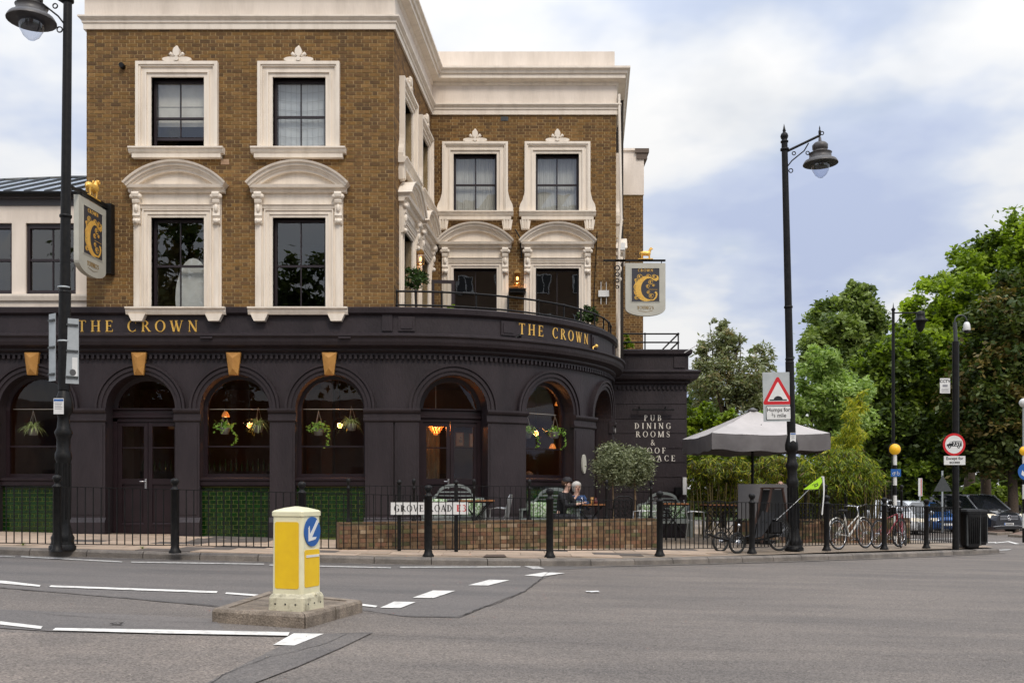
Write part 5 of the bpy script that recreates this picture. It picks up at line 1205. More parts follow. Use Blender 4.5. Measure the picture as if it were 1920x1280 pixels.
def hanging_plant(label, p, kind):
    T = thing('hanging_plant', label, 'hanging plant', tuple(p)); m = MB(); m.lathe([(.05, -.12), (.085, -.11), (.115, .02), (.12, .03), (.10, .02), (.06, .0)], n=14); m.out('pot', terra, T)
    m = MB()
    for k in range(3): a = 2.1 * k; m.tube([(.11 * math.cos(a), .11 * math.sin(a), .02), (0, 0, .42), (0, 0, 2.98 - p.z)], .003, 4)
    m.out('hanger', brass, T); m = MB()
    if kind == 'spider':
        for k in range(110): a = random.uniform(0, 6.28); blade(m, (0, 0, .02), (math.cos(a), math.sin(a), random.uniform(.5, 2.2)), random.uniform(.30, .50), .024, random.uniform(.45, 1.15))
        m.out('foliage', leafA, T)
    else:
        for k in range(110):
            a = random.uniform(0, 6.28); r = random.uniform(.02, .26); leafquad(m, (r * math.cos(a), r * math.sin(a), .10 + random.gauss(0, .05) - r * .25), random.uniform(.028, .05), asp=.8)
        sx = random.uniform(-.15, .2)
        for k in range(26): t = k / 26; leafquad(m, (sx + .14 * math.sin(t * 3) + random.gauss(0, .02), -.08, .03 - t * .42), random.uniform(.025, .045), asp=.8)
        m.out('foliage', leafB, T)
    return T
def inn(px, py, Y): return at(px, py, Y)
for (px, py, kind, lab) in ((62, 806, 'spider', 'spider plant hanging in the leftmost arched window'),
                       (421, 804, 'pothos', 'trailing pothos hanging at the left in the window beside the bollard'), (484, 800, 'spider', 'spider plant hanging at the right in the arched window left of the bollard'),
                       (597, 806, 'pothos', 'trailing pothos hanging at the left in the arched window nearest the curved bay'), (659, 797, 'spider', 'spider plant hanging at the right in the arched window nearest the curved bay')):
    hanging_plant(lab, inn(px, py, 21.38), kind)
hanging_plant('trailing pothos hanging at the left in the curved bay window', inn(988, 812, 22.4), 'pothos')
hanging_plant('upright leafy plant hanging at the right in the curved bay window', inn(1040, 812, 22.75), 'pothos')
pendant('small orange shaded pendant lamp in the window right of the plum double door', inn(423, 778, 22.6), 'shade', 10)
pendant('round glass pendant lamp behind the spider plant, window right of the plum double door', inn(468, 797, 21.9), 'globe', 14)
pendant('round glass pendant lamp in the arched window nearest the curved bay', inn(637, 797, 21.9), 'globe', 16)
pendant('small orange pendant lamp seen through the plum double door', inn(228, 791, 22.4), 'shade', 10)
pendant('round glass pendant lamp in the curved bay window', inn(1005, 812, 23.2), 'globe', 12)
pendant('small bare orange lamp high in the curved bay window', inn(1047, 757, 24.2), 'shade', 8)
pendant('small orange pendant lamp deep in the curved bay window', inn(1036, 838, 25.0), 'shade', 8)
# chandelier
p = inn(817, 800, 22.0); T = thing('chandelier', 'glowing amber tiered chandelier behind the bay door', 'chandelier', tuple(p)); m = MB(); m.tube([(0, 0, .15), (0, 0, 4.1 - p.z)], .008, 5); m.out('chain', brass, T)
for z, r, n in ((.10, .19, 16), (.03, .16, 14), (-.04, .12, 11), (-.10, .08, 8), (-.15, .03, 4)):
    m = MB()
    for k in range(n): a = 2 * math.pi * k / n; m.ball((r * math.cos(a), r * math.sin(a), z), .024, 5, sc=(1, 1, 1.6))
    tag(m.out('crystal_tier', glow2, T), kind='stuff')
for k in range(6): a = k * 1.05; m = MB(); m.ball((.12 * math.cos(a), .12 * math.sin(a), .13), .02, 6); m.out('bulb', glow, T)
l_ = point((0, 0, -.1), 14, (1, .4, .15)); l_.parent = T
for (px, py, w, h, D, lab) in ((890, 838, .26, .34, 24.6, 'framed print lit orange, on the wall seen through the bay door right leaf'), (862, 836, .2, .34, 24.6, 'small framed print seen through the bay door, left of the lit print'), (326, 805, .28, .36, 25, 'framed print on the bar wall seen through the plum double door')):
    p = at(px, py, D); T = thing('picture_frame', lab, 'picture', tuple(p)); m = MB(); 
    for x0, x1, z0, z1 in ((-w / 2, w / 2, 0, .02), (-w / 2, w / 2, h - .02, h), (-w / 2, -w / 2 + .02, .02, h - .02), (w / 2 - .02, w / 2, .02, h - .02)): m.box(x0, x1, -.02, .01, z0, z1)
    m.out('frame', timber, T); m = MB(); m.box(-w / 2 + .02, w / 2 - .02, -.004, .008, .02, h - .02); m.out('print', mat('print_paper', (.55, .48, .36), .8, (.4, .33, .24), 3), T)
    m = MB(); m.ball((.02, -.006, h * .6), w * .14, 6, sc=(1, .1, 1)); m.ball((.02, -.006, h * .36), w * .2, 6, sc=(1, .1, 1.1)); m.out('printed_figure', MATS['print_grey'], T)
m = MB(); p = at(890, 822, 24.5); l_ = point((p.x, 24.3, p.z + .2), 3, (1, .4, .12))
p = at(806, 870, 22.8); m = MB(); m.rings([[(p.x - .22 + .44 * i / 14, p.y + .02 * math.sin(i * 1.7), z) for i in range(15)] for z in (.3, 2.75)], close=False, cap=False); tag(m.out('drape', mat('drape_green', (.22, .21, .15), .9, (.16, .15, .11), 3)), 'pale olive curtain hanging inside the left leaf of the bay door', 'curtain')
# lanterns on the terrace walls
for (p, lab) in ((Vector(Fs(2.52, .12, zf(487, 23.4) - .1)), 'brass carriage lantern between the two pedimented windows of the side wall'), (at(970, 531, 25.45), 'square lit brass lantern on the brick between the two terrace windows')):
    T = thing('wall_lantern', lab, 'lantern', tuple(p)); m = MB(); m.box(-.09, .09, -.05, .12, .0, .02); m.box(-.09, .09, -.05, .12, .25, .27); m.rings([[(-.09, -.05, .27), (.09, -.05, .27), (.09, .12, .27), (-.09, .12, .27)], [(-.02, .02, .36), (.02, .02, .36), (.02, .06, .36), (-.02, .06, .36)]], smooth=False)
    for x in (-.085, .075): m.box(x, x + .01, -.05, -.04, .02, .25); m.box(x, x + .01, .11, .12, .02, .25)
    m.out('lantern_case', mat('dull_brass', (.30, .17, .05), .4, metal=.6), T); m = MB(); m.ball((0, .03, .13), .03, 6, sc=(1, 1, 1.6)); m.out('bulb', glow, T)
    l_ = point((0, -.02, .13), 3, (1, .5, .18), .03); l_.parent = T
p = at(970, 546, 25.4); m = MB(); m.box(p.x - .2, p.x + .2, 25.2, 25.58, p.z - .06, p.z); m.box(p.x - .22, p.x + .22, 25.17, 25.6, p.z, p.z + .03); tag(m.out('wall_heater', iron), 'black patio heater bracket on the brick below the square lantern', 'heater')
for px, D in ((968, 21.45), (1112, 23.2)):
    p = at(px, 633 if px < 1000 else 652, D); m = MB(); m.tube([(p.x, p.y, p.z - .05), (p.x, p.y, p.z + .02), (p.x + .08, p.y + .05, p.z + .05)], .02, 7); m.ball((p.x + .08, p.y + .05, p.z + .05), .045, 7)
    tag(m.out('spot_lamp', iron if px < 1000 else goldm), 'small black spotlight on the ledge under the curved lettering' if px < 1000 else 'small brass spotlight on the ledge right of the curved lettering', 'spotlight')

# ============================================================ TREES, SHRUBS, HEDGES
def leaves_mesh(name, pts, sizes, mats, mis, parent=None, asp=.55, upb=.35):
    n = len(pts); a = np.random.normal(size=(n, 3)); a[:, 2] *= .6; a /= np.linalg.norm(a, axis=1)[:, None]
    nr = np.random.normal(size=(n, 3)); nr[:, 2] += upb * 3; nr /= np.linalg.norm(nr, axis=1)[:, None]
    b = np.cross(nr, a); b /= (np.linalg.norm(b, axis=1)[:, None] + 1e-9); s = np.asarray(sizes)[:, None]
    v = np.stack([pts - a * s, pts - b * s * asp + a * s * .1, pts + a * s, pts + b * s * asp + a * s * .1], 1).reshape(-1, 3)
    me = bpy.data.meshes.new(name); me.vertices.add(4 * n); me.vertices.foreach_set('co', v.ravel().astype(np.float32))
    me.loops.add(4 * n); me.loops.foreach_set('vertex_index', np.arange(4 * n, dtype=np.int32)); me.polygons.add(n)
    me.polygons.foreach_set('loop_start', np.arange(0, 4 * n, 4, dtype=np.int32)); me.polygons.foreach_set('loop_total', np.full(n, 4, dtype=np.int32))
    for m_ in mats: me.materials.append(m_)
    me.polygons.foreach_set('material_index', np.asarray(mis, dtype=np.int32)); me.update(calc_edges=True); me.validate()
    return link(name, me, parent)
def crown_pts(blobs, n, clump=.22, shell=.55, per=60):
    """leaf clumps spread through ellipsoid blobs: (cx,cy,cz,rx,ry,rz)"""
    vol = np.array([b[3] * b[4] * b[5] for b in blobs]) ** (2 / 3); vol /= vol.sum(); P = []; C = []
    k = 0; total = 0
    while total < n:
        b = blobs[np.random.choice(len(blobs), p=vol)]; d = np.random.normal(size=3); d /= np.linalg.norm(d); r = shell + (1 - shell) * np.random.rand() ** .7
        if np.random.rand() < .25: r = np.random.rand() * shell
        c = np.array(b[:3]) + d * r * np.array(b[3:]); cr = clump * (b[3] * b[4] * b[5]) ** (1 / 3) * np.random.uniform(.6, 1.4); m_ = max(8, int(per * np.random.uniform(.5, 1.5)))
        q = np.random.normal(size=(m_, 3)) * cr * np.array([.62, .62, .42]) ; q[:, 2] -= .25 * (q[:, 0] ** 2 + q[:, 1] ** 2) / max(cr, .01)
        P.append(c + q); C.append(np.full(m_, np.random.randint(0, 1000))); total += m_
    return np.concatenate(P), np.concatenate(C)
def tree(name, label, base, blobs, n, size, mats, trunk_r=.25, clump=.22, per=60, shell=.55, group=None, wts=None, asp=.55, cat='tree', limbs=7):
    T = thing(name, label, cat, tuple(base), group=group); B = Vector(base)
    bl2 = [(b[0] - B.x, b[1] - B.y, b[2] - B.z, b[3], b[4], b[5]) for b in blobs]; P, C = crown_pts(bl2, n, clump, shell, per)
    keep = P[:, 2] > .15; P, C = P[keep], C[keep]
    w = np.array(wts or [1] * len(mats), float); cw = np.cumsum(w / w.sum()); rc = np.random.rand(1000); base_m = np.searchsorted(cw, rc[C]); jit = np.random.rand(len(P)) < .2
    mi = np.where(jit, np.random.randint(0, len(mats), len(P)), base_m)
    leaves_mesh('crown', P, size * np.random.uniform(.6, 1.3, len(P)), mats, mi, T, asp)
    m = MB(); top = max(b[2] for b in bl2); cx = np.mean([b[0] for b in bl2]); cy = np.mean([b[1] for b in bl2]); zt = min(b[2] - b[5] * .3 for b in bl2)
    zt = max(zt, top * .25)
    trunk_r *= .75; m.tube([(0, 0, -.3), (0, 0, .1), (.05 * cx, .05 * cy, zt * .5), (cx * .3, cy * .3, zt)], [trunk_r * 1.5, trunk_r * 1.15, trunk_r, trunk_r * .8], 10)
    for k in range(limbs):
        b = bl2[k % len(bl2)]; d = np.random.normal(size=3) * .45; e_ = (b[0] + d[0] * b[3], b[1] + d[1] * b[4], b[2] + abs(d[2]) * b[5])
        s0 = Vector((cx * .3, cy * .3, zt * random.uniform(.75, 1))); e1 = Vector(e_); mid = s0.lerp(e1, .5) + Vector((random.uniform(-.3, .3), random.uniform(-.3, .3), .1 * (e1 - s0).length))
        m.tube([s0, mid, e1], [trunk_r * .55, trunk_r * .3, trunk_r * .07], 6)
    m.out('trunk', bark, T); return T
LG = [leaf_mat('leaf_bright', (0.223, 0.312, 0.022), (0.357, 0.461, 0.041), trans=.38), leaf_mat('leaf_mid', (0.127, 0.194, 0.017), (0.223, 0.305, 0.030), trans=.33), leaf_mat('leaf_deep', (0.045, 0.077, 0.011), (0.093, 0.137, 0.017), trans=.25)]
LO = [leaf_mat('leaf_olive_green', (0.160, 0.218, 0.054), (0.260, 0.325, 0.092)), leaf_mat('leaf_olive_deep', (0.076, 0.116, 0.030), (0.125, 0.175, 0.051))]
LE = [leaf_mat('leaf_greygreen', (0.146, 0.175, 0.085), (0.290, 0.314, 0.175), trans=.2), leaf_mat('leaf_brownish', (0.204, 0.173, 0.087), (0.290, 0.249, 0.122), trans=.2)]
LY = [leaf_mat('leaf_ash_light', (0.267, 0.378, 0.108), (0.407, 0.519, 0.188), trans=.33), leaf_mat('leaf_ash_mid', (0.140, 0.224, 0.054), (0.253, 0.351, 0.100), trans=.3)]
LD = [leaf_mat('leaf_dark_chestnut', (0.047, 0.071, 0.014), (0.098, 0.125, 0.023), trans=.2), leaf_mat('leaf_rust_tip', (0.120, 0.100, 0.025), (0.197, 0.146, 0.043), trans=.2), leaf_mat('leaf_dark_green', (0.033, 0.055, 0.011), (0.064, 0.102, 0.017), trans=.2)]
LB = [leaf_mat('bamboo_yellow', (.42, .42, .03), (.60, .56, .06), trans=.38), leaf_mat('bamboo_green', (.12, .18, .012), (.22, .29, .03), trans=.33), leaf_mat('bamboo_dry', (.11, .07, .02), (.17, .11, .035), trans=.2), leaf_mat('bamboo_shade', (.03, .045, .01), (.06, .08, .015), trans=.2)]
def bl(px, py, rx_, ry_, D, dy=None):
    p = at(px, py, D); k = D / FPX; return (p.x, p.y + random.uniform(-.5, .5), p.z, rx_ * k, (dy or (rx_ + ry_) / 2 * k), ry_ * k)
def gb(px, D): x = (px - 960) / FPX * D; return (x, D, G(x, D))
# park trees (each its own)
tree('plane_tree', 'tall bright green plane tree filling the sky at the right edge', gb(1850, 56), [bl(1910, 470, 75, 70, 56), bl(1840, 520, 75, 75, 56), bl(1770, 590, 75, 75, 55), bl(1900, 600, 90, 90, 58), bl(1730, 690, 60, 90, 54), bl(1820, 700, 90, 90, 55), bl(1745, 800, 60, 70, 54), bl(1708, 625, 50, 60, 55), bl(1960, 560, 90, 130, 57)], 70000, .17, LG, .36, .20, 90, .6, 'park trees across the side street', (5, 3, 1.6))
tree('chestnut_tree', 'dark rust-tinged chestnut tree at the right, in front of the plane tree', gb(1900, 50), [bl(1880, 640, 80, 90, 50), bl(1930, 560, 60, 70, 50), bl(1850, 740, 75, 80, 49), bl(1930, 740, 90, 110, 50), bl(1850, 830, 80, 60, 50), bl(1925, 850, 80, 60, 50)], 52000, .15, LD, .32, .2, 90, .6, 'park trees across the side street', (3, 1.6, 2.5))
tree('round_tree', 'rounded olive-green tree standing alone above the hedge, right of the lamp post', gb(1590, 68), [bl(1590, 610, 72, 72, 68), bl(1560, 650, 60, 65, 67), bl(1625, 640, 50, 75, 68), bl(1600, 560, 40, 34, 68), bl(1530, 660, 30, 50, 67), bl(1585, 720, 60, 60, 67)], 42000, .18, LO, .3, .17, 100, .6, 'park trees across the side street', (3, 1.6))
tree('sycamore_tree', 'deep green sycamore tree between the round tree and the belisha beacon', gb(1665, 52), [bl(1650, 700, 62, 60, 52), bl(1700, 660, 45, 50, 52), bl(1620, 780, 55, 60, 52), bl(1690, 800, 60, 75, 52), bl(1655, 880, 55, 50, 52), bl(1740, 880, 60, 45, 52)], 46000, .15, [LG[1], LG[2], LD[2]], .3, .2, 90, .6, 'park trees across the side street', (2.2, 3, 2))
tree('gum_tree', 'sparse grey-green gum tree behind the parasol, next to the dark wing', gb(1355, 40), [bl(1358, 650, 34, 45, 40), bl(1330, 720, 42, 50, 40), bl(1390, 730, 45, 60, 40), bl(1437, 675, 24, 42, 41), bl(1318, 670, 22, 32, 40), bl(1425, 750, 36, 55, 40), bl(1355, 612, 20, 20, 40), bl(1385, 640, 16, 24, 40)], 15000, .105, LE, .16, .24, 45, .45, 'trees behind the terrace', (6, .7), .35, limbs=16)
tree('ash_tree', 'pale green feathery ash tree right of the hump sign', gb(1545, 36), [bl(1530, 700, 46, 52, 36), bl(1500, 760, 50, 50, 36), bl(1580, 760, 50, 60, 36), bl(1545, 660, 20, 26, 36), bl(1610, 740, 24, 40, 36), bl(1460, 790, 40, 40, 36), bl(1560, 830, 60, 50, 36)], 20000, .10, LY, .18, .2, 60, .55, 'trees behind the terrace', (3, 2), .4)
tree('lime_tree', 'low mid-green tree behind the parasol canopy, left part', gb(1330, 37), [bl(1320, 790, 36, 40, 37), bl(1375, 810, 50, 40, 37), bl(1430, 820, 50, 40, 37), bl(1300, 850, 30, 50, 37), bl(1350, 870, 70, 30, 37), bl(1450, 880, 60, 40, 37)], 16000, .10, [LG[0], LG[1], LG[2]], .15, .2, 60, .5, 'trees behind the terrace', (2, 3, 1.5))
# dark far wood closing the view along the park
T = thing('park_woodland', 'dark mass of park woodland behind the parked cars', 'woodland', (24, 76, -1.4)); T['kind'] = 'stuff'
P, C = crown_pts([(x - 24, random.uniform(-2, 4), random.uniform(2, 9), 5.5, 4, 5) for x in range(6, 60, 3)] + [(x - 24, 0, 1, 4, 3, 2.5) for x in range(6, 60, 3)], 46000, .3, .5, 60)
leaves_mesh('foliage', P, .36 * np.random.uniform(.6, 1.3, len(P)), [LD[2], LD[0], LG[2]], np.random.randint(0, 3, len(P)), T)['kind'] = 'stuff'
for (x, y, lab) in ((27.5, 60, 'dark tree trunk in the woodland shade straight above the van bonnet'), (33, 66, 'dark tree trunk in the woodland shade near the right edge'), (22, 68, 'dark tree trunk in the woodland shade behind the blue car')):
    m = MB(); m.tube([(x, y, -1.6), (x + .1, y, 3), (x - .2, y, 8)], [.42, .3, .2], 8); o = m.out('tree_trunk', bark); tag(o, lab, 'tree trunk', 'trunks in the park woodland')
tree('shrub', 'yellow-green shrub at the park edge between the cars and the sign post', gb(1738, 60), [bl(1740, 912, 20, 22, 60), bl(1750, 935, 22, 12, 60)], 2600, .16, [LG[0], LG[1]], .06, .25, 30, .4, cat='shrub')
tree('shrub', 'spreading low shrub directly above the roof of the dark van', gb(1850, 57), [bl(1850, 915, 34, 10, 57), bl(1835, 930, 30, 10, 57), bl(1880, 925, 30, 10, 57)], 3200, .16, [LG[1], LO[0]], .06, .25, 30, .4, cat='shrub')
tree('shrub', 'leafy bush at the right edge of the picture behind the walking woman', gb(1925, 62), [bl(1915, 905, 26, 20, 62), bl(1930, 935, 30, 20, 62)], 3000, .17, [LG[0], LG[1], LG[2]], .06, .25, 30, .4, cat='shrub')
# bamboo
def bamboo(label, blobs, n, size, wts, base):
    T = thing('bamboo_clump', label, 'bamboo', tuple(base), group=None); B = np.array(base); P, C = crown_pts([(b[0] - B[0], b[1] - B[1], b[2] - B[2], b[3], b[4], b[5]) for b in blobs], n, .2, .72, 40)
    P = P[P[:, 2] > .05]; n = len(P); v = np.zeros((n, 4, 3)); d = np.random.normal(size=(n, 3)) * [.6, .6, .35]; d[:, 2] -= .75; out_ = P - P.mean(0); d[:, :2] += .25 * out_[:, :2] / (np.abs(out_[:, :2]).max() + .01); d /= np.linalg.norm(d, axis=1)[:, None]
    sd_ = np.cross(d, np.random.normal(size=(n, 3))); sd_ /= np.linalg.norm(sd_, axis=1)[:, None]; s = (size * np.random.uniform(.6, 1.3, n))[:, None]
    v = np.stack([P, P + d * s * .8 + sd_ * s * .13, P + d * s * 2, P + d * s * .8 - sd_ * s * .13], 1).reshape(-1, 3)
    me = bpy.data.meshes.new('foliage'); me.vertices.add(4 * n); me.vertices.foreach_set('co', v.ravel().astype(np.float32)); me.loops.add(4 * n); me.loops.foreach_set('vertex_index', np.arange(4 * n, dtype=np.int32)); me.polygons.add(n)
    me.polygons.foreach_set('loop_start', np.arange(0, 4 * n, 4, dtype=np.int32)); me.polygons.foreach_set('loop_total', np.full(n, 4, dtype=np.int32))
    for m_ in LB: me.materials.append(m_)
    w = np.array(wts, float); w /= w.sum(); zz_ = (P[:, 2] - P[:, 2].min()) / (np.ptp(P[:, 2]) + .01); mi = np.random.choice(4, n, p=w)
    me.polygons.foreach_set('material_index', mi.astype(np.int32)); me.update(calc_edges=True); me.validate(); link('foliage', me, T)
    m = MB(); w_ = max(abs(b[0] - B[0]) + b[3] * .7 for b in blobs)
    for k in range(34): x = random.uniform(-w_, w_); m.tube([(x, random.uniform(-.4, .4), -.2), (x + random.uniform(-.2, .2), random.uniform(-.4, .4), 1.6)], .014, 5)
    o = m.out('cane', mat('bamboo_cane', (.14, .11, .04), .6), T); o['kind'] = 'stuff'; return T
bamboo('clipped yellow-topped bamboo hedge under the left half of the parasol', [bl(1340, 876, 50, 20, 27.6), bl(1385, 874, 40, 20, 27.6), bl(1340, 915, 46, 36, 28.6), bl(1390, 915, 36, 36, 28.6), bl(1312, 890, 22, 28, 27.8)], 15000, .085, (2.2, 3, 1.6, 3.6), (at(1350, 0, 28).x, 28, G(6, 28) + .1))
bamboo('clipped yellow-topped bamboo hedge between the parasol pole and the lamp', [bl(1440, 874, 42, 20, 27.6), bl(1485, 872, 38, 22, 27.8), bl(1440, 915, 40, 36, 28.6), bl(1485, 912, 34, 40, 28.6)], 14000, .085, (2.2, 3, 1.6, 3.6), (at(1462, 0, 28).x, 28, G(7.5, 28) + .1))
bamboo('big drooping green bamboo bush above the white bicycle', [bl(1585, 890, 62, 55, 27), bl(1540, 900, 40, 50, 27), bl(1620, 900, 38, 50, 27), bl(1515, 920, 22, 50, 27)], 17000, .10, (1.4, 5, .7, 2.6), (at(1585, 0, 27).x, 27, G(9, 27) + .1))
bamboo('tall narrow yellow-green bamboo plume rising behind the drooping bush', [bl(1606, 790, 15, 50, 28), bl(1596, 830, 24, 22, 28), bl(1612, 750, 8, 22, 28)], 3800, .09, (5, 4, .2, 0), (at(1604, 0, 28).x, 28, G(9.6, 28) + .1))
# olives, bay trees on the terrace
LOL = [leaf_mat('olive_leaf', (0.174, 0.195, 0.105), (0.319, 0.345, 0.210), trans=.15), leaf_mat('olive_leaf_deep', (0.072, 0.090, 0.042), (0.131, 0.150, 0.075), trans=.15)]
def standard_tree(name, label, base, zc, rx, rz, n, size, mats, pot=True, tr=.022):
    B = Vector(base); T = thing(name, label, 'potted tree', tuple(base)); h = zc - B.z
    P, C = crown_pts([(0, 0, h, rx, rx, rz), (rx * .2, 0, h + .1 * rz, rx * .8, rx * .8, rz * .8)], n, .26, .6, 26); leaves_mesh('crown', P, size * np.random.uniform(.6, 1.3, len(P)), mats, np.random.choice(len(mats), len(P), p=[.65, .35]), T, .32, .1)
    m = MB(); m.tube([(0, 0, .3), (.02, 0, h * .5), (-.01, .01, h - rz * .4)], [tr * 1.2, tr, tr * .8], 8)
    for k in range(7): a = k * .9; m.tube([(0, 0, h - rz * .7), (rx * .5 * math.cos(a), rx * .5 * math.sin(a), h + .1 * k * rz)], [tr * .6, tr * .2], 5)
    m.out('trunk', mat('olive_bark', (.27, .19, .11), .9, (.18, .12, .07), 10, .5, 40), T)
    m = MB(); m.lathe([(.14, 0), (.17, .03), (.21, .34), (.22, .36), (.19, .36), (.17, .30)] if pot else [(.08, 0), (.12, .2), (.11, .2), (.09, .17)], n=18); m.out('pot', mat('black_pot', (.03, .03, .03), .6), T); return T
TG = lambda x, y: GP(x, y) + .06
x_ = xf(1149, 21.7); standard_tree('olive_tree', 'bushy grey-green olive tree in a pot, the left of two before the curved bay', (x_, 21.7, TG(x_, 21.7)), zf(870, 21.7), .45, .47, 9000, .036, LOL)
x_ = xf(1190, 22.4); standard_tree('olive_tree', 'bushy grey-green olive tree in a pot, right of the other olive tree', (x_, 22.4, TG(x_, 22.4)), zf(873, 22.4), .42, .44, 8500, .036, LOL)
LBAY = [leaf_mat('bay_leaf', (.03, .07, .012), (.06, .12, .02), trans=.15), leaf_mat('bay_leaf_deep', (.012, .03, .006), (.025, .05, .01), trans=.1)]
standard_tree('bay_tree', 'clipped ball bay tree behind the roof terrace railing, beside the side wall', (xf(778, 21.9), 21.9, 4.64), zf(521, 21.9), .26, .24, 1500, .045, LBAY)
standard_tree('bay_tree', 'clipped ball bay tree behind the roof terrace railing, right end', (xf(1103, 24.0), 24.0, 4.64), zf(588, 24.0), .24, .22, 1300, .045, LBAY)
tree('potted_shrub', 'small light green pot plant on the roof terrace floor', (xf(852, 23), 23, 4.64), [(xf(852, 23), 23, zf(578, 23), .14, .12, .1)], 220, .035, [LG[0]], .01, cat='pot plant', limbs=2)
tree('potted_shrub', 'dark leafy pot plant on the wing roof behind its railing', (xf(1176, 27.6), 27.6, 4.6), [(xf(1176, 27.6), 27.6, zf(640, 27.6), .16, .15, .25)], 500, .05, [LG[1]], .01, cat='pot plant', limbs=2)
for (u, z, w_, h_, mt, nm, lab) in ((bcs[1] + RI + .34, 1.86, .08, .22, boardm, 'wall_plaque', 'pale oval plaque on the pier beside the left olive tree'), (BAYL - .35, 2.85, .05, .12, whitep, 'wall_light', 'small white light fitting high at the end of the curved bay')):
    m = MB(); m.prism([(u + w_ * math.cos(2 * math.pi * i / 20), z + h_ * math.sin(2 * math.pi * i / 20)) for i in range(20)], lambda a, b: BAY(a, .06, b), lambda a, b: BAY(a, .10, b)); tag(m.out(nm, mt), lab, 'plaque' if nm == 'wall_plaque' else 'wall light')
m = MB()
for k, (du, dz, r) in enumerate(((-.2, .2, .1), (-.05, .33, .09), (.1, .2, .1), (-.05, .12, .06))): m.tube([BAY(bcs[2] + du + r * math.cos(R(a)), -.36, 3.0 + dz + r * math.sin(R(a))) for a in range(0, 331, 22)], .012, 5)
tag(m.out('fanlight_grille', goldm), 'gold scrollwork in the fanlight of the narrow arch at the end of the bay', 'scrollwork')
# weeds and litter
for (px, py, lab) in ((267, 1028, 'small green weed growing at the pavement edge near the left lamp'), (43, 1022, 'tiny weed at the foot of the kerbside railing, far left')):
    p = gp(px, py, .12); T = thing('weed', lab, 'weed', (p.x, p.y, GP(p.x, p.y))); m = MB()
    for k in range(26): a = random.uniform(0, 6.3); blade(m, (0, 0, 0), (math.cos(a), math.sin(a), random.uniform(.5, 2)), random.uniform(.05, .12), .014, .4, 3)
    m.out('leaves', LG[1], T)
def scrap(label, px, py, s, m_, tall=.03, h=0):
    p = gp(px, py, h); m = MB(); n = 6; vs = []
    for i in range(n):
        for j in range(n): vs.append((p.x + (i / (n - 1) - .5) * s + random.gauss(0, s * .03), p.y + (j / (n - 1) - .5) * s * .7, G(p.x, p.y) + h + .014 + tall * random.random()))
    m.add(vs, [(i * n + j, (i + 1) * n + j, (i + 1) * n + j + 1, i * n + j + 1) for i in range(n - 1) for j in range(n - 1)]); tag(m.out('litter', m_), label, 'litter')
scrap('crumpled white tissue lying in the gutter at the kerb', 1124, 1060, .16, whitep, .05)
scrap('flat scrap of white paper lying on the asphalt', 1111, 1110.5, .16, whitep, .006)
scrap('dry reddish leaf scraps in the gutter below the recumbent tricycle', 1457, 1050, .18, mat('dead_leaf', (.12, .05, .03), .9), .04)
scrap('dark twig scrap on the asphalt left of the traffic island', 219, 1172, .09, crackm, .015)
# ============================================================ BEYOND: park ground, far pavement, roadside islands
mb = MB(); pk = [Vector((13.5, 40, 0)), Vector((17, 55.5, 0)), Vector((60, 53.5, 0)), Vector((200, 50, 0)), Vector((200, 400, 0)), Vector((-60, 400, 0)), Vector((-60, 34, 0)), Vector((8, 33, 0))]
gsheet('far_pavement', lambda x, y: G(x, y) + .07, [15, 20, 30, 60, 200], [57.5, 60, 63], slabm)
gsheet('park_lawn', lambda x, y: G(x, y) + .05, [-60, -15, 0, 15, 30, 60, 200], [63, 80, 140, 400], grassm)
gsheet('park_bed', lambda x, y: G(x, y) + .1, [2, 5, 9, 12.2], [27.5, 34, 40, 48], mat('bed_soil', (.06, .05, .035), .95, (.035, .045, .018), 2))
def road_island(label, px, h=.12):
    pts = [gp(*q) for q in px]; c = sum(pts, Vector()) / len(pts); m = MB(); k = len(pts); inn_ = [c + (p - c) * .94 for p in pts]
    m.rings([[(p.x, p.y, G(p.x, p.y) - .03) for p in pts], [(p.x, p.y, G(p.x, p.y) + h - .02) for p in pts], [(p.x, p.y, G(p.x, p.y) + h) for p in inn_]], smooth=False)
    T = thing('traffic_island', label, 'traffic island', tuple(c), world=True); m.out('kerbed_body', kerbi, T); m = MB(); m.add([(p.x, p.y, G(p.x, p.y) + h + .004) for p in inn_], [tuple(range(k))]); m.out('surface', mat('red_paving', (.25, .16, .12), .9, (.18, .12, .09), 3), T); return T
road_island('low kerbed splitter island in front of the dark van', [(1839, 1000), (1870, 1003), (1899, 1001), (1903, 996), (1880, 993), (1838, 993)])
road_island('low kerbed island at the right edge of the picture', [(1890, 1006), (1990, 1012), (2040, 1004), (1990, 996), (1915, 999)])
mark([(1840, 1017), (1868, 1016), (1868, 1017.3), (1840, 1018.3)], linem); mark([(1865, 1017.5), (1892, 1014.5), (1912, 1019.5), (1904, 1020), (1890, 1016), (1866, 1018.5)], linem); mark([(1868, 1031), (1898, 1029), (1890, 1031.5), (1868, 1032.5)], linem2)
mark([(1650, 1012), (1835, 1008), (1835, 1009.2), (1650, 1013.2)], linem2)

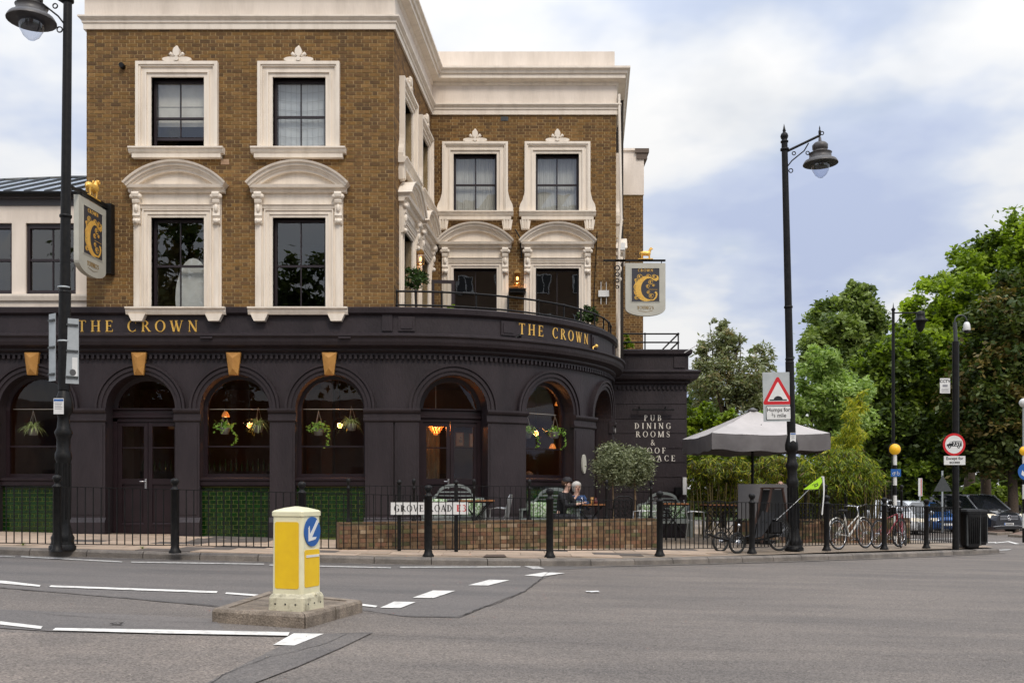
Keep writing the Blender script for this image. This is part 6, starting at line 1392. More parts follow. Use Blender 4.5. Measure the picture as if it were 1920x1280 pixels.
# ============================================================ PARASOL
pc = Vector((xf(1411, 24.5), 24.5, GP(5.8, 24.5))); PZ = lambda y: zf(y, 24.5) - pc.z
T = thing('parasol', 'big square grey parasol open over the terrace tables, right of the pub', 'parasol', tuple(pc), R(4)); hs = 1.40; ap, ed_, vz = PZ(768), PZ(818), PZ(847)
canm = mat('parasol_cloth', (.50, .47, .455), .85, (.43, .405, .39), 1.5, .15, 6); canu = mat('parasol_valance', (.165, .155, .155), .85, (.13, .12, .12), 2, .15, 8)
m = MB(); q = [(-hs, -hs), (hs, -hs), (hs, hs), (-hs, hs)]
for i in range(4):
    (x0, y0), (x1, y1) = q[i], q[(i + 1) % 4]; rr = []
    for t in (0, .12, .3, .5, .7, .88, 1.0):
        ring = []
        for s_ in range(9):
            u = s_ / 8; X, Y = (x0 + (x1 - x0) * u) * t, (y0 + (y1 - y0) * u) * t; sag = -.05 * t * math.sin(math.pi * u) - .06 * math.sin(math.pi * t) * math.sin(math.pi * u); ring.append((X, Y, ap + (ed_ - ap) * t ** .92 + sag + .012 * math.sin(u * 17 + t * 9) * t))
        rr.append(ring)
    m.rings(rr, close=False, cap=False)
m.out('canopy', canm, T)
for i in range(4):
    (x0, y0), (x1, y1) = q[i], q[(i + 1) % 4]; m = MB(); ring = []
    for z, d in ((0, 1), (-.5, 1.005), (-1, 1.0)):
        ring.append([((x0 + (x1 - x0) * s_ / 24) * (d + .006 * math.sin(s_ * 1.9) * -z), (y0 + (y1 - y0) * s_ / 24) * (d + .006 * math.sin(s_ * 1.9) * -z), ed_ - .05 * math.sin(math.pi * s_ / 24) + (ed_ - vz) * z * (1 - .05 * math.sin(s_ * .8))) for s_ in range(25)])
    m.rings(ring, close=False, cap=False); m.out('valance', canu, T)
m = MB(); m.tube([(0, 0, 0), (0, 0, ap - .02)], .035, 12); m.out('pole', iron, T)
m = MB(); m.lathe([(.12, -.03), (.13, .0), (.06, .03), (.03, .05)], (0, 0, ap), 12); m.out('cap', mat('parasol_cap', (.12, .12, .12), .6), T)
for k in range(8): a = k * math.pi / 4; L = hs * (1.38 if k % 2 else .98); m = MB(); m.tube([(0, 0, ap - .22), (L * .96 * math.cos(a), L * .96 * math.sin(a), ed_ - .11)], .012, 5); m.tube([(0, 0, ed_ - .25), (L * .5 * math.cos(a), L * .5 * math.sin(a), (ap + ed_) / 2 - .08)], .012, 5); m.out('rib', iron, T)
m = MB(); m.box(-.45, .45, -.45, .45, 0, .08); m.out('base', iron, T)

# ============================================================ TERRACE FURNITURE
greyw = mat('grey_green_wood', (.20, .225, .215), .6, (.15, .17, .165), 4, .15, 30); cush = mat('leaf_print_cushion', (.55, .62, .50), .9, (.18, .30, .12), 22, .1, 30, lo=.47, hi=.53)
def place(T, x, y, rz, z=None): T.location = (x, y, TG(x, y) if z is None else z); T.rotation_euler = (0, 0, rz); return T
def bench(label):
    T = thing('garden_bench', label, 'bench', (0, 0, 0), group='arched benches on the terrace'); w = .62
    for x in (-w, w):
        for y in (-.25, .25): m = MB(); m.box(x - .03, x + .03, y - .03, y + .03, 0, .62 if y < 0 else .78); m.out('leg', greyw, T)
        m = MB(); m.box(x - .035, x + .035, -.30, .25, .62, .66); m.out('armrest', greyw, T)
    m = MB(); m.box(-w, w, -.26, -.23, .34, .42); m.box(-w, w, .23, .26, .34, .42); m.out('seat_frame', greyw, T)
    for k in range(6): m = MB(); m.box(-w, w, -.26 + k * .085, -.19 + k * .085, .42, .445); m.out('slat', greyw, T)
    m = MB(); r = .40; m.rings([[(-.62, .27, .76), (-.62, .27, .70)], [(-.5, .27, .78), (-.5, .27, .72)]] , close=False, cap=False)
    m = MB(); pts = [(-.62, .78), (-.45, .80), (-.40, .86)] + [(-.36 * math.cos(R(180 * i / 12)), .88 + .20 * math.sin(R(180 * i / 12))) for i in range(13)] + [(.40, .86), (.45, .80), (.62, .78)]
    m.rings([[(x, .245, z - .035), (x, .285, z - .035), (x, .285, z + .035), (x, .245, z + .035)] for x, z in pts], smooth=False); m.box(-w, w, .245, .285, .50, .56); m.out('back_frame', greyw, T)
    for k in range(9):
        x = -.52 + .13 * k; top = .76 if abs(x) > .38 else .86 + .20 * math.sqrt(max(0, 1 - (x / .36) ** 2)); m = MB()
        if abs(x) > .35: m.box(x - .015, x + .015, .25, .275, .56, top); m.out('slat', greyw, T)
    for z in (.62, .70, .78, .86, .94): hw_ = .55 if z < .78 else .36 * math.sqrt(max(0, 1 - ((z - .88) / .2) ** 2)) if z > .88 else .34; m = MB(); m.box(-hw_, hw_, .25, .275, z - .014, z + .014); m.out('slat', greyw, T)
    for x in (-.36, .36): m = MB(); m.rings([[(x + a * .2 * s_, .16 + y * .5, .48 + b * .17 * s_ + .14) for a, b in ((-1, -1), (0, -1.05), (1, -1), (1.05, 0), (1, 1), (0, 1.05), (-1, 1), (-1.05, 0))] for y, s_ in ((-.14, .75), (-.08, 1), (.06, 1), (.12, .75))]); m.out('cushion', cush, T)
    return T
def table(label, lx=.35, ly=.3):
    T = thing('terrace_table', label, 'table', (0, 0, 0), group='small timber-topped terrace tables')
    for k in range(5): m = MB(); y = -ly + k * (2 * ly / 5); m.box(-lx, lx, y + .004, y + 2 * ly / 5 - .004, .72, .75); m.out('board', timber, T)
    for s_ in (-1, 1): m = MB(); m.tube([(-.28, s_ * .25, 0), (.28, s_ * .25, .72)], .012, 6); m.tube([(.28, s_ * .25, 0), (-.28, s_ * .25, .72)], .012, 6); m.out('crossed_leg', iron, T)
    m = MB(); m.box(-lx + .02, lx - .02, -ly + .02, -ly + .04, .69, .72); m.box(-lx + .02, lx - .02, ly - .04, ly - .02, .69, .72); m.out('frame', iron, T); return T
def chair(label, mt, ornate=False):
    T = thing('terrace_chair', label, 'chair', (0, 0, 0), group='metal chairs on the terrace')
    for x in (-.22, .22):
        m = MB(); m.tube([(x, -.20, 0), (x, -.19, .45), (x, -.18, .64), (x, .05, .66), (x, .2, .64)], .013, 6); m.out('leg', mt, T)
        m = MB(); m.tube([(x, .24, 0), (x, .19, .45), (x * .95, .27, .86)], .013, 6); m.out('leg', mt, T)
    for k in range(6): m = MB(); m.box(-.22, .22, -.20 + k * .068, -.15 + k * .068, .44, .455); m.out('slat', mt, T)
    m = MB(); m.tube([(-.21, .27, .86), (-.12, .285, .92), (.12, .285, .92), (.21, .27, .86)], .014, 6)
    m.out('top_rail', mt, T); m = MB()
    if ornate:
        for i in range(4):
            for j in range(4): m.torus((-.15 + .1 * i, .22 + .018 * j, .52 + .10 * j), .045, .007, n=10, k=4)
    else:
        for i in range(5): m.tube([(-.16 + .08 * i, .2, .47), (-.16 + .08 * i, .28, .90)], .008, 5)
    tag(m.out('backrest', mt, T), kind='stuff'); return T
place(bench('grey arched bench with leaf-print cushions behind the GROVE ROAD sign'), xf(850, 20.5), 20.7, 0, TG(-1, 20.5) + .06)
b0 = bpy.data.objects['garden_bench']
for (px, D, lab) in ((1035, 21.4, 'grey arched bench behind the seated man in the black cap'), (1246, 24.6, 'grey arched bench with leaf-print cushions against the dark wing')):
    b = copy_tree(b0); relabel(b, lab); place(b, xf(px, D), D, R(-14) if px < 1100 else 0, TG(xf(px, D), D) + .03)
t0 = place(table('small orange timber table right of the GROVE ROAD sign'), xf(893, 20.1), 20.1, R(5), TG(-.7, 20.1) + .10)
for (px, D, lab) in ((1106, 21.45, 'small orange timber table with drinks in front of the seated woman'), (1262, 23.4, 'small orange timber table before the bench at the dark wing'), (1345, 24.3, 'orange timber table under the left part of the parasol'), (1385, 25.2, 'second orange timber table under the parasol, beside the grey board')):
    t = copy_tree(t0); relabel(t, lab); place(t, xf(px, D), D, R(random.uniform(-10, 10)), TG(xf(px, D), D) + (.06 if px < 1200 else .12))
silver = mat('dull_silver', (.45, .46, .46), .35, metal=.8)
c0_ = place(chair('curved silver metal chair right of the first small table', silver), xf(932, 20.2), 20.2, R(-100), TG(-.3, 20.2) + .04)
cc = place(chair('ornate black cast-iron chair with lattice back below the left olive tree', iron, True), xf(1160, 21.3), 21.3, R(-165), TG(2.2, 21) + .06)
for (px, D, rz, src, lab) in ((1208, 21.9, -80, c0_, 'silver metal chair leaning open beside the right olive tree'), (1305, 23.6, 80, c0_, 'silver metal chair facing the dark wing table, near the gap in the wall'), (1240, 22.3, 200, cc, 'ornate black chair in front of the bench at the dark wing'),
                              (1340, 23.4, 180, cc, 'ornate black chair seen from behind under the parasol, left'), (1378, 23.9, 185, cc, 'ornate black chair seen from behind under the parasol, beside the board'), (1508, 25.4, 170, cc, 'ornate black chair behind the terrace railing right of the lamp'), (1560, 25.8, 10, cc, 'ornate black chair behind the terrace railing above the white bicycle')):
    c = copy_tree(src); relabel(c, lab); place(c, xf(px, D), D, R(rz), TG(xf(px, D), D) + .03)
# drinks
def bottle(label, x, y, z, m_, h, r, cat='glass'):
    T = MB(); T.lathe([(r * .8, 0), (r, .01), (r, h * .6), (r * .5, h * .75), (r * .45, h)] if cat == 'bottle' else [(r * .8, 0), (r, h), (r * .93, h), (r * .75, .01)], (0, 0, 0), 12); o = T.out('drink_' + cat, m_); o.location = (x, y, z); tag(o, label, cat)
gx = xf(1100, 21.35); tz = TG(gx, 21.35) + .06 + .752
bottle('clear beer glass on the table by the seated woman', gx - .1, 21.35, tz, MATS['lamp_bowl_glass'], .15, .035); bottle('amber glass nearest the right end of the drinks table', gx + .12, 21.4, tz, mat('amber_drink', (.4, .2, .05), .2), .14, .035); bottle('dark red sauce caddy on the drinks table', gx + .2, 21.45, tz, mat('dark_red_pot', (.10, .02, .02), .4), .13, .045, 'bottle')
tz2 = TG(xf(866, 20.1), 20.1) + .83
# grey screen board and A-board
p = gp(1432, 1000, .12); T = thing('screen_board', 'flat grey screen board standing on the terrace behind the menu stand', 'board', (xf(1431, 22.5), 22.5, TG(5.6, 22.5)), R(2)); w, z0, z1 = 47.5 * 22.5 / FPX, zf(972, 22.5) - T.location.z, zf(907, 22.5) - T.location.z
m = MB(); m.box(-w, w, -.02, .02, z0, z1); m.out('panel', mat('grey_board', (.125, .120, .120), .7, (.105, .10, .10), 3), T); m = MB(); m.box(-w, -w + .05, -.03, .03, 0, z0); m.box(w - .05, w, -.03, .03, 0, z0); m.out('legs', iron, T)
m = MB(); m.box(w, w + .03, -.03, .03, 0, z1); m.out('edge_post', timber, T)
T = thing('menu_stand', 'dark brown A-shaped timber menu stand in front of the grey board', 'A-board', (xf(1448, 21.6), 21.6, zf(1016, 21.6)), R(12)); dkw = mat('dark_brown_wood', (.075, .035, .022), .5, (.045, .022, .015), 5)
h = zf(916, 21.6) - T.location.z
for s_ in (-1, 1):
    for y in (-.22, .22): m = MB(); m.tube([(s_ * .36 + .02 * y, y * 1.0, 0), (s_ * .13, y, h)], .03, 6); m.out('leg', dkw, T)
for y in (-.22, .22): m = MB(); m.rings([[(-.33, y, .12), (.33, y, .12), (.13, y, h - .02), (-.13, y, h - .02)], [(-.33, y + .02, .12), (.33, y + .02, .12), (.13, y + .02, h - .02), (-.13, y + .02, h - .02)]], smooth=False); m.out('chalk_panel', mat('chalkboard', (.02, .02, .02), .6), T)
m = MB(); m.box(-.16, .16, -.24, .24, h, h + .03); m.out('top', dkw, T)

# ============================================================ PEOPLE (one continuous skin-grown body each; clothes grown the same way over it)
def skin_obj(name, nodes, edges, m_, parent, sub=2, root=0):
    me = bpy.data.meshes.new(name); me.from_pydata([n_[0] for n_ in nodes], edges, []); me.materials.append(m_); o = link(name, me, parent)
    sm = o.modifiers.new('skin', 'SKIN'); sm.use_smooth_shade = True; s = o.modifiers.new('sub', 'SUBSURF'); s.levels = s.render_levels = sub
    for i, n_ in enumerate(nodes): v = me.skin_vertices[0].data[i]; v.radius = (n_[1], n_[2] if len(n_) > 2 else n_[1]); v.use_root = (i == root)
    dg = bpy.context.evaluated_depsgraph_get(); me2 = bpy.data.meshes.new_from_object(o.evaluated_get(dg)); me2.name = name; o.modifiers.clear(); o.data = me2
    for p_ in me2.polygons: p_.use_smooth = True
    return o
def person(label, J, skinm, topm, legm, hairm, base, rz=0, hairlong=False, cap=None, shoem=None, face=(0, -1, 0), sleeve=1.0, grp=None):
    """J: joint name -> (x,y,z) in metres, facing -Y"""
    T = thing('person', label, 'person', base, rz, grp); V = {k: Vector(v) for k, v in J.items()}; f = Vector(face).normalized()
    N = []; E = []; idx = {}
    def nd(k, p, r, r2=None): idx[k] = len(N); N.append((tuple(p), r, r2 or r)); return idx[k]
    nd('pelvis', V['pelvis'], .115, .10); nd('waist', V['pelvis'].lerp(V['neck'], .35), .10, .085); nd('chest', V['pelvis'].lerp(V['neck'], .75), .125, .10); nd('neck', V['neck'], .052); nd('jaw', V['head'] + Vector((0, 0, -.085)) + f * .02, .058); nd('head', V['head'], .083, .09); nd('crown', V['head'] + Vector((0, 0, .075)), .07)
    E += [(0, 1), (1, 2), (2, 3), (3, 4), (4, 5), (5, 6)]
    n_ = nd('nose', V['head'] + f * .10 + Vector((0, 0, -.02)), .014); E.append((5, n_))
    for s_ in 'lr':
        a = nd('sh' + s_, V['sh' + s_], .052); b = nd('el' + s_, V['el' + s_], .040); c = nd('wr' + s_, V['wr' + s_], .026); E += [(2, a), (a, b), (b, c)]
        d = (V['wr' + s_] - V['el' + s_]).normalized(); h_ = nd('hand' + s_, V['wr' + s_] + d * .07, .032, .018); E.append((c, h_))
        sd_ = d.cross(Vector((0, 0, 1)));  sd_ = sd_.normalized() if sd_.length > .05 else Vector((1, 0, 0))
        for q_, (off, L) in enumerate(((-.027, .065), (-.009, .08), (.009, .075), (.027, .06))):
            u = nd('f%s%d' % (s_, q_), V['wr' + s_] + d * .11 + sd_ * off, .009); w_ = nd('g%s%d' % (s_, q_), V['wr' + s_] + d * (.10 + L * .75) + sd_ * off * 1.1 + Vector((0, 0, -.02)), .008); E += [(h_, u), (u, w_)]
        t_ = nd('th' + s_, V['wr' + s_] + d * .075 + sd_ * -.045, .010); E.append((h_, t_))
        a = nd('hip' + s_, V['hip' + s_], .085); b = nd('kn' + s_, V['kn' + s_], .058); c = nd('an' + s_, V['an' + s_], .036); tt = nd('to' + s_, V['an' + s_] + f * .15 + Vector((0, 0, -.05)), .03); E += [(0, a), (a, b), (b, c), (c, tt)]
    skin_obj('body', N, E, skinm, T)
    N = [(tuple(V['pelvis']), .135, .12), (tuple(V['pelvis'].lerp(V['neck'], .35)), .125, .11), (tuple(V['pelvis'].lerp(V['neck'], .75)), .15, .125), (tuple(V['pelvis'].lerp(V['neck'], .93)), .085, .08)]; E = [(0, 1), (1, 2), (2, 3)]
    for s_ in 'lr': i = len(N); N += [(tuple(V['sh' + s_]), .072), (tuple(V['el' + s_]), .056), (tuple(V['el' + s_].lerp(V['wr' + s_], sleeve * .9)), .042)]; E += [(2, i), (i, i + 1), (i + 1, i + 2)]
    skin_obj('jacket' if sleeve > .5 else 'shirt', N, E, topm, T)
    N = [(tuple(V['pelvis']), .13, .115)]; E = []
    for s_ in 'lr': i = len(N); N += [(tuple(V['hip' + s_]), .105), (tuple(V['kn' + s_]), .075), (tuple(V['kn' + s_].lerp(V['an' + s_], .9)), .058)]; E += [(0, i), (i, i + 1), (i + 1, i + 2)]
    skin_obj('trousers', N, E, legm, T)
    for s_ in 'lr':
        m = MB(); a = V['an' + s_]; pts = [a - f * .07 + Vector((0, 0, -.04)), a + Vector((0, 0, -.035)), a + f * .1 + Vector((0, 0, -.05)), a + f * .17 + Vector((0, 0, -.055))]; m.tube(pts, [.035, .048, .042, .025], 8); m.out('shoe', shoem or rubber, T)
    hc = V['head']; m = MB(); side = f.cross(Vector((0, 0, 1))).normalized()
    if hairm:
        rr = []
        for k, (z, r) in enumerate(((-.10 if hairlong else -.03, .075 if hairlong else .085), (.0, .104), (.05, .105), (.09, .088), (.12, .05), (.13, .005))):
            rr.append([hc - f * .022 + (side * math.cos(a) + f * math.sin(a)) * r * (1 if math.sin(a) < .35 or z > .03 else .72) + Vector((0, 0, z + .004 * math.sin(a * 7))) for a in [2 * math.pi * i / 18 for i in range(18)]])
        m.rings(rr); m.out('hair', hairm, T)
    if cap:
        m = MB(); m.lathe([(.108, .045), (.108, .08), (.09, .12), (.05, .145), (.002, .152)], tuple(hc - f * .005), 16); m.rings([[hc + f * (.09 + .09 * t) + side * x + Vector((0, 0, .055 - .01 * t + h_)) for x in (-.07, -.03, .03, .07)] for t in (0, 1) for h_ in (0,)], close=False, cap=False); m.out('cap', cap, T)
    for s_ in (-1, 1):
        m = MB(); m.ball(tuple(hc + f * .079 + side * s_ * .032 + Vector((0, 0, .008))), .010, 5); m.out('eye', blk, T); m = MB(); m.ball(tuple(hc + side * s_ * .088 + Vector((0, 0, -.01))), .02, 6, sc=(.5, .8, 1.3)); m.out('ear', skinm, T)
    m = MB(); m.tube([hc + f * .083 + side * x + Vector((0, 0, -.062)) for x in (-.022, 0, .022)], .005, 5); m.out('mouth', mat('lips', (.35, .12, .09), .5), T); return T
def seated(lean=.08, hands=((-.12, -.42, .80), (.12, -.42, .80))):
    return dict(pelvis=(0, 0, .50), neck=(0, -lean, 1.05), head=(0, -lean - .03, 1.21), shl=(-.18, -lean + .02, .98), shr=(.18, -lean + .02, .98), ell=(-.24, -lean - .12, .74), elr=(.24, -lean - .12, .74), wrl=hands[0], wrr=hands[1],
                hipl=(-.09, -.03, .48), hipr=(.09, -.03, .48), knl=(-.12, -.44, .50), knr=(.12, -.44, .50), anl=(-.12, -.42, .09), anr=(.12, -.44, .09))
skin2 = mat('skin_pale', (.60, .38, .29), .55); hairw = mat('white_hair', (.62, .60, .56), .8, (.5, .48, .44), 30); hairb = mat('brown_hair', (.10, .05, .025), .7); blackc = mat('black_cloth', (.010, .010, .012), .9); bluec = mat('blue_denim_cloth', (.05, .11, .26), .85, (.03, .07, .18), 12); navyc = mat('navy_cloth', (.012, .015, .03), .9); pinkc = mat('dusky_pink_cloth', (.35, .15, .13), .9)
mx_, my_ = xf(1050, 21.2), 21.2; mz = zf(905, 21.2) - 1.23
person('seated man in a black cap and black jacket leaning on the drinks table', seated(.14, ((-.14, -.46, .78), (.10, -.48, .80))), skin2, blackc, mat('dark_shorts', (.02, .02, .025), .9), hairb, (mx_, my_, mz), R(62), cap=mat('black_cap', (.015, .012, .014), .7))
wx, wy = xf(1079, 21.9), 21.9; person('seated white-haired woman in a blue shirt raising a hand to her mouth', seated(.05, ((-.08, -.20, .98), (.16, -.40, .78))), skin2, bluec, mat('grey_trousers', (.12, .12, .13), .9), hairw, (wx, wy, zf(912, 21.9) - 1.22), R(18), hairlong=True)
ix, iy = xf(1000, 22.9), 22.9; person('person with tied brown hair seated inside the curved bay window', seated(.1), skin, mat('grey_blue_top', (.25, .27, .32), .9), navyc, hairb, (ix, iy, zf(893, 22.9) - 1.22), R(-70))
person('person with a shaved head sitting behind the grey board, only the crown showing', seated(.05), skin2, navyc, navyc, None, (xf(1461, 23.6), 23.6, zf(903, 23.6) - 1.26), R(0))
stand = dict(pelvis=(0, 0, .93), neck=(0, -.01, 1.45), head=(0, -.04, 1.60), shl=(-.18, 0, 1.38), shr=(.18, 0, 1.38), ell=(-.25, -.04, 1.10), elr=(.24, -.04, 1.10), wrl=(-.14, -.22, 1.02), wrr=(.10, -.24, 1.02), hipl=(-.09, 0, .9), hipr=(.09, 0, .9), knl=(-.10, -.06, .50), knr=(.10, .04, .50), anl=(-.10, -.10, .09), anr=(.11, .13, .10))
x, y = xf(1906, 56), 56; person('woman in dark clothes walking on the far pavement right of the van', stand, skin, blackc, mat('dark_trousers', (.015, .012, .018), .9), mat('auburn_hair', (.12, .04, .02), .7), (x, y, G(x, y) + .02), R(-30), hairlong=True, shoem=whitep)
x, y = xf(1765, 58), 58.5; person('person in a pale top standing behind the dark lamp column by the cars', stand, skin, whitep, navyc, hairb, (x, y, G(x, y) + .08), R(40))

# ============================================================ BICYCLES
def wheel(c, r, parent, tm, rimm, spokes=28, axis='y', fender=None):
    m = MB(); m.torus(c, r - .018, .018, n=36, k=7); w = m.out('wheel', tm, parent)
    m = MB(); m.torus(c, r - .042, .011, n=36, k=5); m.out('rim', rimm, w)
    m = MB()
    for k in range(spokes): a = 2 * math.pi * k / spokes; s_ = .025 * (1 if k % 2 else -1); m.tube([(c[0], c[1] + s_, c[2]), (c[0] + (r - .045) * math.cos(a), c[1], c[2] + (r - .045) * math.sin(a))], .0016, 3, cap=False)
    tag(m.out('spokes', chrome, w), kind='stuff'); m = MB(); m.tube([(c[0], c[1] - .05, c[2]), (c[0], c[1] + .05, c[2])], .022, 8); m.out('hub', chrome, w)
    return w
def bicycle(label, loc, rz, fm, step=True, fend=None, tilt=0, light=None):
    T = thing('bicycle', label, 'bicycle', loc, 0, 'bicycles locked to the railing'); T.rotation_euler = (tilt, 0, rz); r = .345; A, B = (-.52, 0, r), (.53, 0, r)
    wheel(A, r, T, rubber, chrome); wheel(B, r, T, rubber, chrome); bbk = (-.08, 0, .29); st = (-.20, 0, .72); hd = (.34, 0, .80); hb = (.375, 0, .66)
    m = MB(); m.tube([bbk, st], .017, 8); m.tube([bbk, hb], .021, 8); m.tube([st, (-.17, 0, .62)], .016, 8)
    m.tube([(-.135, 0, .48) if step else (-.19, 0, .69), hd if not step else (.35, 0, .76)], .016, 8); m.tube([hd, hb], .022, 8)
    for s_ in (-.045, .045): m.tube([bbk, (A[0], s_, A[2])], .010, 6); m.tube([(-.19, 0, .69), (A[0], s_, A[2])], .009, 6)
    m.out('frame', fm, T); m = MB()
    for s_ in (-.045, .045): m.tube([hb, (.41, s_, .60), (.47, s_, .45), (B[0], s_, B[2])], .010, 6)
    m.out('fork', fm, T); m = MB(); m.tube([st, (-.225, 0, .84)], .013, 6); m.out('seat_post', chrome, T)
    m = MB(); m.rings([[(x, w_ * math.cos(a), .87 + h_ * math.sin(a)) for a in [2 * math.pi * k / 10 for k in range(10)]] for x, w_, h_ in ((-.36, .02, .01), (-.34, .08, .028), (-.27, .085, .032), (-.18, .045, .025), (-.09, .022, .02), (-.06, .01, .01))]); m.out('saddle', rubber, T)
    m = MB(); m.tube([hd, (.31, 0, .93), (.36, 0, .96)], .013, 6); m.tube([(.22, -.29, .98), (.33, -.22, .99), (.37, -.05, .96), (.37, .05, .96), (.33, .22, .99), (.22, .29, .98)], .012, 7); m.out('handlebar', chrome, T)
    for s_ in (-.29, .29): m = MB(); m.tube([(.22, s_, .98), (.33, s_ * .8, .99)], .018, 7); m.out('grip', rubber, T)
    m = MB(); m.torus((bbk[0], -.05, bbk[2]), .085, .006, n=20, k=4); m.tube([(bbk[0], -.05, bbk[2]), (bbk[0] + .14, -.07, bbk[2] - .09)], .009, 5); m.tube([(bbk[0], .05, bbk[2]), (bbk[0] - .14, .07, bbk[2] + .09)], .009, 5); m.out('crank', chrome, T)
    for q_ in ((.14, -.11, -.09), (-.14, .11, .09)): m = MB(); m.box(bbk[0] + q_[0] - .045, bbk[0] + q_[0] + .045, q_[1] - .03, q_[1] + .03, bbk[2] + q_[2] - .01, bbk[2] + q_[2] + .01); m.out('pedal', rubber, T)
    m = MB(); m.tube([(bbk[0], -.05, bbk[2] + .085), (A[0], -.045, A[2] + .035)], .004, 4); m.tube([(bbk[0], -.05, bbk[2] - .085), (A[0], -.045, A[2] - .035)], .004, 4); m.out('chain', rubber, T)
    if fend:
        for c, a0, a1 in ((A, 5, 200), (B, 30, 165)):
            m = MB(); m.rings([[(c[0] + (r + .02) * math.cos(R(a)), y, c[2] + (r + .02) * math.sin(R(a)) + (.0 if y else .012)) for y in (-.028, 0, .028)] for a in range(a0, a1, 8)], close=False, cap=False); m.out('mudguard', fend, T)
    if light: m = MB(); m.box(-.90, -.86, -.03, .03, .60, .68); m.out('rear_light', light, T)
    return T
def on_pave(px, py): p = gp(px, py, .12); return (p.x, p.y, GP(p.x, p.y))
pa, pb = FP[8], FP[9]; ang = math.atan2(pb.y - pa.y, pb.x - pa.x)
whitef = mat('white_bike_paint', (.66, .64, .58), .4, (.58, .56, .5), 6); redf = mat('red_bike_paint', (.22, .012, .02), .35)
mid = pa.lerp(pb, .64) + Vector((-math.sin(ang), math.cos(ang), 0)) * .30
bicycle('cream white step-through bicycle leaning inside the kerbside railing', (mid.x, mid.y, GP(mid.x, mid.y)), ang, whitef, True, whitef, R(-5), mat('red_reflector', (.5, .02, .02), .3))
pa, pb = FP[9], FP[10]; d_ = (pb - pa); ang = math.atan2(d_.y, d_.x); mid = pa.lerp(pb, .5) + Vector((-math.sin(ang), math.cos(ang), 0)) * .45
bicycle('dark red bicycle seen nearly end-on right of the second-last tall railing post', (mid.x, mid.y, GP(mid.x, mid.y)), R(42), redf, False, None, R(4))
mid = pa.lerp(pb, 1.02) + Vector((-math.sin(ang), math.cos(ang), 0)) * .6
bicycle('second dark red bicycle, parked end-on beside the first red one', (mid.x, mid.y, GP(mid.x, mid.y)), R(63), redf, False, None, R(-4))
m = MB(); m.box(-.16, .16, -.1, .1, 0, .22); 
# recumbent tricycle
pa, pb = FP[6], FP[7]; ang = math.atan2((FP[8] - FP[6]).y, (FP[8] - FP[6]).x); rc_ = gp(1463, 1037, .12); T = thing('recumbent_tricycle', 'black recumbent tricycle with a tall lime flag parked behind the railing by the lamp', 'tricycle', (rc_.x, rc_.y + .08, GP(rc_.x, rc_.y)), ang - R(7))
wheel((0, 0, .335), .335, T, rubber, irong, 32)
k_ = rc_.y / FPX
for x, y in ((-1.42, -.27), (-1.36, .27)): w_ = wheel((x, y, .215), .215, T, rubber, irong, 20); m = MB(); m.lathe([(.02, 0), (.075, .005), (.07, .02), (.02, .03)], (0, 0, 0), 14, M=Matrix.Rotation(R(90), 4, 'X')); o = m.out('brake_disc', chrome, w_, Matrix.Translation((x, y - .02, .215)))
m = MB(); m.tube([(0, 0, .335), (-.30, 0, .26), (-.62, 0, .22), (-.95, 0, .24), (-1.25, 0, .33), (-1.40, 0, .40)], .022, 8); m.tube([(-1.0, -.25, .215), (-.97, -.12, .24), (-.96, 0, .23), (-.96, .12, .24), (-.97, .25, .215)], .018, 7)
for s_ in (-.06, .06): m.tube([(0, s_, .335), (-.18, s_, .5), (-.30, s_, .62)], .010, 6); m.tube([(0, s_, .335), (-.34, s_, .25)], .010, 6)
m.out('frame', iron, T); m = MB(); m.rings([[(x, y, z + .03 * abs(y) / .2) for y in (-.2, -.1, 0, .1, .2)] for x, z in ((-.78, .30), (-.62, .27), (-.48, .30), (-.38, .45), (-.26, .66), (-.20, .80))], close=False, cap=False); m.rings([[(x - .03, y, z - .02 + .03 * abs(y) / .2) for y in (-.2, -.1, 0, .1, .2)] for x, z in ((-.78, .30), (-.62, .27), (-.48, .30), (-.36, .45), (-.24, .66), (-.18, .80))], close=False, cap=False); m.out('seat', mat('mesh_seat', (.012, .012, .013), .9), T)
m = MB(); m.rings([[(x, y, z) for y in (-.14, .14)] for x, z in ((-.28, .66), (-.08, .60), (-.06, .36), (-.3, .38), (-.28, .66))], close=False, cap=False); m.box(-.36, -.10, -.13, .13, .40, .62); m.out('pannier', blackc, T)
m = MB(); m.torus((-1.40, 0, .40), .09, .006, n=18, k=4); m.tube([(-1.40, -.03, .40), (-1.52, -.09, .36)], .01, 5); m.tube([(-1.40, .03, .40), (-1.28, .09, .44)], .01, 5); m.out('crank', iron, T)
for q_ in ((-1.53, -.12, .35), (-1.27, .12, .44)): m = MB(); m.box(q_[0] - .045, q_[0] + .045, q_[1] - .035, q_[1] + .035, q_[2] - .012, q_[2] + .012); m.out('pedal', rubber, T)
for s_ in (-1, 1): m = MB(); m.tube([(-.66, s_ * .1, .25), (-.66, s_ * .30, .30), (-.62, s_ * .32, .56)], .012, 6); m.ball((-.62, s_ * .32, .58), .022, 6); m.out('handlebar', iron, T)
m = MB(); m.rings([[(.355 * math.cos(R(a)), y, .335 + .355 * math.sin(R(a))) for y in (-.025, .025)] for a in range(20, 165, 8)], close=False, cap=False); m.out('mudguard', irong, T)
m = MB(); m.ball((-.98, -.2, .56), .035, 7); m.tube([(-.98, -.2, .52), (-.95, -.1, .25)], .008, 5); m.out('mirror', chrome, T)
g0 = Vector((-.22, 0, .55)); def_px = lambda px, py: Vector(((px - 1463) * k_ / math.cos(ang) - .1, -.36 * min(1, (1037 - py) / 100), (1037 - py) * k_))
tip = def_px(1533, 896); m = MB(); m.tube([g0, g0.lerp(tip, .5) + Vector((0, 0, -.02)), tip], .006, 5); m.out('flag_pole', whitep, T)
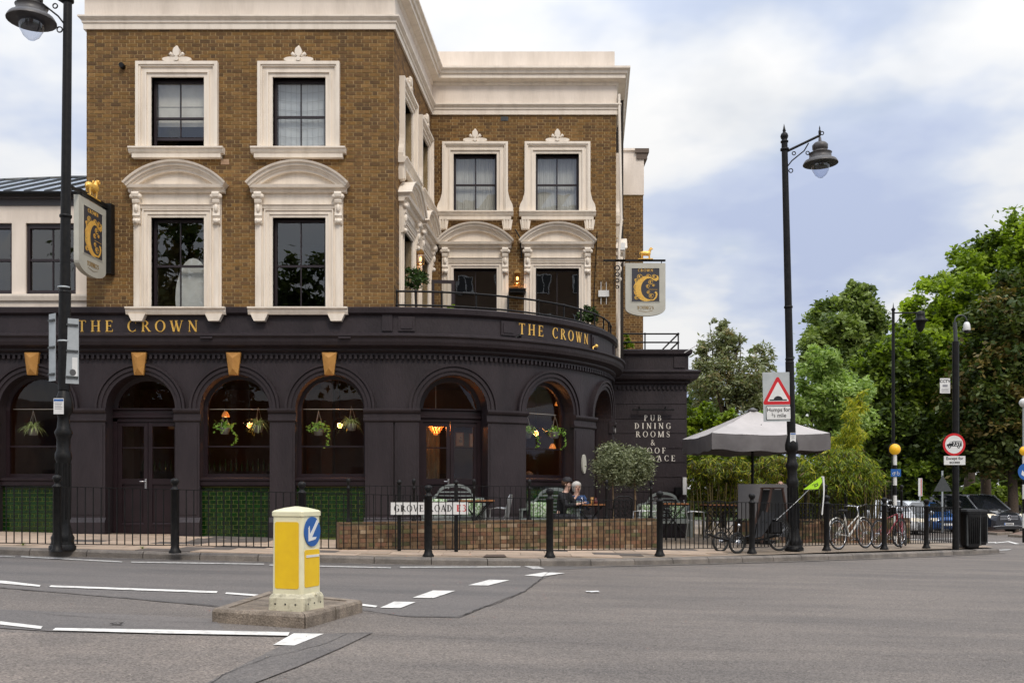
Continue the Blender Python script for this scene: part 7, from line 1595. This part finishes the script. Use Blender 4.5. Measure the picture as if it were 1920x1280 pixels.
fl = [def_px(1493, 921), def_px(1530, 897), def_px(1533, 906), def_px(1524, 920)]; m = MB(); m.rings([[p + Vector((0, y, 0)) for p in fl] for y in (-.003, .003)], smooth=False); fo = m.out('lime_flag', mat('lime_cloth', (.40, .72, .02), .8), T)
c_ = (fl[0] + fl[1] + fl[2] + fl[3]) / 4; sans_text('ICE', .085, 'letters', blk, fo, Matrix.Translation(c_ + Vector((.01, -.005, -.045))) @ Matrix.Rotation(R(-26), 4, 'Y') @ RX, .0005, bold=.003)
m = MB(); m.tube([c_ + Vector((-.12, -.005, -.03)), c_ + Vector((-.08, -.005, .0)), c_ + Vector((-.02, -.005, .0))], .004, 4); m.out('logo_swoosh', blk, fo)
m = MB(); m.rings([[tip + Vector((.0 + .03 * math.sin(t * 4), y, -.80 * t)), tip + Vector((.045 + .03 * math.sin(t * 4 + .4), y, -.80 * t))] for t in [i / 10 for i in range(11)] for y in (.0,)], close=False, cap=False); m.out('white_streamer', whitep, T)
for ch in T.children:
    n_ = ch.name.split('.')[0]
    if n_ in ('frame', 'seat', 'handlebar', 'crank', 'pedal', 'mirror'):
        for v in ch.data.vertices: v.co.x = v.co.x * 1.4 if n_ in ('frame', 'seat') else v.co.x - (.56 if n_ in ('crank', 'pedal') else .33)

# ============================================================ LITTER BINS
def bin_(label, p, h, w):
    T = thing('litter_bin', label, 'litter bin', p, R(20), 'black litter bins at the corner'); m = MB(); m.rings([sqring(w * .86, 0, .05), sqring(w * .9, .04, .05), sqring(w, h * .86, .05), sqring(w * .97, h * .88, .05)], smooth=False); m.out('body', iron, T)
    m = MB(); m.rings([sqring(w * 1.04, h * .88, .05), sqring(w * 1.04, h * .95, .05), sqring(w * .9, h, .06), sqring(w * .3, h * 1.02, .05)], smooth=False); m.out('lid', iron, T)
    for s_ in (-1, 1): m = MB(); m.box(s_ * w * .9 - .02, s_ * w * .9 + .02, -w * .9, -w * .9 + .04, .05, h * .86); m.out('corner_strip', irong, T)
    for k in range(6): m = MB(); m.box(-w * .7 + k * w * .27, -w * .7 + k * w * .27 + .012, -w - .008, -w * .85, .1, h * .8); m.out('rib', iron, T)
    return T
p = gp(1815, 1029, .12); bin_('wide black litter bin at the corner right of the prohibition sign post', (p.x, p.y, GP(p.x, p.y)), .96, .225)
p = gp(1832, 1024, .12); bin_('narrower black litter bin standing just behind the wide one', (p.x, p.y, GP(p.x, p.y)), .96, .2)

# ============================================================ BACKGROUND POSTS AND SIGNS
def pole_thing(name, label, cat, px, D, top_y, r, m_=iron, taper=1):
    x = xf(px, D); T = thing(name, label, cat, (x, D, GP(x, D) if D < 26 else G(x, D) + .05)); h = zf(top_y, D) - T.location.z; m = MB(); m.tube([(0, 0, 0), (0, 0, h)], [r, r * taper], 12); m.out('pole', m_, T); return T, h
# cctv column with prohibition sign
DC = 23.4; T, h = pole_thing('cctv_column', 'black column with a swan-neck security camera near the litter bins', 'camera pole', 1792, DC, 640, .075); k_ = DC / FPX
m = MB(); m.tube([(0, 0, h), (-.02, 0, h + .45)], .045, 10); m.tube([(-.02, 0, h + .4)] + [(-.02 + .14 - .14 * math.cos(R(a)), 0, h + .48 + .14 * math.sin(R(a))) for a in range(0, 181, 20)] + [(.26, 0, h + .42)], .018, 8); m.out('swan_neck', irong, T)
m = MB(); m.lathe([(.01, .16), (.05, .15), (.075, .08), (.085, -.02), (.08, -.04)], (.26, 0, h + .30), 14); m.out('camera_housing', whitep, T); m = MB(); m.ball((.26, 0, h + .25), .06, 8); m.out('camera_dome', blk, T)
def on_d(px, py, D): return at(px, py, D)
p = at(1772, 737, DC - .09); T = thing('cctv_sign', 'small white CCTV notice high on the camera column', 'sign', tuple(p), 0); w, h2 = 9.5 * k_, 28 * k_
m = MB(); m.box(-w, w, -.004, 0, 0, h2); m.out('plate', whitep, T); sans_text('CCTV', 7.5 * k_, 'letters', blk, T, Matrix.Translation((0, -.006, h2 - 8 * k_)) @ RX, bold=.002)
m = MB(); m.box(-w * .5, w * .5, -.006, -.004, h2 * .42, h2 * .58); m.ball((0, -.004, h2 * .5), .03, 6, sc=(1, .1, 1))
for k in range(3): m.box(-w * .7, w * .7, -.006, -.004, h2 * (.1 + .09 * k), h2 * (.13 + .09 * k))
m.out('camera_symbol', MATS['print_grey'], T)
p = at(1789, 833, DC - .10); T = thing('prohibition_sign', 'round red-ringed weight limit sign showing a black lorry with 7.5T', 'road sign', tuple(p)); r = 21 * k_
def disc(mb, rr, y0, y1, cx=0, cz=0, n=40): mb.prism([(cx + rr * math.cos(2 * math.pi * i / n), cz + rr * math.sin(2 * math.pi * i / n)) for i in range(n)], lambda x, z: (x, y0, z), lambda x, z: (x, y1, z))
m = MB(); disc(m, r, 0, -.006); m.out('red_disc', red, T); m = MB(); disc(m, r * .80, -.006, -.008); m.out('white_disc', whitep, T)
m = MB(); s_ = r * .01; sh = [(-66, -16), (66, -16), (66, 30), (-12, 30), (-14, 26), (-38, 26), (-44, 8), (-66, 2)]
m.prism([(x * s_, z * s_) for x, z in sh], lambda x, z: (x, -.008, z), lambda x, z: (x, -.0095, z)); disc(m, 13 * s_, -.0085, -.0102, -42 * s_, -20 * s_, 16); disc(m, 13 * s_, -.0085, -.0102, 40 * s_, -20 * s_, 16); m.out('lorry_symbol', blk, T)
m = MB(); disc(m, 6 * s_, -.010, -.0112, -42 * s_, -20 * s_, 12); disc(m, 6 * s_, -.010, -.0112, 40 * s_, -20 * s_, 12); m.box(-38 * s_, -20 * s_, -.0105, -.0095, 12 * s_, 22 * s_); m.out('lorry_highlight', whitep, T)
sans_text('7.5T', 44 * s_, 'letters', whitep, T, Matrix.Translation((24 * s_, -.0115, -9 * s_)) @ RX, bold=.002, spacing=.9)
p = at(1790, 871, DC - .10); T = thing('exemption_plate', 'white plate reading Except for access under the weight limit sign', 'road sign', tuple(p)); w, h2 = 20 * k_, 16.5 * k_
m = MB(); m.box(-w, w, -.004, 0, 0, h2); m.out('plate', whitep, T)
sans_text('Except for', 7.6 * k_, 'letters', blk, T, Matrix.Translation((0, -.006, 9.5 * k_)) @ RX, bold=.0016); sans_text('access', 7.6 * k_, 'letters', blk, T, Matrix.Translation((0, -.006, 2.6 * k_)) @ RX, bold=.0016)
# belisha beacons
def beacon(label, px, D, gy, pr, bands, gr=.15, gm=None):
    x = xf(px, D); z0 = G(x, D) + .08; T = thing('belisha_beacon', label, 'beacon', (x, D, z0)); top = zf(gy, D) - z0; n = bands; h = (top - gr) / n
    for i in range(n): m = MB(); m.tube([(0, 0, h * i), (0, 0, h * (i + 1))], pr, 12); m.out('band', whitep if i % 2 == (n - 1) % 2 else iron, T)
    m = MB(); m.ball((0, 0, top), gr, 12); m.out('globe', gm or mat('amber_globe', (.80, .42, .01), .4, emit=.15, ecol=(1, .6, .05)), T); m = MB(); m.torus((0, .02, top), gr * 1.12, gr * .12, n=24, k=6); m.out('globe_ring', iron, T); return T, top
T, top = beacon('belisha beacon with an orange globe and a blue cycle sign on its striped pole', 1678, 27, 842, .052, 9)
kk = 27 / FPX; m = MB(); m.box(-.135, .135, -.075, -.068, top - 51 * kk, top - 37 * kk); q_ = m.out('cycle_sign_plate', blue, T); m = MB(); zc = top - 45 * kk
for cx in (-.06, .06): m.torus((cx, -.077, zc - .015), .033, .006, n=16, k=4)
m.tube([(-.06, -.077, zc - .015), (-.025, -.077, zc + .035), (.035, -.077, zc + .035), (0, -.077, zc - .015), (-.025, -.077, zc + .035)], .005, 4); m.tube([(.06, -.077, zc - .015), (.03, -.077, zc + .055), (.05, -.077, zc + .06)], .005, 4); m.out('cycle_symbol', whitep, q_)
T, top = beacon('tall beacon column with a yellow globe and blue round sign at the right edge', 1920, 33, 845, .05, 6, .15)
m = MB(); m.tube([(0, 0, top), (0, 0, zf(762, 33) - T.location.z)], .045, 10); m.out('upper_column', galv, T); m = MB(); m.ball((0, 0, zf(755, 33) - T.location.z), .15, 10); m.out('white_globe', whitep, T)
m = MB(); kk = 33 / FPX; zc = zf(884, 33) - T.location.z; disc(m, 16 * kk, -.06, -.07, 3 * kk, zc); q_ = m.out('blue_sign', blue, T); m = MB(); m.prism([(x * kk + 3 * kk, zc + z * kk) for x, z in ((-10, -5), (-2, -11), (0, -6), (8, 3), (4, 7), (-4, -2), (-8, 3))], lambda x, z: (x, -.07, z), lambda x, z: (x, -.073, z)); m.out('white_arrow', whitep, q_)
# distant lamp post, thin posts
T, h = pole_thing('street_lamp', 'thin tall distant street lamp with a side arm, above the belisha beacon', 'street lamp', 1675, 42, 582, .075, iron, .8); m = MB(); m.lathe([(.07, 0), (.10, .05), (.03, .12), (.002, .35)], (0, 0, h), 10); m.tube([(0, 0, h - .1), (1.15, 0, h - .1)], .03, 6); m.tube([(0, 0, h - .7), (.4, 0, h - .12)], .015, 5); m.out('arm', iron, T)
m = MB(); m.lathe([(.02, .18), (.16, .12), (.18, -.02), (.16, -.1), (.30, -.24), (.31, -.28), (.2, -.28), (.16, -.55), (.06, -.72), (.01, -.74)], (1.15, 0, h - .18), 16); m.out('lantern', iron, T)
T, h = pole_thing('marker_post', 'thin post with a striped white and red plate in front of the woods', 'post', 1725, 50, 896, .035, galv); m = MB(); m.box(-.1, .1, -.05, -.035, h - .9, h); m.out('plate', whitep, T); m = MB(); m.box(.02, .06, -.055, -.05, h - .88, h - .02); m.out('red_stripe', red, T)
T, h = pole_thing('sign_post', 'thin grey post with the back of a triangular sign, left of the van', 'sign post', 1767, 46, 882, .04, galv); m = MB(); m.prism([(-.42, h - .95), (.42, h - .95), (0, h - .2)], lambda x, z: (x, -.05, z), lambda x, z: (x, -.04, z)); m.out('sign_back', irong, T)
# park railing
pts = [Vector((x, 62.5, 0)) for x in range(18, 44, 3)]; fence_line('park_railing', 'low dark park railing behind the parked cars and the van', pts, 1.25, .15, .28, r=.04, ball=.04, posth=1.35, barr=.012, base=lambda x, y: G(x, y) + .07)

# ============================================================ VEHICLES
def car(name, label, cat, loc, rz, L, Wd, side, glass_poly, paint, wheel_x, wr, windscreen, plate=True, extras=None, silver_trim=False, rear=False):
    """side: outline of the body half-profile stations (x, z_bottom, z_belt, z_top, half width at belt, half width at top); nose towards -X"""
    T = thing(name, label, cat, loc, rz); m = MB(); rr = []
    for x, zb, zbelt, ztop, wb, wt in side:
        rr.append([(x, -wb * .94, zb), (x, -wb, zb + .12), (x, -wb * 1.0, zbelt * .62), (x, -wb * .98, zbelt), (x, -wt, ztop - .05 if ztop > zbelt + .1 else ztop), (x, -wt * .8, ztop), (x, 0, ztop + .02), (x, wt * .8, ztop), (x, wt, ztop - .05 if ztop > zbelt + .1 else ztop), (x, wb * .98, zbelt), (x, wb, zbelt * .62), (x, wb, zb + .12), (x, wb * .94, zb)])
    m.rings(rr, smooth=False); body = m.out('body', paint, T); cg = mat('car_glass', (.012, .014, .016), .05, spec=.9)
    for k, po in enumerate(glass_poly):     # side windows: (x,z) polygons
        for s_ in (-1, 1):
            g = MB(); zs_ = [z for x, z in po]; z0, z1 = min(zs_), max(zs_)
            def wy(z, s_=s_): t = (z - z0) / (z1 - z0 + .001); st = side[len(side) // 2]; return s_ * (st[4] * .985 + (st[5] * 1.0 - st[4] * .985) * t + .006)
            g.prism(po, lambda x, z: (x, wy(z), z), lambda x, z: (x, wy(z) + s_ * .004, z)); g.out('side_window', cg, T)
    for nm, q_ in windscreen:
        g = MB(); g.add(q_, [tuple(range(len(q_)))]); g.out(nm, cg, T)
    for x in wheel_x:
        for s_ in (-1, 1):
            m = MB(); m.lathe([(wr * .6, -.1), (wr, -.09), (wr * 1.0, .09), (wr * .62, .1)], (0, 0, 0), 22, M=Matrix.Rotation(R(90), 4, 'X')); w_ = m.out('wheel', rubber, T, Matrix.Translation((x, s_ * (Wd / 2 - .08), wr)))
            m = MB(); m.lathe([(.05, -.11), (wr * .62, -.105), (wr * .62, .105), (.05, .11)], (0, 0, 0), 10, M=Matrix.Rotation(R(90), 4, 'X')); m.out('rim', chrome, w_)
    for s_ in (-1, 1): m = MB(); xm = side[3][0] + .35; zz2 = side[3][2] + .05; m.ball((xm, s_ * (Wd / 2 + .10), zz2), .11, 7, sc=(.6, .9, .9)); m.out('wing_mirror', paint, T)
    if extras: extras(T)
    return T
vanp = mat('van_dark_grey_paint', (.030, .034, .042), .22, coat=.8, metal=.4); silp = mat('silver_car_paint', (.40, .42, .44), .25, coat=.8, metal=.6); blup = mat('blue_car_paint', (.02, .10, .32), .22, coat=.8, metal=.3)
headm = mat('headlamp_glass', (.7, .68, .62), .12, emit=.5, ecol=(1, .85, .6)); blkp = mat('black_plastic', (.015, .015, .016), .5)
def van_x(T):
    for s_ in (-1, 1):
        m = MB(); m.rings([[(-2.50, s_ * .52, .88), (-2.49, s_ * .56, .74), (-2.30, s_ * .88, .78), (-2.20, s_ * .93, .98), (-2.40, s_ * .80, .98)], [(-2.55, s_ * .52, .88), (-2.54, s_ * .56, .75), (-2.36, s_ * .90, .78), (-2.26, s_ * .955, .98), (-2.45, s_ * .80, .98)]], smooth=False); m.out('headlight', headm, T)
    m = MB(); m.box(-2.56, -2.5, -.52, .52, .66, .92); gr_ = m.out('grille', blkp, T)
    for z in (.71, .79, .87): m = MB(); m.box(-2.585, -2.555, -.50, .50, z - .012, z + .012); m.out('grille_bar', chrome, gr_)
    m = MB(); tor = []; 
    m.tube([(-2.60, .12 * math.cos(2 * math.pi * k / 20), .79 + .12 * math.sin(2 * math.pi * k / 20)) for k in range(21)], .012, 6)
    for k in range(3): a = R(90 + 120 * k); m.tube([(-2.60, 0, .79), (-2.60, .115 * math.cos(a), .79 + .115 * math.sin(a))], [.014, .006], 5)
    m.out('star_emblem', chrome, gr_)
    m = MB(); m.box(-2.585, -2.555, -.26, .26, .43, .54); pl = m.out('number_plate', whitep, T); m = MB(); m.box(-2.588, -2.584, .21, .26, .43, .54); m.out('blue_band', blue, pl)
    m = MB()
    for k in range(7): m.box(-2.588, -2.584, -.20 + k * .056, -.165 + k * .056, .45, .52)
    m.out('plate_characters', blk, pl)
    m = MB(); m.box(-2.57, -2.5, -.75, .75, .24, .38); m.out('lower_intake', blkp, T)
    m = MB(); m.tube([(-2.56, -.85, .36), (-2.58, -.5, .40), (-2.58, .5, .40), (-2.56, .85, .36)], .014, 5); m.out('chrome_strip', chrome, T)
    m = MB(); m.tube([(-1.55, .93, 1.16), (-.55, .80, 1.84), (.2, .79, 1.90), (2.2, .79, 1.89)], .035, 6); m.tube([(-1.55, -.93, 1.16), (-.55, -.80, 1.84), (.2, -.79, 1.90), (2.2, -.79, 1.89)], .035, 6); m.out('bright_roof_line', silp, T)
vs = [(-2.55, .32, .62, .92, .72, .60), (-2.45, .22, .70, 1.0, .90, .74), (-2.0, .2, .95, 1.10, .95, .80), (-1.55, .2, 1.08, 1.18, .96, .84), (-.55, .2, 1.14, 1.86, .96, .74), (.2, .2, 1.14, 1.91, .96, .75), (1.4, .2, 1.14, 1.91, .96, .75), (2.35, .22, 1.14, 1.88, .95, .74), (2.52, .3, 1.14, 1.75, .92, .72)]
x, y = xf(1833, 50), 50.5
car('van', 'dark grey people-carrier van with a star badge facing the camera at the right', 'van', (x, y, G(x, y)), R(103), 5.1, 1.92, vs, [[(-1.15, 1.2), (-.35, 1.2), (-.35, 1.78), (-.62, 1.78)], [(-.25, 1.2), (.95, 1.2), (.95, 1.78), (-.25, 1.78)], [(1.05, 1.2), (2.2, 1.2), (2.15, 1.76), (1.05, 1.78)]], vanp, (-1.6, 1.55), .34,
    [('windscreen', [(-1.52, -.80, 1.20), (-1.52, .80, 1.20), (-.62, .68, 1.84), (-.62, -.68, 1.84)])], extras=van_x)
def hatch(label, paint, loc, rz, extras=None):
    cs = [(-2.05, .3, .5, .62, .62, .55), (-1.95, .2, .55, .74, .80, .70), (-1.4, .18, .80, .88, .86, .76), (-.95, .18, .88, .95, .88, .76), (-.25, .18, .92, 1.42, .88, .62), (.4, .18, .92, 1.47, .88, .62), (1.2, .18, .94, 1.42, .88, .62), (1.75, .2, .95, 1.15, .86, .66), (2.0, .3, .88, .95, .78, .66)]
    def ex(T):
        for s_ in (-1, 1): m = MB(); m.box(-2.03, -1.85, s_ * .62 - .14, s_ * .62 + .14, .58, .72); m.out('headlight', headm, T); m = MB(); m.box(1.93, 2.03, s_ * .68 - .1, s_ * .68 + .1, .7, .92); m.out('tail_light', red, T)
        m = MB(); m.box(-2.08, -2.0, -.26, .26, .36, .47); m.out('number_plate', whitep, T); m = MB(); m.box(-2.07, -2.0, -.5, .5, .5, .58); m.out('grille', blkp, T)
    return car('car', label, 'car', loc, rz, 4.1, 1.78, cs, [[(-.75, .98), (.15, .98), (.15, 1.36), (-.3, 1.36)], [(.22, .98), (1.25, .98), (1.1, 1.35), (.22, 1.38)]], paint, (-1.3, 1.25), .30,
               [('windscreen', [(-.93, -.70, .99), (-.93, .70, .99), (-.3, .58, 1.40), (-.3, -.58, 1.40)]), ('rear_window', [(1.73, -.62, 1.17), (1.27, -.56, 1.41), (1.27, .56, 1.41), (1.73, .62, 1.17)])], extras=ex)
x, y = xf(1667, 44), 44; hatch('white hatchback seen behind the belisha beacon', mat('white_car_paint', (.62, .63, .64), .3, coat=.8), (x, y, G(x, y)), R(80))
x, y = xf(1703, 44), 44; hatch('silver hatchback right behind the two red bicycles', silp, (x, y, G(x, y)), R(64))
x, y = xf(1738, 48), 48.5; hatch('blue car behind the silver one, left of the van', blup, (x, y, G(x, y)), R(100))

# ============================================================ ACROSS THE STREET, BEHIND THE CAMERA (seen only as window reflections)
flatm = mat('flats_brick', (.20, .13, .08), .9, (.16, .10, .065), 2)
T = thing('apartment_block', 'brown brick block of flats across the road, seen only reflected in the terrace windows', 'building', (5, -26, 0), world=True)
m = MB(); m.box(-5.5, 26, -36, -26, -1, 24); m.out('wall', flatm, T)
for fx_ in range(6):
    for fz in range(7):
        x0, z0 = -4.3 + fx_ * 3.0, 1.5 + fz * 3.05
        m = MB(); 
        for a, b, c, d in ((0, 1.3, 0, .08), (0, 1.3, 1.32, 1.4), (0, .08, .08, 1.32), (1.22, 1.3, .08, 1.32), (.61, .69, .08, 1.32)): m.box(x0 + a, x0 + b, -26.02, -25.94, z0 + c, z0 + d)
        w_ = m.out('window', whitep, T); m = MB(); m.box(x0 + .05, x0 + 1.25, -26.03, -25.99, z0 + .05, z0 + 1.35); m.out('pane', mat('car_glass', (.012, .014, .016), .05), w_)
tree('street_tree', 'dark tree across the road, seen only reflected in the left windows', (-21, -20, .4), [(-21, -20, 13, 5, 4, 6.5), (-25, -21, 10, 4, 4, 5), (-19, -19, 7, 3.5, 3, 4), (-24, -19, 14, 3, 3, 4)], 13000, .3, LD, .5, .2, 60, .5, 'trees across the road behind the viewer')
tree('street_tree', 'lower tree across the road, seen only reflected in the middle windows', (-13.3, -21, .3), [(-13.0, -21, 13.2, 2.7, 2.5, 3.4), (-15.5, -21, 10.5, 2.4, 2.4, 3), (-11.5, -21, 11.5, 2.6, 2.4, 3.4)], 9000, .26, [LD[0], LD[2], LG[2]], .4, .2, 60, .5, 'trees across the road behind the viewer')
T = thing('terrace_house', 'pale stuccoed terrace across the road, seen only reflected in the ground-floor glass', 'building', (-24, -24, 0), world=True); m = MB(); m.box(-46, -6.5, -34, -25, -1, 7.5); m.out('wall', mat('pale_stucco', (.42, .38, .33), .8), T)
for k in range(9):
    for z0 in (1, 4.3): m = MB(); m.box(-44.5 + k * 4.2, -43 + k * 4.2, -25.02, -24.95, z0, z0 + 1.9); m.out('window', MATS['car_glass'], T)
